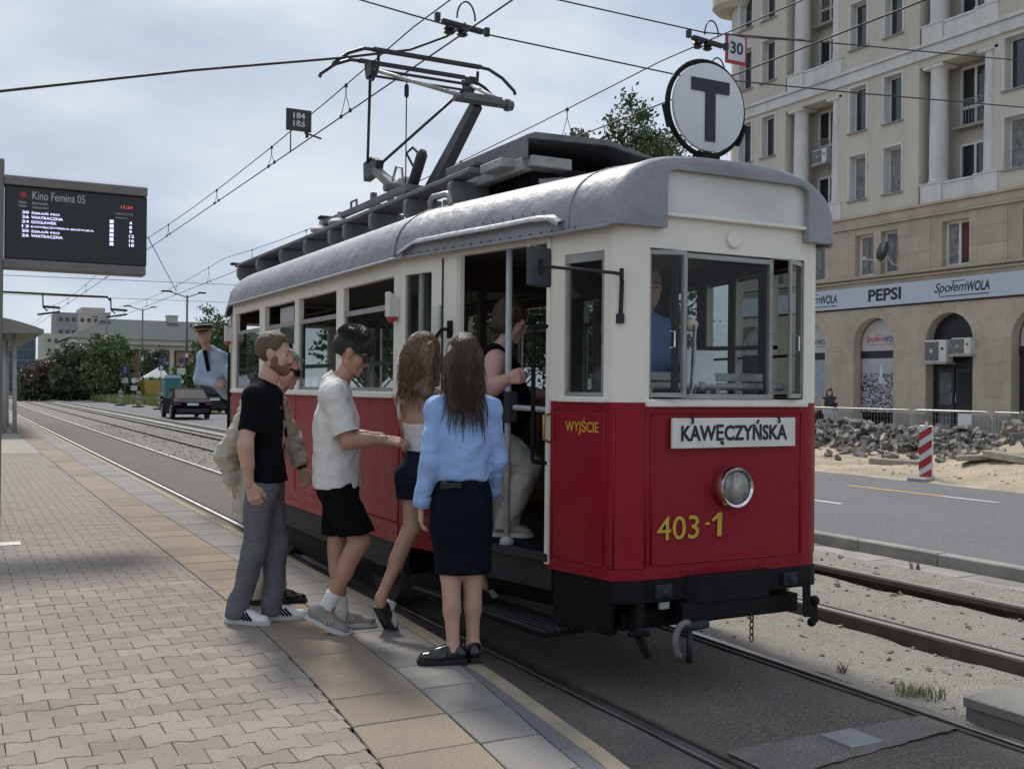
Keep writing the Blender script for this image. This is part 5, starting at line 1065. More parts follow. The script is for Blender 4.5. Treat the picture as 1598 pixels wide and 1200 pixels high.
# ================================================================== PEOPLE  (implicit surfaces turned into one smooth mesh per body or garment)
def A3(v): return np.array(v, dtype=np.float64)
def unit(v): v = A3(v); return v / (np.linalg.norm(v) + 1e-12)
def cap(a, b, ra, rb=None, flat=None, cuts=()): return ('c', A3(a), A3(b), ra, ra if rb is None else rb, flat, cuts)
def ell(c, r, R=None, cuts=()): return ('e', A3(c), A3(r), np.eye(3) if R is None else np.array(R), None, None, cuts)
def pdist(p, P):
    if p[0] == 'c':
        _, a, b, ra, rb, flat, cuts = p; Q = P - a; ab = b - a
        if flat is not None:
            ax, s = unit(flat[0]), flat[1]; Q = Q + np.outer(Q @ ax, ax) * (1 / s - 1); ab = ab + ax * (ab @ ax) * (1 / s - 1)
        L2 = ab @ ab
        t = np.clip(Q @ ab / L2, 0, 1) if L2 > 1e-12 else np.zeros(len(Q))
        d_ = np.linalg.norm(Q - t[:, None] * ab, axis=1) - (ra + (rb - ra) * t)
    else:
        _, c, r, R, _, _, cuts = p; Q = (P - c) @ R / r; k0 = np.linalg.norm(Q, axis=1) + 1e-9; k1 = np.linalg.norm(Q / r, axis=1) + 1e-9; d_ = k0 * (k0 - 1) / k1
    for pt, n in cuts: d_ = np.maximum(d_, (P - A3(pt)) @ unit(n))
    return d_
def pbox(p):
    if p[0] == 'c':
        r = max(p[3], p[4]); return np.minimum(p[1], p[2]) - r, np.maximum(p[1], p[2]) + r
    r = p[2].max(); return p[1] - r, p[1] + r
def surf(prims, h, k, sub=(), fold=None, cuts=(), ksub=.004):
    lo = np.min([pbox(p)[0] for p in prims], 0) - 3 * h; hi = np.max([pbox(p)[1] for p in prims], 0) + 3 * h
    n = np.ceil((hi - lo) / h).astype(int) + 1; acc = np.zeros(n)
    axs = [lo[i] + h * np.arange(n[i]) for i in range(3)]
    def region(p, pad):
        a, b = pbox(p); i0 = np.clip(np.floor((a - pad - lo) / h).astype(int), 0, n - 1); i1 = np.clip(np.ceil((b + pad - lo) / h).astype(int) + 1, 1, n)
        sl_ = tuple(slice(i0[i], i1[i]) for i in range(3)); g_ = np.meshgrid(*[axs[i][sl_[i]] for i in range(3)], indexing='ij'); return sl_, np.stack([q.ravel() for q in g_], 1), g_[0].shape
    for p in prims:
        sl_, P, sh = region(p, 4 * k + 2 * h); acc[sl_] += np.exp(np.clip(-pdist(p, P) / k, -40, 30)).reshape(sh)
    f = -k * np.log(acc + 1e-17); f = np.minimum(f, .2)
    for p in sub:
        sl_, P, sh = region(p, 2 * h); d_ = -pdist(p, P).reshape(sh); a = f[sl_]; f[sl_] = ksub * np.log(np.exp(np.clip(a / ksub, -60, 60)) + np.exp(np.clip(d_ / ksub, -60, 60)))
    if fold or cuts:
        G = np.meshgrid(*axs, indexing='ij')
        if fold: f = f + fold(*G)
        for pt, nn in cuts: nn = unit(nn); f = np.maximum(f, sum((G[i] - pt[i]) * nn[i] for i in range(3)))
    s = f < 0
    c8 = [(i, j, l) for i in (0, 1) for j in (0, 1) for l in (0, 1)]; m_ = [q - 1 for q in n]
    def cs(A, c): return A[c[0]:c[0] + m_[0], c[1]:c[1] + m_[1], c[2]:c[2] + m_[2]]
    cnt = sum(cs(s, c).astype(np.int8) for c in c8); mix = (cnt > 0) & (cnt < 8); idx = -np.ones(mix.shape, int); idx[mix] = np.arange(mix.sum())
    I = np.argwhere(mix); acc_ = np.zeros((len(I), 3)); w_ = np.zeros(len(I))
    for c in c8:
        for ax in range(3):
            if c[ax]: continue
            e_ = list(c); e_[ax] = 1; fa = f[I[:, 0] + c[0], I[:, 1] + c[1], I[:, 2] + c[2]]; fb = f[I[:, 0] + e_[0], I[:, 1] + e_[1], I[:, 2] + e_[2]]; x = (fa < 0) != (fb < 0)
            t = np.where(x, fa / np.where(x, fa - fb, 1), 0); pt = np.zeros((len(I), 3)) + A3(c); pt[:, ax] += t; acc_[x] += pt[x]; w_[x] += 1
    V = lo + h * (I + acc_ / w_[:, None]); F = []
    for ax in range(3):
        o1, o2 = (ax + 1) % 3, (ax + 2) % 3; sa = [slice(None)] * 3; sb = [slice(None)] * 3; sa[ax] = slice(0, -1); sb[ax] = slice(1, None)
        cr = s[tuple(sa)] != s[tuple(sb)]; E = np.argwhere(cr); E = E[(E[:, o1] > 0) & (E[:, o2] > 0) & (E[:, o1] < n[o1] - 1) & (E[:, o2] < n[o2] - 1)]
        if not len(E): continue
        def ci(d1, d2): q = E.copy(); q[:, o1] -= d1; q[:, o2] -= d2; return idx[q[:, 0], q[:, 1], q[:, 2]]
        Q = np.stack([ci(1, 1), ci(0, 1), ci(0, 0), ci(1, 0)], 1); fl2 = ~s[E[:, 0], E[:, 1], E[:, 2]]; Q[fl2] = Q[fl2][:, ::-1]; F.append(Q)
    F = np.concatenate(F); F = F[(F >= 0).all(1)]
    return V, F
def join(parts):
    V = []; F = []; b = 0
    for v, f in parts: V.append(np.asarray(v, float)); F += (np.asarray(f) + b).tolist() if isinstance(f, np.ndarray) else [tuple(i + b for i in q) for q in f]; b += len(v)
    return np.concatenate(V), F
def pmesh(name, VF, mat, par, smooth=True):
    V, F = VF; o0 = np.array(ORG.get(par.name, Vector((0, 0, 0)))); return link(name, mesh_np(name, np.asarray(V) - o0, F, smooth), par, mat)
def folds(amp, sc=18., seed=0., ver=.35):
    sc = sc * 3.4; amp = amp * .62
    def f(x, y, z): return amp * (np.sin(sc * (x * .8 + y * .6) + 2.2 * np.sin(sc * ver * z + seed) + seed) * .75 + np.sin(sc * 1.7 * (y * .9 - x * .4) + 2.5 * np.sin(sc * .3 * z + seed * 2)) * .45 + .28 * np.sin(sc * 1.1 * z + 2.5 * np.sin(sc * .5 * (x + y)) + seed))
    return f
def strandfold(amp, sc=150.): 
    def f(x, y, z): return amp * (np.sin(sc * x + 5 * np.sin(9 * z)) * np.sin(sc * y + 4 * np.sin(7 * z + 1)) + .6 * np.sin(.37 * sc * (x - y) + 3 * np.sin(11 * z)))
    return f
def frame(F_, pitch=0., yaw=0., roll=0.):
    f = unit((F_[0], F_[1], 0)); a = math.atan2(f[1], f[0]) + yaw; f = A3((math.cos(a) * math.cos(pitch), math.sin(a) * math.cos(pitch), math.sin(pitch)))
    r = unit(np.cross(f, (0, 0, 1))); u = np.cross(r, f)
    if roll: r, u = r * math.cos(roll) + u * math.sin(roll), u * math.cos(roll) - r * math.sin(roll)
    return r, f, u
def head_geo(c, fr, sc=1., fem=False, h=.0055, beard=False):
    r, f, u = fr; Rm = np.stack([r, f, u], 1); T = lambda x, y, z: A3(c) + (r * x + f * y + u * z) * sc; E = lambda p, q: ell(T(*p), A3(q) * sc, Rm); Cp = lambda a, b, ra, rb=None: cap(T(*a), T(*b), ra * sc, None if rb is None else rb * sc)
    j = .9 if fem else 1.
    pr = [E((0, -.018, .035), (.074, .094, .086)), E((0, .022, -.018), (.064 * j, .07, .088)), E((0, .034, -.076), (.05 * j, .05, .036)), Cp((-.012 * j, .078, -.1), (.012 * j, .078, -.1), .016),
          Cp((0, .086, .014), (0, .105, -.026), .0065, .0095), Cp((-.009, .094, -.031), (.009, .094, -.031), .0085), Cp((-.036, .074, .022), (.036, .074, .022), .013), Cp((-.017, .087, -.06), (.017, .087, -.06), .007), Cp((-.014, .086, -.072), (.014, .086, -.072), .008)]
    for s in (-1, 1): pr += [Cp((s * .04, .058, -.022), (s * .038, .05, -.045), .024), E((s * .0745, -.008, -.008), (.011, .02, .031)), E((s * .079, -.016, .008), (.007, .012, .016)), Cp((s * .052, .0, -.06), (s * .03, .05, -.09), .022, .018)]
    sub = [ell(T(s * .033, .094, .004), A3((.016, .012, .009)) * sc, Rm) for s in (-1, 1)]
    return surf(pr, h * sc, .006 * sc, sub), T, Rm
def hand_prims(w, d_, n_, side, curl=(.25, .35, .3), spread=.06, sc=1.):
    """w wrist, d_ finger direction, n_ palm normal, side: +1 thumb on +(d x n)"""
    d_, n_ = unit(d_), unit(n_); n_ = unit(n_ - d_ * (n_ @ d_)); l = np.cross(d_, n_) * side; w = A3(w); pr = []
    offs = (.027, .009, -.009, -.026); ln = (.072, .08, .075, .058)
    for i, (o, L_) in enumerate(zip(offs, ln)):
        kn = w + (d_ * (.088 - abs(o) * .25) + l * o) * sc; pr.append(cap(w + l * o * .55 * sc, kn, .0155 * sc, .0125 * sc)); p = kn; a = 0; lat = l * spread * (1.2 - i * .8)
        for fr_, c_, ra, rb in ((.48, curl[0], .0100, .0088), (.30, curl[1], .0088, .0080), (.22, curl[2], .0080, .0070)):
            a += c_; v = unit(d_ * math.cos(a) + n_ * math.sin(a) + lat); q = p + v * L_ * fr_ * sc; pr.append(cap(p, q, ra * sc, rb * sc)); p = q
    t0 = w + (d_ * .02 + l * .022) * sc; t1 = t0 + unit(d_ * .75 + l * .55 + n_ * .25) * .040 * sc; t2 = t1 + unit(d_ * .9 + l * .15 + n_ * .3) * .032 * sc; t3 = t2 + unit(d_ * .9 + n_ * .4) * .026 * sc
    pr += [cap(t0, t1, .016 * sc, .0125 * sc), cap(t1, t2, .0115 * sc, .0105 * sc), cap(t2, t3, .0105 * sc, .0085 * sc), cap(w - d_ * .03 * sc, w + d_ * .01 * sc, .026 * sc, .024 * sc, flat=(n_, .68))]
    return pr
def arm_prims(sh, el, wr, s=1.): 
    sh, el, wr = map(A3, (sh, el, wr)); d_ = unit(wr - el)
    return [cap(sh, el, .050 * s, .039 * s), cap(sh + (el - sh) * .3, sh + (el - sh) * .6, .05 * s, .046 * s), cap(el, wr, .038 * s, .026 * s), cap(el + d_ * .03, el + d_ * .12, .042 * s, .036 * s)]
def leg_prims(hip, kn, an, back, s=1.):
    hip, kn, an = map(A3, (hip, kn, an)); back = A3(back); d_ = unit(an - kn); L_ = np.linalg.norm(an - kn)
    return [cap(hip, kn, .085 * s, .056 * s), cap(kn, kn + d_ * L_ * .5, .053 * s, .045 * s), cap(kn + d_ * L_ * .5, an, .044 * s, .034 * s), cap(kn + d_ * L_ * .12 + back * .018, kn + d_ * L_ * .42 + back * .02, .045 * s, .04 * s), cap(an, an + A3((0, 0, -.03)), .034 * s, .036 * s)]
def shoe(par, ankle, fdir, zg, mu, ms, L_=.275, W_=.047, pitch=0., stripes=None, ball_at=None, high=.0, laces=None):
    """shoe whose sole lies at zg (or pitched up at the heel about the ball of the foot)"""
    f = unit((fdir[0], fdir[1], 0)); r = A3((f[1], -f[0], 0)); base = A3((ankle[0], ankle[1], zg)) - f * .075 if ball_at is None else A3((ball_at[0], ball_at[1], zg)) - f * L_ * .72; ball = base + f * L_ * .72
    Rp = lambda v, t: v
    def T(x, y, z):  # x right, y forward from heel, z up
        if pitch and y < L_ * .72:
            dy = y - L_ * .72; c, s = math.cos(pitch), math.sin(pitch); return ball + r * x + f * (dy * c + z * s) + A3((0, 0, 1)) * (-dy * s + z * c)
        return base + r * x + f * y + A3((0, 0, z))
    k = W_ / .047
    pr = [cap(T(0, .04, .055), T(0, .05, .065 + high), .036 * k, .036 * k), cap(T(0, .04, .04), T(0, L_ * .5, .042), .037 * k, .038 * k, flat=((0, 0, 1), 1.)), cap(T(0, .07, .075 + high * .6), T(0, L_ * .62, .045), .03 * k, .033 * k), cap(T(-.008, L_ * .55, .036), T(.004, L_ - .045, .03), .042 * k, .036 * k, flat=(A3(T(0, 0, 1)) - A3(T(0, 0, 0)), .75))]
    up_ = A3(T(0, .02, 1)) - A3(T(0, .02, 0)); cut = [(T(0, .05, .012), -up_)] if not pitch else []
    o = pmesh('shoe', surf(pr, .0075, .006, cuts=cut), mu, par)
    out = [(-.55, .0), (-.85, .03), (-.82, .10), (-.95, .17), (-1.0, .2), (-.85, .245), (-.4, .272), (.15, .275), (.62, .255), (.9, .22), (.92, .18), (.72, .12), (.80, .05), (.55, .0)]
    vs = []; n = len(out)
    for z in (0., .008, .026): 
        for x, y in out: q = .95 if z == 0 else 1.; vs.append(T(x * W_ * q, y * L_ / .275, z))
    fs = [tuple(range(n)), tuple(reversed(range(2 * n, 3 * n)))] + [(i + n * j, (i + 1) % n + n * j, (i + 1) % n + n * (j + 1), i + n * (j + 1)) for j in (0, 1) for i in range(n)]
    b = MB(); b.add([Vector(v) for v in vs], fs); b.build('sole', ms, o, auto=True)
    if stripes is not None:
        b = MB()
        for j in range(3):
            for sd in (-1, 1):
                y0 = L_ * (.40 + .075 * j); a_, c_ = T(sd * (W_ - .004), y0 + .03, .03), T(sd * (W_ - .016), y0 - .012, .075); b.beam(Vector(a_), Vector(c_), .012, .012, up=tuple(f))
        b.build('side_stripes', stripes, o)
    if laces is not None:
        b = MB()
        for j in range(4): y0 = L_ * (.36 + .07 * j); b.tube([Vector(T(-.024, y0, .083 - j * .008)), Vector(T(0, y0 + .006, .093 - j * .009)), Vector(T(.024, y0, .083 - j * .008))], .005, 5)
        b.build('laces', laces, o)
    return o, T
def flow(T, n, amax, L0, L1, wav=0., rad=(.094, .118, .112), c=(0, -.025, .045), spread=.0, front=False, fall=.012):
    def gen(i):
        a = rnd.uniform(-amax, amax); p = []; L_ = rnd.uniform(L0, L1); f0 = rnd.uniform(.04, .9); k_ = rnd.uniform(.97, 1.05); ph = rnd.random() * 6; end = math.radians(rnd.uniform(78, 96)); jx = rnd.gauss(0, .02) + spread * math.sin(a)
        for j in range(6): ph_ = f0 + (end - f0) * j / 5; p.append((c[0] + rad[0] * k_ * math.sin(a) * math.sin(ph_), c[1] - rad[1] * k_ * math.cos(a) * math.sin(ph_), c[2] + rad[2] * k_ * math.cos(ph_)))
        x, y, z = p[-1]
        for j in range(1, 7): t = j / 6; p.append((x * (1 - .12 * t) + jx * t + wav * math.sin(ph + 6 * t), y - fall * t + wav * .6 * math.cos(ph + 5 * t), z - L_ * t))
        return [T(*q) for q in p]
    return gen
def strands(n, gen, r=.004):
    b = MB()
    for i in range(n):
        p = gen(i)
        if p: m2 = len(p); b.tube([Vector(q) for q in p], [r * (1 - .85 * (j / (m2 - 1)) ** 1.5) for j in range(m2)], 4, caps=False)
    return np.array(b.v), b.f
m_skin = M('skin_fair', (.54, .33, .25), .5, .10, 9, .15, 70, fine=.06, fscale=60, stain=.35, stcol=(.50, .23, .17), stscale=9); m_skint = M('skin_tan', (.44, .245, .165), .5, .10, 9, .15, 70, fine=.06, fscale=60, stain=.35, stcol=(.38, .17, .11), stscale=9); m_skinp = M('skin_pink', (.54, .32, .26), .5, .10, 9, .15, 70, fine=.06, fscale=60, stain=.35, stcol=(.50, .22, .18), stscale=9)
m_hbr = M('hair_light_brown', (.115, .072, .042), .55, .35, 60, .4, 200); m_hdk = M('hair_dark', (.018, .014, .012), .45, .3, 60, .4, 200); m_hmid = M('hair_brown', (.062, .038, .025), .42, .4, 70, .4, 220); m_hwav = M('hair_wavy_brown', (.17, .105, .06), .5, .45, 40, .4, 200); m_beard = M('beard_brown', (.17, .10, .065), .7, .3, 90, .4, 250)
m_tee = M('cotton_black', (.006, .006, .008), .95, .2, 8, .2, 60, spec=.12); m_polo = M('cotton_white', (.68, .66, .62), .9, .06, 7, .25, 30, fine=.05, fscale=400); m_jack = M('linen_beige', (.50, .45, .37), .9, .08, 9, .3, 30, fine=.06, fscale=300); m_shirt = M('cotton_sky_blue', (.30, .46, .78), .8, .08, 6, .3, 25, fine=.03)
m_navy = M('wool_navy', (.007, .009, .018), .9, .15, 8, .2, 60, spec=.12); m_den = M('denim_navy', (.010, .014, .027), .9, .25, 14, .3, 200, spec=.15); m_shblk = M('shorts_black', (.006, .006, .007), .95, .2, 8, spec=.12); m_beige = M('trouser_beige', (.48, .43, .35), .9, .08, 8, .2, 30); m_ltgrey = M('trouser_stone', (.42, .41, .37), .9, .08, 6, .3, 20); m_top = M('top_white', (.62, .60, .60), .85, .06, 10, .3, 40)
m_snk = M('sneaker_white', (.76, .76, .75), .55, .05, 12); m_snsole = M('sole_white', (.60, .59, .56), .6, .06, 12); m_snblk = M('sneaker_black', (.012, .012, .013), .5, .2, 12); m_suede = M('sneaker_grey', (.27, .255, .225), .8, .12, 16, .2, 90); m_leath = M('leather_black', (.008, .008, .009), .22, .2, 8, coat=.3); m_sock = M('sock_white', (.70, .70, .69), .9, .05, 40, .2, 200); m_eye = M('eye_dark', (.09, .065, .05), .25); m_brow = M('eyebrow_brown', (.07, .045, .03), .8)
m_shade = M('sunglasses_black', (.006, .006, .007), .15, .05, 9)
def plaid():
    mt = M('trouser_grey_check', (.12, .12, .138), .9, .15, 9, .3, 40)
    t = mt.node_tree; N = t.nodes; K = t.links.new; b = N['Principled BSDF']; src = b.inputs['Base Color'].links[0].from_socket; g = N.new('ShaderNodeNewGeometry'); sp = N.new('ShaderNodeSeparateXYZ'); K(g.outputs['Position'], sp.inputs[0]); tot = None
    for ax, fq, k in (('Z', 13., .93), ('X', 15., .93), ('Z', 39., .86)):
        a = N.new('ShaderNodeMath'); a.operation = 'MULTIPLY'; a.inputs[1].default_value = fq; K(sp.outputs[ax], a.inputs[0]); f = N.new('ShaderNodeMath'); f.operation = 'FRACT'; K(a.outputs[0], f.inputs[0]); c = N.new('ShaderNodeMath'); c.operation = 'GREATER_THAN'; c.inputs[1].default_value = k; K(f.outputs[0], c.inputs[0])
        if tot is None: tot = c.outputs[0]
        else: m2 = N.new('ShaderNodeMath'); m2.operation = 'MAXIMUM'; K(tot, m2.inputs[0]); K(c.outputs[0], m2.inputs[1]); tot = m2.outputs[0]
    sc = N.new('ShaderNodeMath'); sc.operation = 'MULTIPLY'; sc.inputs[1].default_value = .38; K(tot, sc.inputs[0]); mi = N.new('ShaderNodeMixRGB'); K(sc.outputs[0], mi.inputs[0]); K(src, mi.inputs[1]); mi.inputs[2].default_value = (.18, .18, .20, 1); K(mi.outputs[0], b.inputs['Base Color']); return mt
def eyes(par, T, Rm, sc=1., shades=False):
    if shades:
        b = MB()
        for s in (-1, 1):
            pts = [T(s * x, y, z) for x, y, z in ((.006, .108, .018), (.036, .104, .022), (.066, .088, .018), (.064, .088, -.012), (.036, .106, -.022), (.010, .110, -.012))]
            b.add([Vector(p) for p in pts] + [Vector(p - Rm[:, 1] * .012 * sc) for p in pts], [tuple(range(6)), tuple(range(11, 5, -1))] + [(i, (i + 1) % 6, (i + 1) % 6 + 6, i + 6) for i in range(6)]); b.beam(Vector(T(s * .066, .086, .012)), Vector(T(s * .078, -.012, .016)), .005 * sc, .014 * sc)
        b.beam(Vector(T(-.01, .108, .012)), Vector(T(.01, .108, .012)), .006, .006); b.build('sunglasses', m_shade, par, bevel=.002)
    else:
        b = MB()
        for s in (-1, 1): sph(b, Vector(T(s * .033, .0745, .003)), .0112 * sc, 8, 6)
        b.build('eyes', m_eye, par, smooth=True)
    b = MB()
    for s in (-1, 1): b.tube([Vector(T(s * .016, .090, .024)), Vector(T(s * .034, .087, .030)), Vector(T(s * .052, .074, .024))], [.003 * sc, .004 * sc, .002 * sc], 5)
    b.build('eyebrows', m_brow, par, smooth=True)
def mopgen(T):
    def gen(i):
        a = rnd.uniform(-3.1416, 3.1416); e_ = math.radians(rnd.uniform(60, 88) if abs(a) < 2.0 else rnd.uniform(48, 66)); f0 = rnd.uniform(.05, .8); k_ = rnd.uniform(.99, 1.10); p = []
        for j in range(7): ph_ = f0 + (e_ - f0) * j / 6; s_ = 1 + .06 * math.sin(3 * j / 6 + a * 3); p.append(T(.090 * k_ * s_ * math.sin(a) * math.sin(ph_), -.018 - .112 * k_ * s_ * math.cos(a) * math.sin(ph_), .048 + .104 * k_ * math.cos(ph_) + (.012 if j < 4 else 0)))
        return p
    return gen
def shorthair(par, T, Rm, sc, mat, kind):
    E = lambda p, q, cuts=(): ell(T(*p), A3(q) * sc, Rm, [(T(*a), Rm @ A3(n)) for a, n in cuts])
    if kind == 'crop':   # receding, close cropped
        front = ((0, .045, .085), (0, .62, -.78)); pr = [E((0, -.021, .037), (.0865, .106, .0985), (((0, .052, .06), (0, .80, -.60)), ((0, 0, -.045), (0, .25, -1))))]
        return pmesh('hair', surf(pr, .005, .004, [ell(T(s * .055, .075, .065), A3((.03, .03, .035)) * sc, Rm) for s in (-1, 1)] + [ell(T(s * .085, .0, -.012), A3((.02, .026, .036)) * sc, Rm) for s in (-1, 1)], strandfold(.0012, 220.)), mat, par)
    if kind == 'mop':    # full dark hair with fringe
        pr = [E((0, -.02, .05), (.086, .108, .094), (((0, .075, .02), (0, .75, -.65)), ((0, 0, -.06), (0, .35, -1)))), E((0, .06, .085), (.07, .045, .035)), E((0, .095, .055), (.055, .022, .03)), E((0, -.07, .03), (.075, .06, .07))]
        for i in range(16): a = i * 2.4; pr.append(E((.06 * math.cos(a) * (.4 + .6 * (i % 3) / 2), .07 * math.sin(a) - .01, .115 + .012 * math.sin(i * 1.7)), (.026, .034, .02)))
        return pmesh('hair', surf(pr, .0055, .006, [ell(T(s * .088, .0, -.018), A3((.022, .028, .034)) * sc, Rm) for s in (-1, 1)], strandfold(.0026, 170.)), mat, par), pmesh('hair_strands', strands(600, mopgen(T), .0032), mat, par)
def torso_prims(pel, ch, shR, shL, nb, fwd, w=1., dpt=.66, belly=0., hipw=.155):
    pel, ch, shR, shL, nb = map(A3, (pel, ch, shR, shL, nb)); wst = pel * .55 + ch * .45
    pr = [cap(pel, wst, hipw * w, .142 * w, flat=(fwd, dpt)), cap(wst, ch, .142 * w, .165 * w, flat=(fwd, dpt)), cap(ch, (shR + shL) / 2 - A3((0, 0, .03)), .165 * w, .13 * w, flat=(fwd, dpt * .95)), cap(shR, shL, .062 * w), cap(nb, shR + (nb - shR) * .25, .05 * w, .052 * w), cap(nb, shL + (nb - shL) * .25, .05 * w, .052 * w)]
    if belly: pr.append(ell(wst + A3(fwd) * .05, (.14 * w, .14 * w, .17)))
    return pr
def person(name, loc, label, group=None): return empty(name, loc, label, 'person', group)
UP = A3((0, 0, 1))
# ------------------------------------------------------------------ man in black tee
def man_black():
    P_ = person('person', (1.66, 6.47, PZ), 'bearded man in a black t-shirt, checked grey trousers and white sneakers on the platform'); F_ = unit((.86, -.5, 0)); rt = A3((F_[1], -F_[0], 0))
    hd = A3((1.752, 6.42, 1.837)); nb = A3((1.69, 6.455, 1.625)); shR, shL = A3((1.60, 6.30, 1.565)), A3((1.775, 6.60, 1.575)); elR, wrR = A3((1.535, 6.255, 1.29)), A3((1.57, 6.28, 1.05)); elL, wrL = A3((1.80, 6.72, 1.29)), A3((1.88, 6.70, 1.06))
    pel = A3((1.705, 6.447, 1.06)); ch = A3((1.692, 6.45, 1.40)); hR, hL = pel + rt * .085 - UP * .05, pel - rt * .085 - UP * .05; kR, aR = A3((1.635, 6.40, .64)), A3((1.55, 6.475, .275)); kL, aL = A3((1.78, 6.46, .64)), A3((1.765, 6.475, .275))
    tors = torso_prims(pel, ch, shR, shL, nb, F_, .98)
    pr = [cap(nb - UP * .02, hd - UP * .09 - F_ * .015, .066, .060)] + arm_prims(shR, elR, wrR, 1.05) + arm_prims(shL, elL, wrL, 1.05) + [cap(p[1], p[2], p[3] * .85, p[4] * .85, p[5]) for p in tors[:4]]
    fr = frame(F_, -.16, .02); hg, T, Rm = head_geo(hd, fr, 1.04)
    hr = surf(hand_prims(wrR, unit(wrR - elR) + F_ * .25, -rt * .8 + F_ * .0 - rt * .2, 1, (.55, .7, .5), .02, 1.08), .0045, .003)
    body = pmesh('body', join([surf(pr, .011, .01), hg, hr]), m_skin, P_); eyes(body, T, Rm, 1.04); shorthair(body, T, Rm, 1.04, m_hbr, 'crop')
    E = lambda p, q, cuts=(): ell(T(*p), A3(q) * 1.04, Rm, [(T(*a), Rm @ A3(n)) for a, n in cuts])
    b = surf([E((0, .030, -.070), (.0635, .066, .053), (((0, .05, -.030), (0, .25, 1)),)), E((0, .068, -.086), (.040, .038, .037)), E((0, .090, -.049), (.030, .019, .010))] + [E((s * .060, .014, -.045), (.016, .030, .042)) for s in (-1, 1)], .0048, .004, [E((0, .115, -.066), (.018, .022, .006))], strandfold(.0009, 300.)); pmesh('beard', b, m_beard, body)
    tee = [cap(nb - UP * .03, nb + UP * .035, .085, .072), cap(nb - UP * .01, shR, .06, .055), cap(nb - UP * .01, shL, .06, .055)] + [cap(p[1], p[2], p[3] + .012, p[4] + .012, p[5], p[6]) for p in tors] + [cap(pel + F_ * .02 - UP * .02, pel + UP * .1, .165, .158, (F_, .7), [(pel - UP * .005, (0, 0, -1))])]
    for sh, el in ((shR, elR), (shL, elL)): d_ = unit(el - sh); e2 = sh + (el - sh) * .72; tee.append(cap(sh, el, .066, .062, None, [(e2, d_)]))
    pmesh('t_shirt', surf(tee, .0105, .012, [cap(nb + UP * .10 + F_ * .02, nb + UP * .065 + F_ * .02, .072, .066)], folds(.003, 16, 1), [(pel - UP * .01, (0, 0, -1))]), m_tee, P_)
    tr = [cap(pel - UP * .03, pel + UP * .03, .15, .148, (F_, .72))]
    for h_, k_, a_, s in ((hR, kR, aR, 1), (hL, kL, aL, 1)): tr += [cap(h_, k_, .098, .074), cap(k_, a_ - UP * .02, .072, .060)]; tr.append(cap(a_ + UP * .05, a_ - UP * .035, .058, .066))
    pmesh('trousers', surf(tr, .0105, .012, (), folds(.006, 12, 2.5, .5), [((0, 0, aR[2] - .055), (0, 0, -1)), (pel + UP * .05, (0, 0, 1))]), plaid(), P_)
    b = MB(); c = pel + UP * .03 + rt * .1 - F_ * .07; b.tube([Vector(c), Vector(c - UP * .06 - F_ * .01)], .006, 5); b.build('belt_loop', MATS['trouser_grey_check'], P_)
    for a_, f in ((aR, (.75, -.66)), (aL, (.97, -.25))): shoe(P_, a_, f, PZ, m_snk, m_snsole, .295, .05, 0, m_shblk, laces=m_snsole)
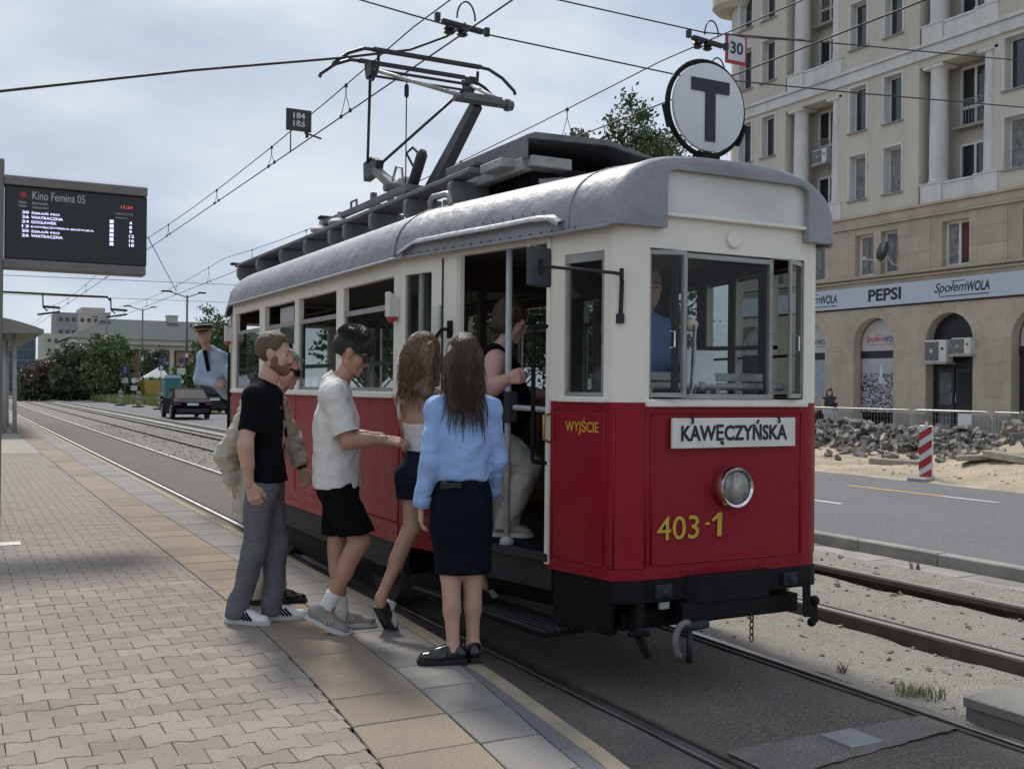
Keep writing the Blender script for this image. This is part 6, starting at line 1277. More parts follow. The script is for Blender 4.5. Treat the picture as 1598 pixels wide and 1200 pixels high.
# ------------------------------------------------------------------ older man in beige jacket
def man_jacket():
    P_ = person('person', (1.89, 6.98, PZ), 'stooping man in a beige linen jacket and dark glasses, partly hidden behind the bearded man'); F_ = unit((.86, -.5, 0)); rt = A3((F_[1], -F_[0], 0))
    hd = A3((1.965, 6.94, 1.755)); nb = A3((1.87, 6.995, 1.565)); shR, shL = A3((1.74, 6.85, 1.50)), A3((1.945, 7.16, 1.51)); elR, wrR = A3((1.575, 6.93, 1.19)), A3((1.65, 6.95, .955)); elL, wrL = A3((2.08, 7.13, 1.25)), A3((2.115, 7.03, 1.08))
    pel = A3((1.83, 7.01, 1.0)); ch = A3((1.85, 7.0, 1.32)); hR, hL = pel + rt * .085 - UP * .05, pel - rt * .085 - UP * .05; aR, aL = A3((1.80, 6.98, .27)), A3((1.93, 7.0, .27)); kR, kL = A3((1.83, 6.96, .62)), A3((1.93, 7.03, .62))
    tors = torso_prims(pel, ch, shR, shL, nb, F_, 1.0, .74)
    pr = [cap(nb - UP * .02, hd - UP * .09 - F_ * .01, .056, .052)] + arm_prims(shR, elR, wrR) + arm_prims(shL, elL, wrL) + [cap(p[1], p[2], p[3] * .85, p[4] * .85, p[5]) for p in tors[:4]]
    hg, T, Rm = head_geo(hd, frame(F_, -.35, .05), 1.02)
    hs_ = [surf(hand_prims(wrL, unit(wrL - elL) - UP * .3, rt, -1, (.4, .5, .4), .03), .0055, .003), surf(hand_prims(wrR, unit(wrR - elR), -rt, 1, (.4, .5, .4), .03), .0055, .003)]
    body = pmesh('body', join([surf(pr, .012, .01), hg] + hs_), m_skinp, P_); eyes(body, T, Rm, 1.02, True); shorthair(body, T, Rm, 1.02, M('hair_grey', (.28, .26, .24), .6, .3, 60, .4, 200), 'crop')
    jk = [cap(p[1], p[2], p[3] + .03, p[4] + .028, p[5], p[6]) for p in tors] + [cap(pel - UP * .12 - F_ * .03, ch, .20, .185, (F_, .80))]
    for sh, el, wr in ((shR, elR, wrR), (shL, elL, wrL)): e2 = el + (wr - el) * .93; jk += [cap(sh, el, .078, .068), cap(el, wr, .068, .052, None, [(e2, wr - el)])]
    jk.append(cap(pel - UP * .05 - F_ * .06, pel - UP * .2 - F_ * .08, .15, .17, (F_, .55)))
    pmesh('jacket', surf(jk, .011, .014, [cap(nb + UP * .08 + F_ * .03, nb + UP * .0 + F_ * .06, .08, .06), cap(nb - UP * .02 + F_ * .13, pel + F_ * .2, .03, .06)], folds(.0125, 16, .7, 1.1), [(pel - UP * .24, (0, 0, -1))]), m_jack, P_)
    b = surf([cap(pel + F_ * .03, ch + F_ * .055, .13, .12, (F_, .7)), cap(ch + F_ * .05, nb + F_ * .03, .09, .06)], .013, .012); pmesh('dark_shirt', b, m_navy, P_)
    tr = [cap(pel - UP * .03, pel + UP * .03, .15, .148, (F_, .72))]
    for h_, k_, a_ in ((hR, kR, aR), (hL, kL, aL)): tr += [cap(h_, k_, .098, .08), cap(k_, a_ - UP * .05, .08, .072)]
    pmesh('trousers', surf(tr, .0115, .012, (), folds(.006, 15, 4), [((0, 0, .225), (0, 0, -1))]), m_beige, P_)
    for a_, f in ((aR, (.9, -.4)), (aL, (.9, -.4))): shoe(P_, a_, f, PZ, m_leath, m_snblk, .29, .048)
    b = MB(); c = wrL; d_ = unit(wrL - elL); b.lathe([(.031, -.01), (.034, 0), (.031, .01)], Vector(c), tuple(d_), 14); b.build('wrist_watch', m_leath, P_)
# ------------------------------------------------------------------ young man in white polo
def man_polo():
    P_ = person('person', (2.06, 6.05, PZ), 'young man in white polo shirt, black shorts and sunglasses, looking down'); F_ = unit((.88, -.47, 0)); rt = A3((F_[1], -F_[0], 0))
    hd = A3((2.112, 6.022, 1.838)); nb = A3((2.02, 6.07, 1.655)); shR, shL = A3((1.955, 5.90, 1.58)), A3((2.09, 6.22, 1.59)); elR, wrR = A3((2.02, 5.82, 1.325)), A3((2.235, 5.79, 1.33)); elL, wrL = A3((2.17, 6.30, 1.33)), A3((2.36, 6.17, 1.33))
    pel = A3((2.045, 6.055, 1.08)); ch = A3((2.03, 6.062, 1.41)); hR, hL = pel + rt * .085 - UP * .05, pel - rt * .085 - UP * .05; kR, aR = A3((2.135, 5.92, .73)), A3((1.975, 5.995, .36)); kL, aL = A3((2.075, 6.14, .70)), A3((2.085, 6.11, .30))
    tors = torso_prims(pel, ch, shR, shL, nb, F_, .98, .68)
    pr = [cap(nb - UP * .03, hd - UP * .085 - F_ * .02, .058, .053)] + arm_prims(shR, elR, wrR, 1.08) + arm_prims(shL, elL, wrL, 1.05) + leg_prims(hR, kR, aR, -F_, 1.05) + leg_prims(hL, kL, aL, -F_, 1.05) + [cap(p[1], p[2], p[3] * .85, p[4] * .85, p[5]) for p in tors[:4]]
    hg, T, Rm = head_geo(hd, frame(F_, -.42, .06), 1.02)
    hs_ = [surf(hand_prims(wrR, F_ * .95 - UP * .12, -rt * .5 - UP * .8, 1, (.35, .75, .5), .04, 1.02), .0045, .003), surf(hand_prims(wrL, F_ * .9 - UP * .2 + rt * .2, -UP, -1, (.3, .5, .4), .04), .0055, .003)]
    body = pmesh('body', join([surf(pr, .0105, .009), hg] + hs_), m_skint, P_); eyes(body, T, Rm, 1.02, True); shorthair(body, T, Rm, 1.02, m_hdk, 'mop')
    po = [cap(p[1], p[2], p[3] + .022, p[4] + .018, p[5], p[6]) for p in tors] + [cap(pel - UP * .04 - F_ * .01, ch, .185, .178, (F_, .76))]
    for sh, el in ((shR, elR), (shL, elL)): d_ = unit(el - sh); e2 = sh + (el - sh) * .80; po.append(cap(sh, el, .07, .074, None, [(e2, d_)]))
    pmesh('polo_shirt', surf(po, .0105, .012, [cap(nb + UP * .1 + F_ * .04, nb + UP * .03 + F_ * .02, .075, .066)], folds(.0075, 15, 3, .6), [(pel - UP * .045, (0, 0, -1))]), m_polo, P_)
    ax = unit(hd - UP * .08 - nb); b = surf([cap(nb - ax * .01, nb + ax * .045, .083, .074, None, [(nb + ax * .05, ax), (nb - ax * .03, -ax)])], .007, .005, [cap(nb - ax * .1, nb + ax * .12, .066)]); pmesh('collar', b, m_polo, P_)
    for sh, el in ((shR, elR), (shL, elL)): d_ = unit(el - sh); c = sh + (el - sh) * .78; q = MB(); q.tube([Vector(c - d_ * .016), Vector(c + d_ * .016)], .0775, 24, caps=False); q.build('sleeve_band', m_polo, P_, smooth=True)
    q = MB(); pts = [nb + UP * .02 + rt * .085 + F_ * .04, nb - UP * .015 - F_ * .035 + rt * .095, ch + UP * .10 - F_ * .088 + rt * .09, ch + UP * .02 - F_ * .112 + rt * .055, ch - UP * .08 - F_ * .130 + rt * .01, pel + UP * .15 - F_ * .134 - rt * .04]; q.tube([Vector(p) for p in pts], .006, 6); q.build('bag_strap', m_dkgrey, P_)
    st_ = [cap(pel - UP * .03, pel + UP * .02, .16, .155, (F_, .78))]
    for h_, k_ in ((hR, kR), (hL, kL)): d_ = unit(k_ - h_); e2 = h_ + (k_ - h_) * .86; st_.append(cap(h_, k_ + d_ * .1, .105, .108, None, [(e2 + UP * .0, (d_ * .4 - UP * .6))]))
    pmesh('shorts', surf(st_, .0105, .014, (), folds(.006, 13, 1.2, .7)), m_shblk, P_)
    o1 = shoe(P_, aR, (.86, -.5), PZ, m_suede, m_snsole, .30, .052, .45, laces=m_snsole, ball_at=(2.01, 5.94)); print('polo ankle', o1[1](0, .06, .09)); o2 = shoe(P_, aL, (.93, -.36), PZ, m_suede, m_snsole, .295, .05, laces=m_snsole)
    for (o, T_), L_ in ((o1, .30), (o2, .295)):
        q = MB(); z = [T_(.052, L_ * .42, .035), T_(.049, L_ * .44, .072), T_(.051, L_ * .50, .035), T_(.048, L_ * .52, .072)]; z2 = [T_(.049, L_ * .60, .068), T_(.051, L_ * .555, .066), T_(.051, L_ * .56, .050), T_(.051, L_ * .60, .048), T_(.051, L_ * .60, .034), T_(.052, L_ * .555, .033)]
        q.tube([Vector(p) for p in z], .004, 5); q.build('side_emblem', m_snsole, o)
    for a_, k_ in ((aR, kR), (aL, kL)):
        d_ = unit(k_ - a_); q = MB(); q.tube([Vector(a_ - d_ * .10), Vector(a_ - d_ * .0), Vector(a_ + d_ * .05), Vector(a_ + d_ * .07), Vector(a_ + d_ * .072)], [.046, .045, .046, .047, .040], 18); q.build('sock', m_sock, P_, smooth=True)
# ------------------------------------------------------------------ woman in white top
def woman_white():
    P_ = person('person', (2.42, 5.80, PZ), 'woman with wavy brown hair, white strappy top and dark shorts, stepping up'); F_ = unit((.80, .35, 0)); rt = A3((F_[1], -F_[0], 0))
    hd = A3((2.485, 5.775, 1.815)); nb = A3((2.465, 5.77, 1.63)); shL, shR = A3((2.375, 5.87, 1.555)), A3((2.545, 5.64, 1.565)); elL, wrL = A3((2.46, 5.96, 1.30)), A3((2.66, 5.95, 1.36)); elR, wrR = A3((2.66, 5.60, 1.36)), A3((2.80, 5.66, 1.52))
    pel = A3((2.475, 5.765, 1.15)); ch = A3((2.468, 5.77, 1.44)); hL, hR = pel - rt * .08 - UP * .05, pel + rt * .08 - UP * .05; kL, aL = A3((2.425, 5.83, .80)), A3((2.235, 5.83, .40)); kR, aR = A3((2.80, 5.78, .88)), A3((2.86, 5.74, .44))
    tors = torso_prims(pel, ch, shR, shL, nb, F_, .82, .68, hipw=.17)
    pr = [cap(nb - UP * .02, hd - UP * .08, .046, .044)] + arm_prims(shR, elR, wrR, .8) + arm_prims(shL, elL, wrL, .8) + leg_prims(hL, kL, aL, -F_, .9) + leg_prims(hR, kR, aR, -F_, .9) + [cap(p[1], p[2], p[3] * .93, p[4] * .93, p[5]) for p in tors[:5]] + [tors[5]]
    hg, T, Rm = head_geo(hd, frame(F_, -.1), .97, True, .007); hs_ = [surf(hand_prims(wrR, UP * .5 + F_, -F_, 1, (.5, .6, .5), .03, .9), .006, .003)]
    body = pmesh('body', join([surf(pr, .0105, .009), hg] + hs_), M('skin_back', (.44, .25, .17), .5, .08, 14), P_)
    wst = pel * .55 + ch * .45; hem = pel + UP * .10; top = ch + UP * .015
    pmesh('strap_top', surf([cap(p[1], p[2], p[3] * .95 + .008, p[4] * .95 + .008, p[5]) for p in tors[:3]], .009, .01, (), folds(.004, 26, 2, .2), [(hem, (0, 0, -1)), (top, UP * .9 - F_ * .35)]), m_top, P_)
    q = MB()
    for sg_ in (-1, 1): s0 = ch + rt * sg_ * .10 - F_ * .095 + UP * .01; s1 = (shR if sg_ > 0 else shL) * .72 + nb * .28 + UP * .035; q.tube([Vector(s0), Vector((s0 + s1) / 2 - F_ * .035 + rt * sg_ * .012), Vector(s1 - F_ * .02), Vector(s1 + F_ * .05)], .011, 6)
    q.build('shoulder_strap', m_top, P_, smooth=True)
    st_ = [cap(pel - UP * .02, pel + UP * .10, .158, .128, (F_, .76))]
    for h_, k_ in ((hL, kL), (hR, kR)): d_ = unit(k_ - h_); e2 = h_ + (k_ - h_) * .42; st_.append(cap(h_, k_, .105, .10, None, [(e2, d_)]))
    st_ += [ell(pel - F_ * .05 + rt * s * .07 - UP * .04, (.09, .09, .095)) for s in (-1, 1)]
    pmesh('shorts', surf(st_, .0095, .012, (), folds(.003, 20, 5), [(pel + UP * .115, UP)]), m_den, P_)
    # hair: wavy mass to the shoulder blades
    bk = -F_; E = lambda p, q: ell(T(*p), A3(q), Rm)
    hp_ = [E((0, -.025, .045), (.089, .112, .103))] + [cap(T(x, -.05 - .03 * abs(math.cos(i)), .02), T(x * 1.35 + .012 * math.sin(i * 2), -.08, -.20 - .03 * math.cos(i * 1.7)), .045, .03) for i, x in enumerate((-.07, -.035, 0, .035, .07))] + [cap(T(s * .085, .02, .0), T(s * .10, -.01, -.16), .03, .022) for s in (-1, 1)]
    for i in range(34): a = i * 2.39; z = .06 - .27 * ((i * .37) % 1); hp_.append(ell(T(.095 * math.sin(a) * (1 - .1 * z), -.055 - .05 * abs(math.cos(a)), z), (.03, .03, .034)))
    def gen(i):
        a = rnd.uniform(-1, 1); x0 = a * .085; z0 = rnd.uniform(-.08, .1); p = []; ph = rnd.random() * 6; L_ = rnd.uniform(.18, .30); am = rnd.uniform(.006, .016); ox = rnd.gauss(0, .018); oy = rnd.uniform(-.02, .012)
        for j in range(9): t = j / 8; zz = z0 - L_ * t; p.append(T(x0 * (1.1 + .35 * t) + am * math.sin(ph + 7 * t) + ox * t, -.085 * math.sqrt(max(.05, 1 - a * a * .8)) - .03 + oy - .012 * math.sin(3 * t) + am * math.cos(ph + 6 * t), zz))
        return p
    V_, F__ = join([surf(hp_, .0075, .008, (), strandfold(.004, 130.)), strands(200, gen, .0042), strands(800, flow(T, 0, 1.75, .12, .24, .008, (.096, .121, .111), spread=.03), .0032)]); pmesh('hair', (V_, F__), m_hwav, body)
    _, Tf = shoe(P_, aL, (.95, .30), PZ, m_snblk, m_snblk, .25, .044, 1.0, m_snsole, ball_at=(2.305, 5.885)); sk_ = Tf(0, .055, .085); shoe(P_, aR, F_, .335, m_snblk, m_snblk, .25, .044, 0, m_snsole)
    d_ = unit(kL - aL); q = MB(); q.tube([Vector(sk_ - d_ * .03), Vector(sk_), Vector(sk_ + d_ * .03)], [.038, .039, .036], 16); q.build('sock', m_sock, P_, smooth=True)
# ------------------------------------------------------------------ woman in blue shirt
def woman_blue():
    P_ = person('person', (2.37, 5.03, PZ), 'woman with long straight hair, light blue shirt and navy skirt at the tram door'); F_ = unit((.30, .95, 0)); rt = A3((F_[1], -F_[0], 0))
    hd = A3((2.378, 5.035, 1.775)); nb = A3((2.378, 5.02, 1.60)); shL, shR = A3((2.248, 5.065, 1.525)), A3((2.508, 4.98, 1.525)); elL, wrL = A3((2.195, 5.04, 1.245)), A3((2.175, 5.10, 1.02)); elR, wrR = A3((2.56, 4.99, 1.26)), A3((2.585, 5.10, 1.06))
    pel = A3((2.375, 5.03, 1.07)); ch = A3((2.378, 5.022, 1.39)); hL, hR = pel - rt * .08 - UP * .05, pel + rt * .08 - UP * .05; kL, aL = A3((2.325, 5.05, .66)), A3((2.335, 5.03, .275)); kR, aR = A3((2.445, 5.03, .66)), A3((2.455, 5.04, .28))
    tors = torso_prims(pel, ch, shR, shL, nb, F_, .84, .68, hipw=.165)
    pr = [cap(nb - UP * .02, hd - UP * .08, .048, .046)] + arm_prims(shR, elR, wrR, .85) + arm_prims(shL, elL, wrL, .85) + leg_prims(hL, kL, aL, -F_, .95) + leg_prims(hR, kR, aR, -F_, .95) + [cap(p[1], p[2], p[3] * .85, p[4] * .85, p[5]) for p in tors[:4]]
    hg, T, Rm = head_geo(hd, frame(F_, -.05), .98, True, .007); hs_ = [surf(hand_prims(wrL, -UP + F_ * .2, rt, -1, (.3, .4, .35), .03, .93), .0045, .003), surf(hand_prims(wrR, -UP * .6 + F_ * .6, -rt, 1, (.4, .5, .4), .03, .93), .006, .003)]
    body = pmesh('body', join([surf(pr, .0105, .009), hg] + hs_), m_skin, P_)
    hc = [(pel + UP * .095, (0, 0, -1))]; sh_ = [cap(p[1], p[2], p[3] + .014, p[4] + .012, p[5], hc) for p in tors] + [cap(pel + UP * .12, ch - UP * .05, .138, .145, (F_, .84), hc)]
    for s, e_, w in ((shL, elL, wrL), (shR, elR, wrR)): c2 = e_ + (w - e_) * .95; sh_ += [cap(s, e_, .059, .054), cap(e_, w, .054, .044, None, [(c2, w - e_)])]
    pmesh('shirt', surf(sh_, .0095, .011, [], folds(.0078, 17, 2, .35)), m_shirt, P_)
    for s, e_, w in ((shL, elL, wrL), (shR, elR, wrR)): d_ = unit(w - e_); q = MB(); q.tube([Vector(w - d_ * .06), Vector(w - d_ * .055), Vector(w), Vector(w + d_ * .004)], [.046, .049, .047, .040], 20); q.build('cuff', m_shirt, P_, smooth=True)
    sk = [cap(pel + UP * .13, pel - UP * .0, .122, .150, (F_, .74)), cap(pel, pel - UP * .16, .152, .160, (F_, .74)), cap(pel - UP * .16, A3((2.39, 5.03, .68)), .160, .150, (F_, .70))] + [ell(pel - F_ * .05 + rt * s * .06 - UP * .07, (.085, .08, .10)) for s in (-1, 1)]
    pmesh('skirt', surf(sk, .0105, .014, (), folds(.0035, 12, 4, .3), [((0, 0, .665), (0, 0, -1)), (pel + UP * .145, UP)]), m_navy, P_)
    q = MB(); c = pel + UP * .065 - F_ * .118 - rt * .06; q.obox(Vector(c), Vector(rt * .045), Vector(UP * .014), Vector(F_ * .012)); q.obox(Vector(c - rt * .045 - F_ * .008), Vector(rt * .022), Vector(UP * .019), Vector(F_ * .008)); q.build('belt_buckle', m_leath, P_, bevel=.004)
    hp_ = [ell(T(0, -.025, .045), (.083, .109, .102), Rm)] + [cap(T(x, -.075, .02), T(x * 1.15, -.10, -.25), .04, .022) for x in (-.06, -.03, 0, .03, .06)] + [cap(T(x, -.06, .05), T(x, -.09, -.1), .045, .042) for x in (-.045, 0, .045)] + [cap(T(s * .08, .02, .02), T(s * .085, -.03, -.16), .026, .022) for s in (-1, 1)]
    def gen(i):
        a = rnd.uniform(-1, 1); x0 = a * .08; p = []; L_ = rnd.uniform(.20, .34); ox = rnd.gauss(0, .02) + .03 * a; z0 = rnd.uniform(-.12, .06)
        for j in range(7): t = j / 6; p.append(T(x0 * 1.02 + ox * t * t, -.115 * math.sqrt(max(.1, 1 - a * a * .75)) - .006 - .014 * t, z0 - L_ * t))
        return p
    def lock(i):
        x = (-.085, -.07, .0, .02, .06, .075, .095, .045)[i]; p = []
        for j in range(8): t = j / 7; p.append(T(x + (.02 if x > 0 else -.012) * t + .008 * math.sin(4 * t + i), -.118 - .012 * t, -.18 - (.17 + .04 * (i % 3)) * t))
        return p
    V_, F__ = join([surf(hp_, .0075, .010, (), strandfold(.0022, 190.)), strands(200, gen, .003), strands(1000, flow(T, 0, 1.7, .14, .30, .0015, (.089, .117, .109), spread=.01), .003), strands(8, lock, .007)]); pmesh('hair', (V_, F__), m_hmid, body)
    for a_, f in ((aL, (-.80, .30)), (aR, (.2, .98))):
        o, T_ = shoe(P_, a_, f, PZ + .008, m_leath, m_snblk, .265, .047)
        q = MB(); q.tube([Vector(T_(-.046, .1, .04)), Vector(T_(-.03, .105, .085)), Vector(T_(0, .11, .095)), Vector(T_(.03, .105, .085)), Vector(T_(.046, .1, .04))], .008, 6); q.tube([Vector(T_(0, .11, .095)), Vector(T_(0, .17, .072))], .009, 6); q.build('shoe_strap', m_leath, o); q = MB(); q.obox(Vector(T_(.04, .102, .07)), Vector((.006, 0, 0)), Vector((0, .011, 0)), Vector((0, 0, .012))); q.build('buckle', M('brass', (.45, .3, .12), .4), o)
        q = MB(); q.obox(Vector(T_(0, .04, -.004)), Vector(A3(T_(.036, 0, 0)) - A3(T_(0, 0, 0))), Vector(A3(T_(0, .04, 0)) - A3(T_(0, 0, 0))), Vector((0, 0, .008))); q.build('heel', m_snblk, o)
# ------------------------------------------------------------------ woman boarding
def woman_board():
    P_ = person('person', (3.03, 5.73, .735), 'woman in black sleeveless top and pale trousers inside the tram door holding the pole'); F_ = unit((.80, -.6, 0)); rt = A3((F_[1], -F_[0], 0))
    hd = A3((3.02, 5.71, 2.045)); nb = A3((2.955, 5.765, 1.86)); shR, shL = A3((2.865, 5.60, 1.80)), A3((3.02, 5.93, 1.80)); elR, wrR = A3((2.80, 5.52, 1.60)), A3((2.875, 5.37, 1.68)); elL, wrL = A3((3.2, 5.95, 1.6)), A3((3.3, 5.8, 1.6))
    elR = A3((2.795, 5.60, 1.615)); wrR = A3((2.845, 5.43, 1.69))
    pel = A3((2.965, 5.765, 1.42)); ch = A3((2.965, 5.76, 1.68)); hR, hL = pel + rt * .09 - UP * .06, pel - rt * .09 - UP * .06; kR, aR = A3((3.10, 5.62, 1.16)), A3((2.975, 5.68, .83)); kL, aL = A3((3.06, 5.80, 1.10)), A3((3.03, 5.82, .83))
    tors = torso_prims(pel, ch, shR, shL, nb, F_, 1.05, .82, True)
    pr = [cap(nb - UP * .02, hd - UP * .08 - F_ * .01, .055, .05)] + arm_prims(shR, elR, wrR, 1.35) + arm_prims(shL, elL, wrL, 1.3) + [cap(p[1], p[2], p[3] * .92, p[4] * .92, p[5]) for p in tors[:6] if p[0] == 'c']
    hg, T, Rm = head_geo(hd, frame(F_, -.4, .1), .98, True, .006); body = pmesh('body', join([surf(pr, .011, .01), hg, surf(hand_prims(wrR, F_ * .4 + rt * .1 + UP * .05, F_ * -.2 - rt, 1, (.9, .9, .6), .02, .95), .0055, .003)]), m_skinp, P_); eyes(body, T, Rm)
    tk = [cap(p[1], p[2], p[3] + .014, p[4] + .014, p[5]) for p in tors[:3]] + [ell(p[1], p[2] + .015) for p in tors if p[0] == 'e'] + [cap(nb + rt * s * .09, ch + rt * s * .1 + UP * .02, .05, .09) for s in (-1, 1)] + [cap(pel - UP * .06, pel, .17, .17, (F_, .85))]
    pmesh('tank_top', surf(tk, .011, .012, [cap(nb + UP * .1, nb + F_ * .06 - UP * .02, .09, .07)], folds(.003, 15, 1), [(pel - UP * .08, (0, 0, -1))]), m_tee, P_)
    tr = [cap(pel - UP * .05, pel + UP * .02, .155, .15, (F_, .78))]
    for h_, k_, a_ in ((hR, kR, aR), (hL, kL, aL)): tr += [cap(h_, k_, .095, .078), cap(k_, a_ - UP * .03, .075, .07)]
    pmesh('trousers', surf(tr, .0105, .010, (), folds(.007, 14, 2, .8), [((0, 0, .785), (0, 0, -1))]), m_ltgrey, P_)
    E = lambda p, q: ell(T(*p), A3(q), Rm); hp_ = [E((0, -.03, .045), (.092, .105, .096)), E((0, -.06, -.03), (.085, .06, .07))] + [E((s * .07, -.02, -.02), (.03, .05, .06)) for s in (-1, 1)] + [E((.06 * math.sin(i * 2.4), -.03 - .05 * math.cos(i * 1.3), .10 - .15 * ((i * .37) % 1)), (.034, .034, .03)) for i in range(20)]
    pmesh('hair', surf(hp_, .0065, .007, (), strandfold(.0035, 140.)), m_hmid, body)
    for a_ in (aR, aL): shoe(P_, a_, F_, .738, M('shoe_taupe', (.3, .26, .22), .7), m_snsole, .25, .046)
# ------------------------------------------------------------------ conductor leaning out of the rear door
def conductor():
    P_ = person('person', (2.95, 12.9, .735), 'conductor in peaked cap, pale blue shirt and navy tie leaning out of the tram'); F_ = unit((-.72, -.70, 0)); rt = A3((F_[1], -F_[0], 0))
    hd = A3((2.690, 13.060, 2.250)); nb = A3((2.760, 13.120, 2.070)); shR, shL = A3((2.730, 13.300, 1.980)), A3((2.900, 13.060, 1.980)); elR, wrR = A3((2.670, 13.260, 1.710)), A3((2.850, 13.080, 1.650)); elL, wrL = A3((3.010, 13.000, 1.730)), A3((2.950, 12.850, 1.850))
    pel = A3((2.990, 13.350, 1.550)); ch = A3((2.850, 13.200, 1.830)); hR, hL = pel + rt * .08 - UP * .05, pel - rt * .08 - UP * .05; aR, aL = A3((3.030, 13.400, 0.830)), A3((3.150, 13.300, 0.830)); kR, kL = A3((3.010, 13.350, 1.200)), A3((3.130, 13.250, 1.200))
    pel = pel + A3((.16, .05, 0)); hR, hL = pel + rt * .08 - UP * .05, pel - rt * .08 - UP * .05; aR, aL, kR, kL = [q_ + A3((.24, .05, 0)) for q_ in (aR, aL, kR, kL)]
    tors = torso_prims(pel, ch, shR, shL, nb, F_, .95, .68)
    pr = [cap(nb - UP * .02, hd - UP * .08, .055, .05)] + arm_prims(shR, elR, wrR) + arm_prims(shL, elL, wrL) + [cap(p[1], p[2], p[3] * .85, p[4] * .85, p[5]) for p in tors[:4]]
    hg, T, Rm = head_geo(hd, frame(F_, .0, .25, -.12), 1.0, h=.007); body = pmesh('body', join([surf(pr, .014, .01), hg, surf(hand_prims(wrR, rt * -.6 + F_ * .3, -F_, 1, (.6, .7, .5)), .007, .003)]), m_skin, P_); eyes(body, T, Rm)
    sh_ = [cap(p[1], p[2], p[3] + .02, p[4] + .018, p[5]) for p in tors]
    for s, e_, w in ((shL, elL, wrL), (shR, elR, wrR)): sh_ += [cap(s, e_, .068, .06), cap(e_, w, .06, .046)]
    pmesh('shirt', surf(sh_, .013, .012, [cap(nb + UP * .1 + F_ * .03, nb + F_ * .04, .07, .06)], folds(.006, 16, 3)), M('cotton_pale_blue', (.42, .52, .68), .8, .07, 7), P_)
    q = MB(); c0 = nb + F_ * .075 - UP * .03; c1 = ch + F_ * .128 - UP * .02; q.beam(Vector(c0), Vector(c1), .05, .02, up=tuple(F_)); q.obox(Vector(c0), Vector(rt * .024), Vector(UP * .022), Vector(F_ * .016)); q.build('tie', m_navy, P_, bevel=.006)
    tr = [cap(pel - UP * .05, pel + UP * .08, .16, .15, (F_, .75))]
    for h_, k_, a_ in ((hR, kR, aR), (hL, kL, aL)): tr += [cap(h_, k_, .1, .08), cap(k_, a_, .08, .07)]
    pmesh('trousers', surf(tr, .015, .012), m_navy, P_)
    for a_ in (aR, aL): shoe(P_, a_, F_, .738, m_leath, m_snblk, .28, .048)
    r, f, u = Rm[:, 0], Rm[:, 1], Rm[:, 2]; E = lambda p, q, cuts=(): ell(T(*p), A3(q), Rm, [(T(*a), Rm @ A3(n)) for a, n in cuts])
    pmesh('cap', surf([E((0, -.02, .10), (.115, .122, .032)), E((0, -.01, .072), (.088, .108, .042), (((0, 0, .045), (0, 0, -1)),))], .007, .006), M('cap_navy', (.012, .014, .02), .8), P_); q = MB()
    q.tube([Vector(T(.089 * math.cos(a), -.01 + .110 * math.sin(a), .058)) for a in [i * math.pi / 12 for i in range(25)]], .009, 6); q.build('cap_band', M('gold_braid', (.35, .22, .06), .5), P_)
    q = MB(); q.sheet([[Vector(T(.085 * math.cos(a), -.01 + .105 * math.sin(a), .05)) for a in [R_(20 + 14 * i) for i in range(11)]], [Vector(T(.075 * math.cos(a), .03 + .125 * math.sin(a), .022)) for a in [R_(20 + 14 * i) for i in range(11)]]]); q.build('cap_peak', m_leath, P_, smooth=True)
# ------------------------------------------------------------------ driver
def driver():
    P_ = person('person', (3.56, 5.12, .735), 'tram driver in a blue shirt standing behind the windscreen in the cab'); F_ = unit((.12, -1, 0)); rt = A3((F_[1], -F_[0], 0))
    hd = A3((3.55, 5.03, 2.23)); nb = A3((3.55, 5.10, 2.06)); shR, shL = nb + rt * .19 - UP * .08, nb - rt * .19 - UP * .08; elR, wrR = shR + A3((-.02, -.05, -.27)), A3((3.46, 4.86, 1.72)); elL, wrL = shL + A3((.05, -.05, -.26)), A3((3.76, 4.86, 1.80)); pel = A3((3.56, 5.15, 1.52)); ch = A3((3.55, 5.12, 1.84))
    tors = torso_prims(pel, ch, shR, shL, nb, F_, 1., .7); pr = [cap(nb - UP * .02, hd - UP * .08, .055, .05)] + arm_prims(shR, elR, wrR) + arm_prims(shL, elL, wrL)
    hg, T, Rm = head_geo(hd, frame(F_, -.1, -.5), 1., h=.008); body = pmesh('body', join([surf(pr, .014, .01), hg, surf(hand_prims(wrL, F_, -UP, -1, (.6, .7, .5)), .007, .003), surf(hand_prims(wrR, F_, -UP, 1, (.6, .7, .5)), .007, .003)]), m_skinp, P_); eyes(body, T, Rm); shorthair(body, T, Rm, 1., M('hair_grey', (.28, .26, .24), .6), 'crop')
    sh_ = [cap(p[1], p[2], p[3] + .02, p[4] + .02, p[5]) for p in tors]
    for s, e_, w in ((shL, elL, wrL), (shR, elR, wrR)): sh_ += [cap(s, e_, .068, .06), cap(e_, e_ + (w - e_) * .5, .06, .052)]
    pmesh('shirt', surf(sh_, .013, .012, (), folds(.005, 16, 3)), M('cotton_mid_blue', (.14, .24, .5), .8, .07, 7), P_)
    tr = [cap(pel - UP * .05, pel + UP * .08, .16, .15, (F_, .75))]
    for s in (-1, 1): tr += [cap(pel + rt * s * .09 - UP * .05, A3((3.56, 5.14, .82)) + rt * s * .1, .1, .075)]
    pmesh('trousers', surf(tr, .016, .012), m_navy, P_)
    for s in (-1, 1): shoe(P_, A3((3.56, 5.14, .83)) + rt * s * .1, F_, .738, m_leath, m_snblk, .28, .048)
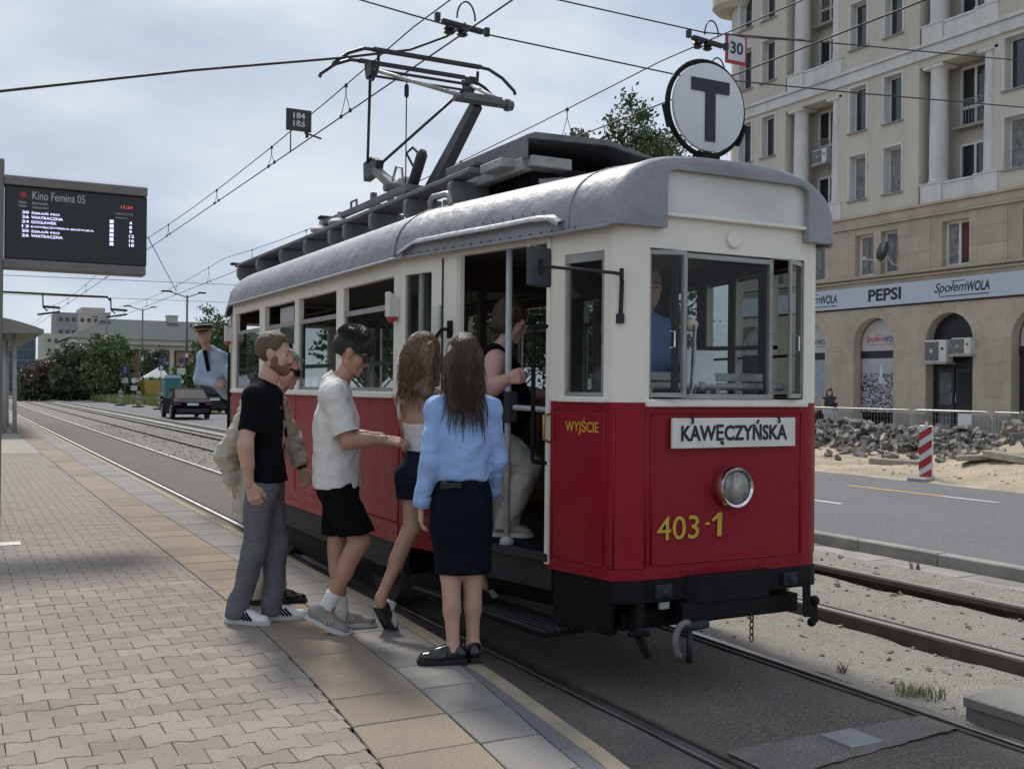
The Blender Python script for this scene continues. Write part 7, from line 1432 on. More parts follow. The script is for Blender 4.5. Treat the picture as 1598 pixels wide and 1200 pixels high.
# ------------------------------------------------------------------ pedestrians behind the fence
def ped(x, y, z, F_, label, top, bot, hair, skirt=False, H=1.66, long_=True, bag=False, arms_up=False):
    P_ = person('person', (x, y, z), label, None); F_ = unit((F_[0], F_[1], 0)); rt = A3((F_[1], -F_[0], 0)); o = A3((x, y, z)); s = H / 1.7
    hd = o + UP * (1.58 * s); nb = o + UP * (1.42 * s); shR, shL = nb + rt * .17 - UP * .07, nb - rt * .17 - UP * .07; pel = o + UP * .95 * s; ch = o + UP * 1.22 * s
    elR, wrR = shR + rt * .05 - UP * .26, shR + rt * .02 + F_ * .15 - UP * .42; elL, wrL = shL - rt * .05 - UP * .26, shL - rt * .02 + F_ * .15 - UP * .42
    if arms_up: wrR = shR + F_ * .15 + UP * .1 - rt * .05; elR = shR + rt * .08 - UP * .15
    tors = torso_prims(pel, ch, shR, shL, nb, F_, .88, .68); pr = [cap(nb - UP * .02, hd - UP * .08, .05, .046)] + arm_prims(shR, elR, wrR, .9) + arm_prims(shL, elL, wrL, .9) + [cap(p[1], p[2], p[3] * .85, p[4] * .85, p[5]) for p in tors[:4]]
    hg, T, Rm = head_geo(hd, frame(F_, -.15), .97, True, .009); body = pmesh('body', join([surf(pr, .016, .01), hg] + [surf(hand_prims(w, F_ - UP * .5, -UP, sg_), .008, .003) for w, sg_ in ((wrR, 1), (wrL, -1))]), m_skin, P_); eyes(body, T, Rm)
    pmesh('top', surf([cap(p[1], p[2], p[3] + .015, p[4] + .015, p[5]) for p in tors[:3]] + [cap(shR, shL, .06)], .016, .012, (), None, [(pel + UP * .02, (0, 0, -1))]), top, P_)
    lg = [cap(pel - UP * .03, pel + UP * .06, .15, .13, (F_, .75))] + [cap(pel + rt * q * .085 - UP * .05, o + rt * q * .09 + UP * .1, .095, .085) for q in (-1, 1)]; pmesh('trousers', surf(lg, .016, .012), bot, P_)
    for q in (-1, 1): shoe(P_, o + rt * q * .09 + UP * .1, F_, z, m_snk, m_snsole, .25, .044)
    hp_ = [ell(T(0, -.02, .04), (.084, .105, .095), Rm)] + ([cap(T(x_, -.06, 0), T(x_ * 1.3, -.06, -.26), .04, .03) for x_ in (-.07, 0, .07)] if long_ else []); pmesh('hair', surf(hp_, .01, .008, [ell(T(0, .12, -.03), (.062, .09, .085), Rm)]), hair, body)
    if bag: q = MB(); q.obox(Vector(o + UP * 1.0 - rt * .2), Vector(rt * .05), Vector(F_ * .13), Vector(UP * .14)); q.tube([Vector(shL + UP * .05), Vector(o + UP * 1.12 - rt * .2)], .012, 6); q.build('shoulder_bag', m_snblk, P_, bevel=.02)
man_black(); man_jacket(); man_polo(); woman_white(); woman_blue(); woman_board(); conductor(); driver()
ped(25.5, 25.75, .13, (-.6, -.7), 'far pedestrian in a dark vest top with a black shoulder bag, behind the mesh fence', M('vest_charcoal', (.03, .03, .035), .8), M('jeans_pale', (.35, .38, .42), .85), m_hmid, bag=True, H=1.62)
ped(25.3, 26.5, .13, (-.5, -.8), 'far pedestrian in a pale shirt raising a hand, beside the dark vest pedestrian', M('shirt_pale', (.55, .55, .55), .8), M('jeans_pale', (.35, .38, .42), .85), M('hair_reddish', (.16, .05, .03), .6), long_=False, arms_up=True)
# ================================================================== OVERHEAD WIRES
m_wire = M('wire_dark', (.03, .032, .035), .6, .1, 3); m_ins = M('insulator_black', (.02, .02, .022), .5)
def wire(name, pts, r, label, cat='overhead wire', group='overhead wires'):
    q = MB(); q.tube(pts, r, 6); return q.build(name, m_wire, smooth=True, label=label, cat=cat, group=group)
def line(x, z, y0, y1, span=0, sag=0, y00=8.2):
    pts = []; y = y0
    while y <= y1:
        t = ((y - y00) / span) % 1 if span else 0; pts.append((x, y, z - sag * 4 * t * (1 - t))); y += 2.5
    return pts
wire('contact_wire', line(3.72, 4.582, -6, 150), .008, 'lower contact wire running above the red tram')
wire('contact_wire', line(6.5, 4.62, -6, 150), .008, 'lower contact wire above the empty second track')
wire('messenger_wire', line(3.72, 4.99, -6, 150, 21, .22), .007, 'upper carrier wire above the red tram, with short droppers')
wire('messenger_wire', line(6.5, 5.10, -6, 150, 21, .22), .007, 'upper carrier wire above the empty second track')
def mz(y, z, y00=8.2, span=21, sag=.22): t = ((y - y00) / span) % 1; return z - sag * 4 * t * (1 - t)
k = 0
for x, zc, zm in ((3.72, 4.582, 4.99), (6.5, 4.62, 5.10)):
    for y in (5.2, 10.9, 13.9, 17.2, 21.5, 26, 31, 36, 42, 48):
        if x < 4 and y < 9: continue
        q = MB(); zt = mz(y, zm); q.tube([(x, y, zt), (x, y, zt - .1)], .006, 5); q.tube([(x, y, zt - .1), (x, y - .14, zc)], .004, 5); q.tube([(x, y, zt - .1), (x, y + .16, zc)], .004, 5)
        for yy, zz in ((y, zt), (y - .14, zc + .01), (y + .16, zc + .01)): q.box(x - .012, yy - .02, zz - .025, x + .012, yy + .02, zz + .012)
        q.build('wire_dropper', m_wire, label='short dropper hanging a contact wire from its carrier wire', cat='dropper', group='wire droppers'); k += 1
wire('span_wire', [(2.84, 8.04, 4.74), (3.72, 8.04, 4.655), (6.02, 8.04, 4.60), (8.24, 8.04, 4.75), (10.97, 8.04, 4.96), (33, 8.04, 6.75)], .007, 'thin cross span wire clamped above the tram pantograph')
wire('span_wire', [(-8, 8.1, 5.9), (2.84, 8.04, 4.74)], .007, 'thin cross span wire rising away from the pantograph clamp')
wire('span_wire', [(-8, 8.2, 5.5), (4.82, 8.27, 5.17), (6.5, 8.27, 5.15), (8.47, 8.27, 5.35), (11.28, 8.27, 5.61), (33, 8.27, 7.7)], .007, 'thin cross span wire carrying the clamp near the number 30 sign')
wire('feeder_cable', [(-6, 8.6, 2.6), (.285, 8.6, 3.78), (1.657, 8.6, 4.14), (2.93, 8.6, 4.44), (3.52, 8.6, 4.60), (3.80, 8.45, 4.72), (3.86, 8.2, 4.76), (3.8, 8.08, 4.72)], .011, 'thick feeder cable sagging in from the side to the pantograph clamp')
wire('span_wire', [(-2, 50, 6.2), (30, 50, 6.6)], .012, 'far cross span wire behind the departure board'); wire('span_wire', [(-4, 62, 6.3), (40, 62, 6.7)], .012, 'second far cross span wire beyond the departure board')
wire('span_wire', [(3.72, 24, 4.85), (6.5, 36, 4.75)], .010, 'slanting tie wire between the two tracks beyond the departure board')
def clamp(x, y, z, label):
    e_ = empty('wire_clamp', (x, y, z), label, 'wire clamp', 'wire clamps')
    q = MB(); q.beam((x - .16, y, z), (x + .22, y, z - .03), .05, .04); q.build('bar', m_ins, e_, bevel=.005)
    for dx_ in (-.09, .03):
        q = MB(); q.lathe([(.03, 0), (.05, .015), (.03, .03), (.05, .045), (.03, .07)], (x + dx_, y, z - .1), (0, 0, 1), 12); q.build('insulator', m_ins, e_)
    q = MB(); q.tube([(x - .02 + .085 * math.cos(t) + .06, y - .05, z + .03 + .15 * math.sin(t)) for t in [math.pi * i / 10 for i in range(11)]], .008, 6); q.build('jumper_loop', m_ins, e_, smooth=True)
    for dx_, dz in ((-.2, .02), (.26, -.03)): q = MB(); q.box(x + dx_ - .02, y - .02, z + dz - .03, x + dx_ + .02, y + .02, z + dz + .04); q.build('end_fitting', m_ins, e_)
clamp(3.74, 8.06, 4.70, 'black insulator clamp with a cable loop above the tram pantograph')
clamp(6.5, 8.27, 5.08, 'black insulator clamp with a cable loop by the number 30 sign')
q = MB(); q.tube([(6.52 + .10 * math.cos(t), 8.1, 4.66 + .2 * math.sin(t)) for t in [math.pi * i / 10 for i in range(11)]], .008, 6); q.build('jumper_cable', m_ins, smooth=True, label='small cable loop bridging two wires behind the round T disc', cat='cable')
s3 = empty('speed_sign', (6.9, 9.5, 5.5), 'white number 30 sign with a red border hanging from the wires', 'sign')
q = MB(); q.box(7.765, 9.5, 5.385, 8.07, 9.515, 5.72); q.build('border', M('sign_border_red', (.40, .03, .05), .5), s3)
q = MB(); q.box(7.795, 9.492, 5.42, 8.04, 9.499, 5.70); q.build('face', M('sign_face', (.62, .63, .64), .5), s3); text('30', (7.825, 9.492, 5.495), (1, 0, 0), (0, 0, 1), .185, .14, 'digits', m_sh, s3, bold=.02)
q = MB(); q.tube([(7.78, 9.52, 5.72), (7.78, 8.27, 5.29)], .006, 5); q.tube([(8.05, 9.52, 5.72), (8.05, 8.27, 5.31)], .006, 5); q.build('hanger', m_wire, s3)
s8 = empty('plate_sign', (3.75, 13, 4.9), 'small dark plate with the numbers 184 and 185 fixed to the overhead wire', 'sign')
q = MB(); q.box(3.66, 13.0, 4.85, 3.985, 13.02, 5.125); q.build('plate', M('plate_dark', (.035, .033, .032), .5), s8, bevel=.004)
text('184', (3.75, 13.0, 5.005), (1, 0, 0), (0, 0, 1), .15, .075, 'digits', m_wfr, s8, bold=.02); text('185', (3.75, 13.0, 4.905), (1, 0, 0), (0, 0, 1), .15, .075, 'digits', m_wfr, s8, bold=.02)
q = MB(); q.tube([(3.9, 13.01, 4.84), (4.13, 13.05, 4.80)], .012, 6); q.tube([(3.93, 13.01, 4.78), (3.93, 13.01, 4.88)], .02, 6); q.tube([(3.72, 13.01, 4.57), (3.72, 13.01, 4.87)], .008, 6); q.build('bracket', m_ins, s8)
# bracket gantry in the distance
gt = empty('catenary_bracket', (1.0, 50, PZ), 'distant catenary pole with a long horizontal bracket arm over both tracks', 'catenary pole')
q = MB(); q.tube([(-.8, 50, 0), (-.8, 50, 7)], .11, 10); q.build('pole', m_dkgrey, gt); q = MB(); q.tube([(-.8, 50, 5.55), (6.05, 50, 5.52), (6.2, 50, 5.36)], .05, 8); q.build('arm', m_dkgrey, gt)
for x in (3.72, 6.5): q = MB(); q.tube([(x - .3, 50, 5.5), (x - .28, 50, 4.95), (x - .1, 50, 4.8)], .03, 6); q.beam((x - .5, 50, 4.62), (x + .4, 50, 4.78), .08, .08); q.beam((x - .3, 50, 4.98), (x + .4, 50, 4.95), .1, .1); q.build('drop_arm', m_ins, gt)
# ================================================================== DEPARTURE BOARD
db = empty('departure_board', (.2, 11.8, PZ), 'dark electronic departure board on a grey post, reading Kino Femina 05', 'departure board')
m_dbg = M('board_frame_grey', (.19, .18, .165), .6, .12, 5); m_dbs = M('board_screen', (.018, .02, .021), .35, .1, 4)
q = MB(); q.box(.45, 11.8, 2.90, 1.82, 11.98, 3.64); q.build('screen', m_dbs, db, bevel=.008)
q = MB(); q.box(.44, 11.77, 3.645, 1.82, 12.0, 3.74); q.build('top_rail', m_dbg, db, bevel=.008); q = MB(); q.box(.44, 11.77, 2.80, 1.81, 12.0, 2.895); q.build('bottom_rail', m_dbg, db, bevel=.008)
q = MB(); q.box(.25, 11.78, PZ, .44, 12.0, 3.90); q.build('post', m_dbg, db, bevel=.01)
q = MB()
for i in range(64): x = .27 + i * .0245; z = 3.90 if x < .44 else 3.74; q.add([(x - .002, 11.86, z), (x + .002, 11.86, z), (x + .002, 11.864, z), (x, 11.86 + rnd.uniform(-.03, .03), z + .055)], [(0, 1, 3), (1, 2, 3), (2, 0, 3)])
q.build('bird_spikes', m_dkgrey, db, kind='stuff')
m_led = emis('led_white', (.62, .62, .9), .9); m_ledr = emis('led_red', (.8, .12, .1), .5); m_lbl = M('board_text', (.55, .55, .53), .6); u, v = (1, 0, 0), (0, 0, 1)
text('Kino Femina 05', (.70, 11.8, 3.515), u, v, .50, .085, 'stop_name', m_lbl, db); text('linia', (.575, 11.8, 3.465), u, v, .07, .03, 'caption', m_lbl, db); text('route', (.575, 11.8, 3.43), u, v, .07, .022, 'caption', m_lbl, db); text('kierunek', (.70, 11.8, 3.465), u, v, .145, .03, 'caption', m_lbl, db); text('destination', (.70, 11.8, 3.425), u, v, .15, .025, 'caption', m_lbl, db); text('odjazd (min)', (1.50, 11.8, 3.425), u, v, .175, .03, 'caption', m_lbl, db); text('departure', (1.50, 11.8, 3.385), u, v, .12, .025, 'caption', m_lbl, db)
q = MB(); q.lathe([(.001, 0), (.03, 0), (.03, .004)], (.615, 11.799, 3.555), (0, -1, 0), 20); q.build('tram_symbol', M('symbol_red', (.4, .03, .05), .5), db)
text('15:24', (1.555, 11.8, 3.50), u, v, .115, .03, 'clock', m_ledr, db)
for i, (a, b_, c) in enumerate((('20', 'ŻERAŃ FSO', '4'), ('26', 'WIATRACZNA', '8'), ('24', 'GOCŁAWEK', '9'), ('13', 'KAWĘCZYŃSKA-BAZYLIKA', '12'), ('20', 'ŻERAŃ FSO', '16'), ('26', 'WIATRACZNA', '18'))):
    z = 3.365 - i * .047
    text(a, (.605, 11.8, z), u, v, .065, .029, 'route_number', m_led, db, bold=.02); text(b_, (.69, 11.8, z), u, v, .030 * len(b_), .029, 'destination_text', m_led, db, bold=.02); text(c, (1.64 - .0 * len(c), 11.8, z - .03), u, v, .022 * len(c) + .006, .032, 'minutes', m_led, db, bold=.02); q = MB(); q.box(1.445, 11.794, z - .03, 1.483, 11.799, z + .004); q.build('wheelchair_symbol', m_led, db)
# ================================================================== SHELTER
sh = empty('tram_shelter', (.9, 38, PZ), 'tram stop shelter with a curved grey canopy on paired posts', 'shelter')
q = MB(); rows_ = []
for j in range(13):
    t = j / 12; x = -1.2 + 3.5 * t; zc = 3.12 + .42 * math.sin(math.pi * min(1, t * .95)); rows_.append((x, zc, 3.05 + .08 * t + .0))
for j in range(12):
    (x0, a0, b0), (x1, a1, b1) = rows_[j], rows_[j + 1]
    q.add([(x0, 33, a0), (x1, 33, a1), (x1, 45, a1), (x0, 45, a0), (x0, 33, b0 - .05), (x1, 33, b1 - .05), (x1, 45, b1 - .05), (x0, 45, b0 - .05)], [(0, 1, 2, 3), (4, 7, 6, 5), (0, 4, 5, 1), (3, 2, 6, 7)])
q.build('canopy', M('canopy_grey', (.22, .21, .18), .6, .15, 1.5), sh, auto=True)
for y in (34, 39, 44):
    for x in (1.35, 1.62): q = MB(); q.tube([(x, y, PZ), (x - .05, y, 3.1)], .06, 10); q.build('post', M('post_pale', (.42, .41, .39), .5), sh, smooth=True)
for a in ((34.1, 36.9), (37.1, 39.9), (40.1, 42.9)):
    q = MB(); q.box(-.9, a[0], .5, -.88, a[1], 2.5); w = q.build('glass_panel', glass('shelter_glass', (.6, .68, .7), 1, .02, .1), sh)
q = MB(); q.box(-.7, 36, .55, -.2, 42, .6); q.box(-.6, 36.2, PZ, -.5, 36.3, .55); q.box(-.6, 41.7, PZ, -.5, 41.8, .55); q.build('bench', M('bench_wood', (.25, .16, .08), .6), sh)
q = MB(); q.box(1.75, 47, PZ, 1.83, 48.4, 2.3); q.build('advert_case', M('advert_pale', (.35, .33, .26), .5, .4, 2), label='pale advertising case standing beside the shelter', cat='advert case', bevel=.03)
# ================================================================== TREES
def tree(x, y, z, h, rx, rz_, n, leaf, mat, label, group, trunk=True, seed=0, low=.25, cl=46):
    r_ = np.random.RandomState(seed + int(x * 7 + y * 3) % 9999); t = empty('tree', (x, y, z), label, 'tree', group)
    q = MB(); th = h * low + .3; q.tube([(x, y, z - .1), (x + .05, y, z + th * .5), (x - .04, y + .04, z + th), (x, y, z + h * .7)], [h * .022, h * .017, h * .014, h * .005], 8)
    for k_ in range(7):
        a = k_ * 2.4; l = rx * (.5 + .35 * r_.rand()); z0 = z + th * (.8 + .12 * k_); q.tube([(x, y, z0), (x + l * .5 * math.cos(a), y + l * .5 * math.sin(a), z0 + l * .5), (x + l * math.cos(a), y + l * math.sin(a), z0 + l * .8)], [h * .009, h * .006, h * .002], 6)
    q.build('trunk', M('bark', (.07, .055, .042), .9, .3, 6), t, smooth=True)
    cz = z + h * low + (h - h * low) * .5; hh = (h - h * low) * .5
    u_ = r_.randn(cl, 3); u_ /= np.linalg.norm(u_, axis=1)[:, None]; cc = u_ * (r_.rand(cl, 1) ** .45) * [rx, rx, hh] * .88 * (.75 + .4 * r_.rand(cl, 1)) + [x, y, cz]
    cs_ = (.22 + .2 * r_.rand(cl)) * rx * .75; ci = r_.randint(0, cl, n); pos = cc[ci] + r_.randn(n, 3) * cs_[ci][:, None] * [.55, .55, .42]
    a_ = r_.randn(n, 3); a_ /= np.linalg.norm(a_, axis=1)[:, None]; b_ = np.cross(a_, r_.randn(n, 3)); b_ /= np.linalg.norm(b_, axis=1)[:, None]; s_ = leaf * (.6 + .8 * r_.rand(n, 1))
    V = np.stack([pos - a_ * s_, pos - b_ * s_ * .55, pos + a_ * s_, pos + b_ * s_ * .55], 1).reshape(-1, 3) - [x, y, z]; F = np.arange(4 * n).reshape(-1, 4)
    link('crown', mesh_np('crown', V, F), t, mat)
def leafmat(nm, c): return M(nm, tuple(v * 1.55 for v in c), .6, .30, .9, 0, fine=.25, fscale=9)
lf1, lf2, lf3 = leafmat('leaf_green', (.075, .105, .04)), leafmat('leaf_dark', (.05, .075, .032)), leafmat('leaf_reddish', (.095, .075, .045))
tl = ['dark green tree in the far thicket beside the tram road', 'leafy green tree in front of the columned palace', 'reddish tinged tree at the end of the far thicket']
for x, y, h, rx, mt, lb in ((7.9, 112, 4.6, 2.2, lf3, 'low reddish tree at the outer end of the far thicket'), (9.9, 108, 5.6, 2.2, lf2, 'dark green tree in the middle of the far thicket'), (12.2, 104, 6.6, 2.2, lf1, 'taller green tree of the far thicket before the palace'), (14.2, 108, 6.6, 1.6, lf1, 'green tree at the palace side of the far thicket'), (11.2, 118, 5.6, 2.6, lf2, 'broad dark tree behind the far thicket'), (20.6, 128, 6.2, 1.7, lf2, 'tree standing in front of the palace columns'), (19.2, 98, 3.6, 1.8, lf1, 'small bushy tree before the palace by the portable toilet'), (24.4, 112, 9.5, 2.6, lf1, 'green tree behind the leaning conductor'), (25.5, 118, 10.5, 3.2, lf2, 'tall dark tree behind the rear of the red tram'), (24.2, 100, 4.5, 2.4, lf2, 'low dark tree behind the conductor'), (27.5, 105, 7, 3, lf1, 'green tree hidden behind the rear end of the red tram')):
    tree(x, y, 0, h, rx, h * .4, 3800, .17, mt, lb, 'trees in the far distance', low=.1, cl=60)
for x, y, h, rx in ((31.9, 50, 17.2, 2.4), (34.8, 50.5, 18.6, 2.8), (38.4, 53, 19.6, 3.0)):
    tree(x, y, 0, h, rx * 1.12, 0, 15000, .13, lf2, {34.8: 'tall leafy tree rising behind the round T disc', 38.4: 'tall leafy tree beside the corner of the beige building', 31.9: 'leafy tree showing above the tram roof'}[x], 'trees behind the tram roof', low=.3, cl=80)
for i in range(12):
    tree(27 + (i * 17 % 5) * 3.2 + i * 2.6, 74 + (i * 29 % 7) * 5.5 + i * .8, 0, 11.5 + (i * 13 % 4) * .9, 4.4, 0, 3600, .26, lf1 if i % 2 else lf2, 'tree of the park belt seen through the tram windows', 'park trees beyond the tram', low=.08, cl=60)
# trees and houses on the other side of the street (seen as reflections in the tram windows)
for i in range(16):
    tree(-17 - (i % 2) * 4, 18 + i * 6.5, 0, 8.0 + (i * 37 % 5) * .6, 3.4, 0, 3000, .30, lf1 if i % 2 else lf2, 'street tree on the opposite side of the platform', 'street trees opposite', low=.22, cl=50)
# ================================================================== FAR BUILDINGS
def simple_windows(par, x0, x1, y, z0, z1, nx, nzz, w, h, mat, fr_=None):
    for i in range(nx):
        for j in range(nzz):
            xc = x0 + (x1 - x0) * (i + .5) / nx; zc = z0 + (z1 - z0) * (j + .5) / nzz; q = MB(); q.box(xc - w / 2, y - .06, zc - h / 2, xc + w / 2, y + .02, zc + h / 2); o = q.build('window', mat, par)
            if fr_:
                q = MB(); t = w * .07
                for a, b_ in ((-w / 2, -w / 2 + t), (-t / 2, t / 2), (w / 2 - t, w / 2)): q.box(xc + a, y - .12, zc - h / 2, xc + b_, y - .061, zc + h / 2)
                for a in (-h / 2, -h * .1, h * .16, h / 2 - t): q.box(xc - w / 2, y - .11, zc + a, xc + w / 2, y - .061, zc + a + t)
                q.build('frame', fr_, o)
m_brick = M('palace_brick', (.21, .13, .095), .9, .15, 1, fine=.1, fscale=8); m_pst = M('palace_stone', (.50, .47, .41), .85, .08, .5); m_proof = M('palace_roof', (.10, .115, .11), .95, .12, .6, spec=.1); m_fgl = M('far_glass', (.05, .055, .06), .15, .3, 1)
pa = empty('palace', (27, 190, 0), 'far brick palace with white columns, grey hipped roof and chimneys', 'building')
q = MB(); q.box(18.5, 190, 0, 50, 215, 8.4); q.build('brick_wall', m_brick, pa); q = MB(); q.box(17.3, 188.4, 8.4, 52, 216, 9.3); q.box(18, 189.2, 7.6, 51, 215.5, 8.39); q.build('entablature', m_pst, pa)
q = MB(); q.add([(16.8, 188, 9.3), (52.5, 188, 9.3), (52.5, 217, 9.3), (16.8, 217, 9.3), (23.5, 199, 13.2), (46, 199, 13.2), (46, 206, 13.2), (23.5, 206, 13.2)], [(0, 1, 5, 4), (1, 2, 6, 5), (2, 3, 7, 6), (3, 0, 4, 7), (4, 5, 6, 7)]); RFp = q.build('roof', m_proof, pa)
for x in (23.6, 35.2): q = MB(); q.box(x - .9, 198, 11.6, x + .9, 200, 14.0); q.box(x - 1.0, 197.9, 14.0, x + 1.0, 200.1, 14.25); q.build('chimney', m_pst, RFp)
for x in (19.6, 22.1, 26.2, 30.4, 33.5): q = MB(); q.lathe([(.48, .3), (.45, 3.5), (.38, 7.2), (.5, 7.6)], (x, 189.1, 0), (0, 0, 1), 14); q.build('column', m_pst, pa, smooth=True)
simple_windows(pa, 18.6, 33.4, 190, 5.2, 7.6, 5, 1, 1.3, 2.1, m_fgl, m_pst); simple_windows(pa, 18.6, 33.4, 190, 1.6, 4.4, 5, 1, 1.3, 2.5, m_fgl, m_pst); q = MB(); q.box(34.4, 189.8, 0, 50, 189.95, 7.6); q.build('side_wing_wall', M('wing_brick', (.32, .23, .17), .9, .12, 1), pa)
ab = empty('apartment_block', (24, 280, 0), 'far pale green apartment block with rows of small windows', 'building')
q = MB(); q.box(19.5, 280, 0, 31, 300, 13.9); q.build('wall', M('block_green', (.40, .43, .34), .9, .06, .3), ab); simple_windows(ab, 20, 30.5, 280, 1.2, 13.4, 7, 5, .75, .8, m_fgl)
ab = empty('apartment_tower', (27, 310, 0), 'far grey and pink apartment block rising behind the green one', 'building')
q = MB(); q.box(24.5, 310, 0, 30.0, 325, 21.0); q.build('grey_wing', M('tower_grey', (.27, .27, .27), .9, .06, .3), ab); q = MB(); q.box(30.0, 309.8, 0, 36, 325, 21.2); q.box(31, 309.9, 21.2, 37, 325, 22.6); q.build('pink_wing', M('tower_pink', (.46, .40, .37), .9, .06, .3), ab); simple_windows(ab, 25, 29.8, 310, 14, 20.8, 3, 2, .9, 1.1, m_fgl); simple_windows(ab, 30.3, 35.5, 309.8, 14, 20.8, 3, 2, .9, 1.1, m_fgl)
# distant belt closing the view down the street
q = MB()
hs = empty('glazed_hall', (6.5, 150, 0), 'distant bluish glazed hall past the end of the platform', 'building'); q.box(3.5, 150, 0, 9.5, 160, 9.0); q.build('wall', M('hall_blue', (.16, .22, .28), .4, .2, .3), hs); simple_windows(hs, 3.6, 9.4, 150, .5, 8.8, 8, 6, .62, 1.2, M('hall_glass', (.05, .08, .11), .2, .3, .5))
# houses across the street on the left side (reflected)
oh = empty('terrace_house', (-38, 60, 0), 'pale terrace building on the opposite side of the street', 'building'); q = MB(); q.box(-52, 8, 0, -38, 130, 11); q.build('wall', M('terrace_wall', (.33, .31, .27), .9, .1, .4), oh)
q = MB(); q.box(-53, 7.5, 11, -37.5, 130.5, 11.6); q.build('roof', m_proof, oh)
for i in range(30):
    for j in range(3): q = MB(); y = 10 + i * 3.9; z = 2 + j * 3.2; q.box(-38.02, y, z, -37.96, y + 1.5, z + 1.9); q.build('window', m_fgl, oh)
# ================================================================== LAMPS, SIGNS, BARRIERS, CARS
def lamp(x, y, h, label, arms=((-2.2, 0), (1.6, 0))):
    e_ = empty('street_lamp', (x, y, 0), label, 'street lamp', 'street lamps'); q = MB(); q.tube([(x, y, 0), (x, y, h * .42)], .19, 10); q.build('lower_pole', m_dkgrey, e_, smooth=True); q = MB(); q.tube([(x, y, h * .42), (x, y, h)], .10, 8); q.build('upper_pole', M('lamp_grey', (.18, .18, .18), .6), e_, smooth=True); q = MB(); q.tube([(x, y, h * .42), (x, y, h * .46)], .125, 10); q.build('pole_band', m_wfr, e_)
    for a, _ in arms:
        q = MB(); q.tube([(x, y, h - .2), (x + a * .3, y, h + .0), (x + a * .7, y, h + .25)], .05, 6); q.build('arm', MATS['lamp_grey'], e_); q = MB(); q.box(x + a * .62, y - .18, h + .22, x + a * 1.05, y + .18, h + .36); q.build('lamp_head', m_dkgrey, e_, bevel=.04)
lamp(19.05, 100, 9.9, 'street lamp with two arms and a white band beside the conductor'); lamp(21.2, 140, 11.2, 'street lamp with two arms before the palace columns'); lamp(20.0, 165, 11.2, 'farther street lamp with a single arm before the palace', ((-2, 0),)); lamp(14.9, 40, 7.95, 'street lamp arm showing above the tram roof', ((-2.2, 0),)); lamp(16.1, 60, 8.2, 'street lamp arm showing just over the end of the tram roof', ((-2.2, 0),))
def sign(x, y, z0, parts, label):
    e_ = empty('road_sign', (x, y, 0), label, 'road sign', 'road signs'); q = MB(); q.tube([(x, y, 0), (x, y, z0)], .035, 8); q.build('post', M('lamp_grey', (.18, .18, .18), .6), e_)
    for kind, z, s, c in parts:
        s *= .62; q = MB(); mt = M('sign_' + c, {'blue': (.02, .05, .30), 'white': (.6, .6, .6), 'red': (.42, .06, .05), 'purple': (.07, .06, .16), 'lblue': (.05, .25, .42), 'yellow': (.6, .4, .06)}[c], .5)
        if kind == 'round': q.lathe([(.001, 0), (s, 0), (s, .02), (.001, .02)], (x, y - .04, z), (0, -1, 0), 20)
        elif kind == 'dia': q.prism([(0, -s), (s, 0), (0, s), (-s, 0)], (x, y - .06, z), (1, 0, 0), (0, 0, 1), (0, .02, 0))
        elif kind == 'house': q.prism([(-s, -s), (s, -s), (s, s * .3), (0, s * 1.1), (-s, s * .3)], (x, y - .06, z), (1, 0, 0), (0, 0, 1), (0, .02, 0))
        else: q.box(x - s, y - .06, z - s * .75, x + s, y - .04, z + s * .75)
        o = q.build('plate', mt, e_)
        if c in ('blue', 'lblue'): q = MB(); q.prism([(-.05, -.25), (.05, -.25), (.05, .05), (.15, .05), (0, .28), (-.15, .05), (-.05, .05)], (x, y - .075, z), (1, 0, 0), (0, 0, 1), (0, .01, 0)); q.build('arrow', m_wfr, o)
sign(14.2, 104, 3.4, (('house', 3.0, .62, 'blue'), ('sq', 2.0, .5, 'white')), 'blue arrow road sign beside the grass verge'); sign(14.6, 101, 2.4, (('round', 2.0, .42, 'white'), ('sq', 1.3, .45, 'white')), 'white round road sign beside the blue arrow sign'); sign(16.8, 100, 3.6, (('sq', 3.1, .4, 'lblue'), ('round', 3.9, .42, 'purple')), 'light blue arrow sign on a dark pole'); sign(15.6, 84, 3.6, (('round', 3.5, .38, 'purple'), ('sq', 2.7, .5, 'white'), ('sq', 1.9, .3, 'white')), 'stack of round and white road signs over the portable toilet'); sign(17.6, 86, 3.2, (('dia', 2.7, .5, 'red'), ('sq', 1.6, .35, 'white')), 'orange diamond road sign past the portable toilet'); sign(18.6, 88, 3.4, (('sq', 3.0, .55, 'purple'),), 'dark blue square road sign by the diamond sign')
sh_l = ['pale striped barrier board farthest along the grass verge', 'pale striped barrier board with a wide foot on the verge', 'tilted pale striped barrier board on the verge', 'red and white striped barrier board ahead of the dark car']
for i, (x, y) in enumerate(((11.2, 84), (11.6, 78), (11.9, 71), (12.4, 67.5))):
    e_ = empty('barrier_board', (x, y, 0), sh_l[i], 'barrier board', 'striped barrier boards'); q = MB(); q.box(x - .16, y, .12, x + .16, y + .05, 1.15); q.build('board', M('barrier_red', (.48, .11, .06), .5) if i == 3 else M('barrier_pale', (.42, .40, .27), .5), e_)
    for k in range(3): q = MB(); z = .25 + k * .33; q.prism([(-.16, z), (.16, z - .12), (.16, z + .05), (-.16, z + .17)], (x, y - .008, 0), (1, 0, 0), (0, 0, 1), (0, .006, 0)); q.build('stripe', m_wfr if i == 3 else M('stripe_grey', (.2, .2, .17), .6), e_)
    q = MB(); q.box(x - .4, y - .1, 0, x + .4, y + .2, .12); q.build('foot', m_dkgrey, e_)
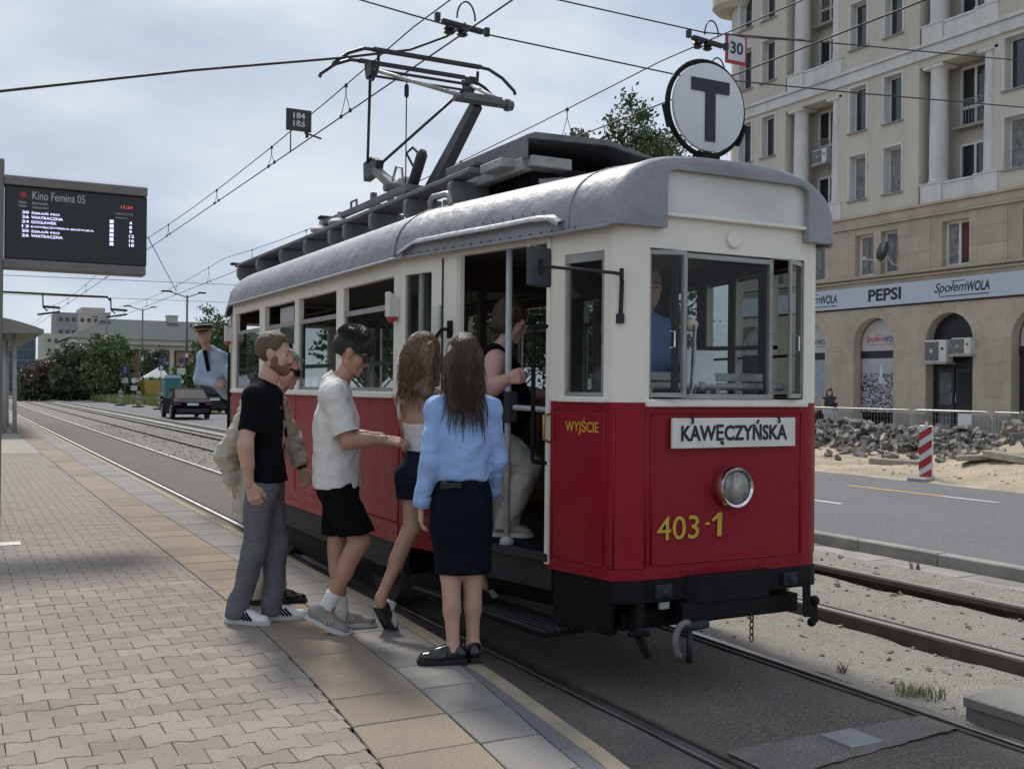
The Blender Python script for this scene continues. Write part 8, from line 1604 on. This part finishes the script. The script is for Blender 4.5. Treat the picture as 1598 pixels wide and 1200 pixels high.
pt_ = empty('portable_toilet', (13.6, 76, 0), 'teal portable toilet cabin with a pale roof', 'portable toilet'); q = MB(); q.box(13.0, 76, .1, 14.1, 77.1, 2.1); q.build('cabin', M('teal_plastic', (.045, .22, .24), .5), pt_, bevel=.04); q = MB(); q.prism([(-.6, 0), (.6, 0), (.5, .22), (-.5, .22)], (13.55, 75.95, 2.1), (1, 0, 0), (0, 0, 1), (0, 1.2, 0)); q.build('roof', M('teal_pale', (.4, .55, .55), .5), pt_); q = MB(); q.box(13.15, 75.97, .2, 13.9, 75.995, 1.95); q.build('door', M('teal_dark', (.03, .16, .18), .5), pt_)
kk = empty('yellow_skip', (16.9, 108, 0), 'yellow container standing on the verge before the palace', 'container'); q = MB(); q.prism([(-.9, 0), (.9, 0), (1.1, 1.5), (-1.1, 1.5)], (17.6, 108, .6), (1, 0, 0), (0, 0, 1), (0, 2.5, 0)); q.build('tub', M('skip_yellow', (.5, .34, .08), .6), kk); q = MB(); q.box(16.6, 107.9, .3, 18.6, 110.5, .6); q.build('base_frame', m_dkgrey, kk)
q = MB(); q.box(14.6, 112, 0, 16.6, 114, 1.9); q.build('timber_stack', M('timber_brown', (.23, .14, .07), .8, .3, 2), label='brown timber crate stack on the verge behind the road signs', cat='crate', bevel=.05)
tn = empty('white_tent', (19, 120, 0), 'white tent roof showing above the verge before the palace', 'tent'); q = MB(); q.add([(17.5, 118, 1.9), (20.9, 118, 2.2), (20.9, 124, 2.2), (17.5, 124, 1.9), (20.3, 121, 3.7), (18.2, 121, 2.4)], [(0, 1, 4, 5), (1, 2, 4), (2, 3, 5, 4), (3, 0, 5)]); q.build('canopy', M('tent_white', (.45, .45, .44), .8), tn); q = MB()
for x, y in ((17.6, 118.1), (20.8, 118.1), (20.8, 123.9), (17.6, 123.9)): q.tube([(x, y, 0), (x, y, 2.1)], .05, 6)
q.build('leg_frame', m_dkgrey, tn)
# rough grass on the far verge
r_ = np.random.RandomState(5); n = 9000; gx = 13 + 9 * r_.rand(n); gy = 66 + 80 * r_.rand(n); gx = np.where(gy < 90, 13.5 + 6 * r_.rand(n), gx - 1.2); hgt = .35 + .5 * r_.rand(n); aa = r_.rand(n) * 6.28; wx = np.cos(aa) * .14; wy = np.sin(aa) * .14; ox = r_.randn(n) * .12
V = np.stack([np.stack([gx - wx, gy - wy, 0 * gx], 1), np.stack([gx + wx, gy + wy, 0 * gx], 1), np.stack([gx + ox, gy, hgt], 1)], 1).reshape(-1, 3)
tag(link('rough_grass', mesh_np('rough_grass', V, np.arange(3 * n).reshape(-1, 3)), None, leafmat('grass_verge', (.15, .165, .06))), 'rough yellowish grass covering the far verge', 'grass', kind='stuff')
q = MB(); q.sheet([[(12.6, y, .012), (40, y, .012)] for y in (62, 100, 188)]); q.build('verge', M('verge_soil', (.15, .14, .08), .95, .3, .5), kind='structure')
def hedge(x0, x1, y, h, label):
    r_ = np.random.RandomState(int(x0 * 10 + y)); n = int((x1 - x0) * 900); P0 = np.stack([x0 + (x1 - x0) * r_.rand(n), y + r_.randn(n) * .7, h * r_.rand(n) ** .8 * (.7 + .3 * np.sin(np.linspace(0, 60, n)))], 1); a_ = r_.randn(n, 3); a_ /= np.linalg.norm(a_, axis=1)[:, None]; b_ = np.cross(a_, r_.randn(n, 3)); b_ /= np.linalg.norm(b_, axis=1)[:, None]; s_ = .11 + .1 * r_.rand(n, 1)
    V = np.stack([P0 - a_ * s_, P0 - b_ * s_ * .6, P0 + a_ * s_, P0 + b_ * s_ * .6], 1).reshape(-1, 3); tag(link('shrubbery', mesh_np('shrubbery', V, np.arange(4 * n).reshape(-1, 4)), None, lf2), label, 'shrubs', kind='stuff')
hedge(5.5, 16.5, 112, 2.6, 'dark undergrowth below the far thicket'); hedge(17, 30, 116, 2.4, 'dark shrubbery below the palace'); hedge(19, 27, 92, 1.6, 'green shrubs behind the two cars')
def car(x, y, rz, L_, W_, H_, mat, label, suv=False):
    e_ = empty('car', (x, y, .03), label, 'car', 'cars on the road', rz=rz); b = lambda q, nm, mt, **k: q.build(nm, mt, e_, local=True, **k); h1 = H_ * .56
    # side profile (y from rear 0 to front L), z
    pr = [(0.02, .35), (0, .62), (.03, h1 * 1.02), (.35, h1 * 1.16 if not suv else h1 * 1.1), (1.0, h1 * 1.20), (3.3, h1 * 1.12), (L_ - .25, h1 * .92), (L_ - .02, .6), (L_, .35), (L_ - .2, .22), (.2, .22)]
    n = len(pr); q = MB(); vs = []
    for s, w in ((-1, W_ / 2 - .05), (-1, W_ / 2), (1, W_ / 2), (1, W_ / 2 - .05)):
        for yy, z in pr:
            ins = .0 if abs(s * w) > W_ / 2 - .01 else 0; zz = z if ins == 0 else z; taper = 1 - .12 * max(0, (z - .7)) - .06 * abs(yy / L_ - .5) ** 2 * 4; vs.append((s * w * taper, yy + (.04 if abs(w) < W_ / 2 - .01 and yy < .5 else 0), zz))
    fs = [tuple(range(n)), tuple(reversed(range(3 * n, 4 * n)))] + [(i + n * k, (i + 1) % n + n * k, (i + 1) % n + n * (k + 1), i + n * (k + 1)) for k in range(3) for i in range(n)]
    q.add(vs, fs); body = b(q, 'body', mat, bevel=.04, seg=2)
    r0, r1, r2, r3 = (.35, 1.25, 2.3, 3.35) if not suv else (.12, .5, 2.7, 3.4); zb = h1 * 1.13; q = MB(); wt, wb = W_ * .36, W_ * .45
    q.add([(-wb, r0, zb), (wb, r0, zb), (wb, r3, zb), (-wb, r3, zb), (-wt, r1, H_), (wt, r1, H_), (wt, r2, H_ + .01), (-wt, r2, H_ + .01)], [(0, 1, 5, 4), (1, 2, 6, 5), (2, 3, 7, 6), (3, 0, 4, 7), (4, 5, 6, 7)]); cab = b(q, 'cabin', mat, bevel=.05, seg=2)
    q = MB(); f = lambda t, a, c: tuple(a[i] + (c[i] - a[i]) * t for i in range(3))
    q.add([f(.1, (-wb * .9, r0 - .015, zb), (-wt, r1 - .015, H_)), f(.1, (wb * .9, r0 - .015, zb), (wt, r1 - .015, H_)), f(.88, (wb * .9, r0 - .015, zb), (wt * .95, r1 - .015, H_)), f(.88, (-wb * .9, r0 - .015, zb), (-wt * .95, r1 - .015, H_))], [(0, 1, 2, 3)]); b(q, 'rear_window', M('car_glass', (.05, .055, .06), .5, .05, 3, spec=.03), )
    for s in (-1, 1):
        q = MB(); q.add([(s * (wb + .01), r0 + .5, zb + .04), (s * (wb + .01), r3 - .5, zb + .04), (s * (wt + .02), r2 - .1, H_ - .08), (s * (wt + .02), r1 + .1, H_ - .08)], [(0, 1, 2, 3)]); b(q, 'side_window', MATS['car_glass'])
        for yy in (.85, L_ - .9):
            q = MB(); q.lathe([(.001, 0), (.2, 0), (.32, .02), (.325, .2), (.001, .2)], (s * (W_ / 2 - .02), yy, .325), (-s, 0, 0), 22); w = b(q, 'wheel', m_snblk, auto=True); q = MB(); q.lathe([(.001, .01), (.2, .005), (.21, 0)], (s * (W_ / 2 - .015), yy, .325), (-s, 0, 0), 16); q.build('rim', m_steel, w, local=True)
        q = MB(); q.box(s * W_ * .30, -.03, h1 * .82, s * W_ * .46, .03, h1 * .99); b(q, 'tail_light', M('tail_red', (.16, .01, .01), .2)); q = MB(); q.box(s * (W_ / 2 - .02), 2.9, h1 * 1.12, s * (W_ / 2 + .16), 3.05, h1 * 1.26); b(q, 'wing_mirror', mat, bevel=.03)
    q = MB(); q.box(-.26, -.03, h1 * .80, .26, .0, h1 * .94); b(q, 'number_plate', m_wfr); q = MB(); q.box(-W_ * .4, -.04, .3, W_ * .4, .02, .5); b(q, 'bumper', m_snblk, bevel=.02); q = MB(); q.box(-W_ * .3, -.012, h1 * .995, W_ * .3, .04, h1 * 1.01); b(q, 'chrome_strip', m_steel)
car(9.95, 50.6, R_(-2), 4.7, 1.84, 1.45, M('car_dark_paint', (.008, .009, .013), .6, .05, 2, spec=.02), 'dark saloon car driving away on the road beside the tram'); car(13.0, 60, R_(-4), 4.5, 1.85, 1.68, M('car_grey_paint', (.04, .04, .044), .6, .05, 2, spec=.02), 'grey estate car ahead of the dark saloon', True)
for i, (x, y, lb) in enumerate(((1.0, 57, 'far waiting passenger in a brown top on the platform by the shelter'), (1.9, 60, 'far waiting passenger in a pale top at the platform edge'), (.5, 62, 'far waiting passenger in red at the end of the platform'))):
    ped(x, y, PZ, (.3, -1, 0), lb, M('far_top_%d' % i, ((.2, .12, .08), (.5, .47, .43), (.3, .06, .06))[i], .8), m_navy, m_hmid, long_=False)
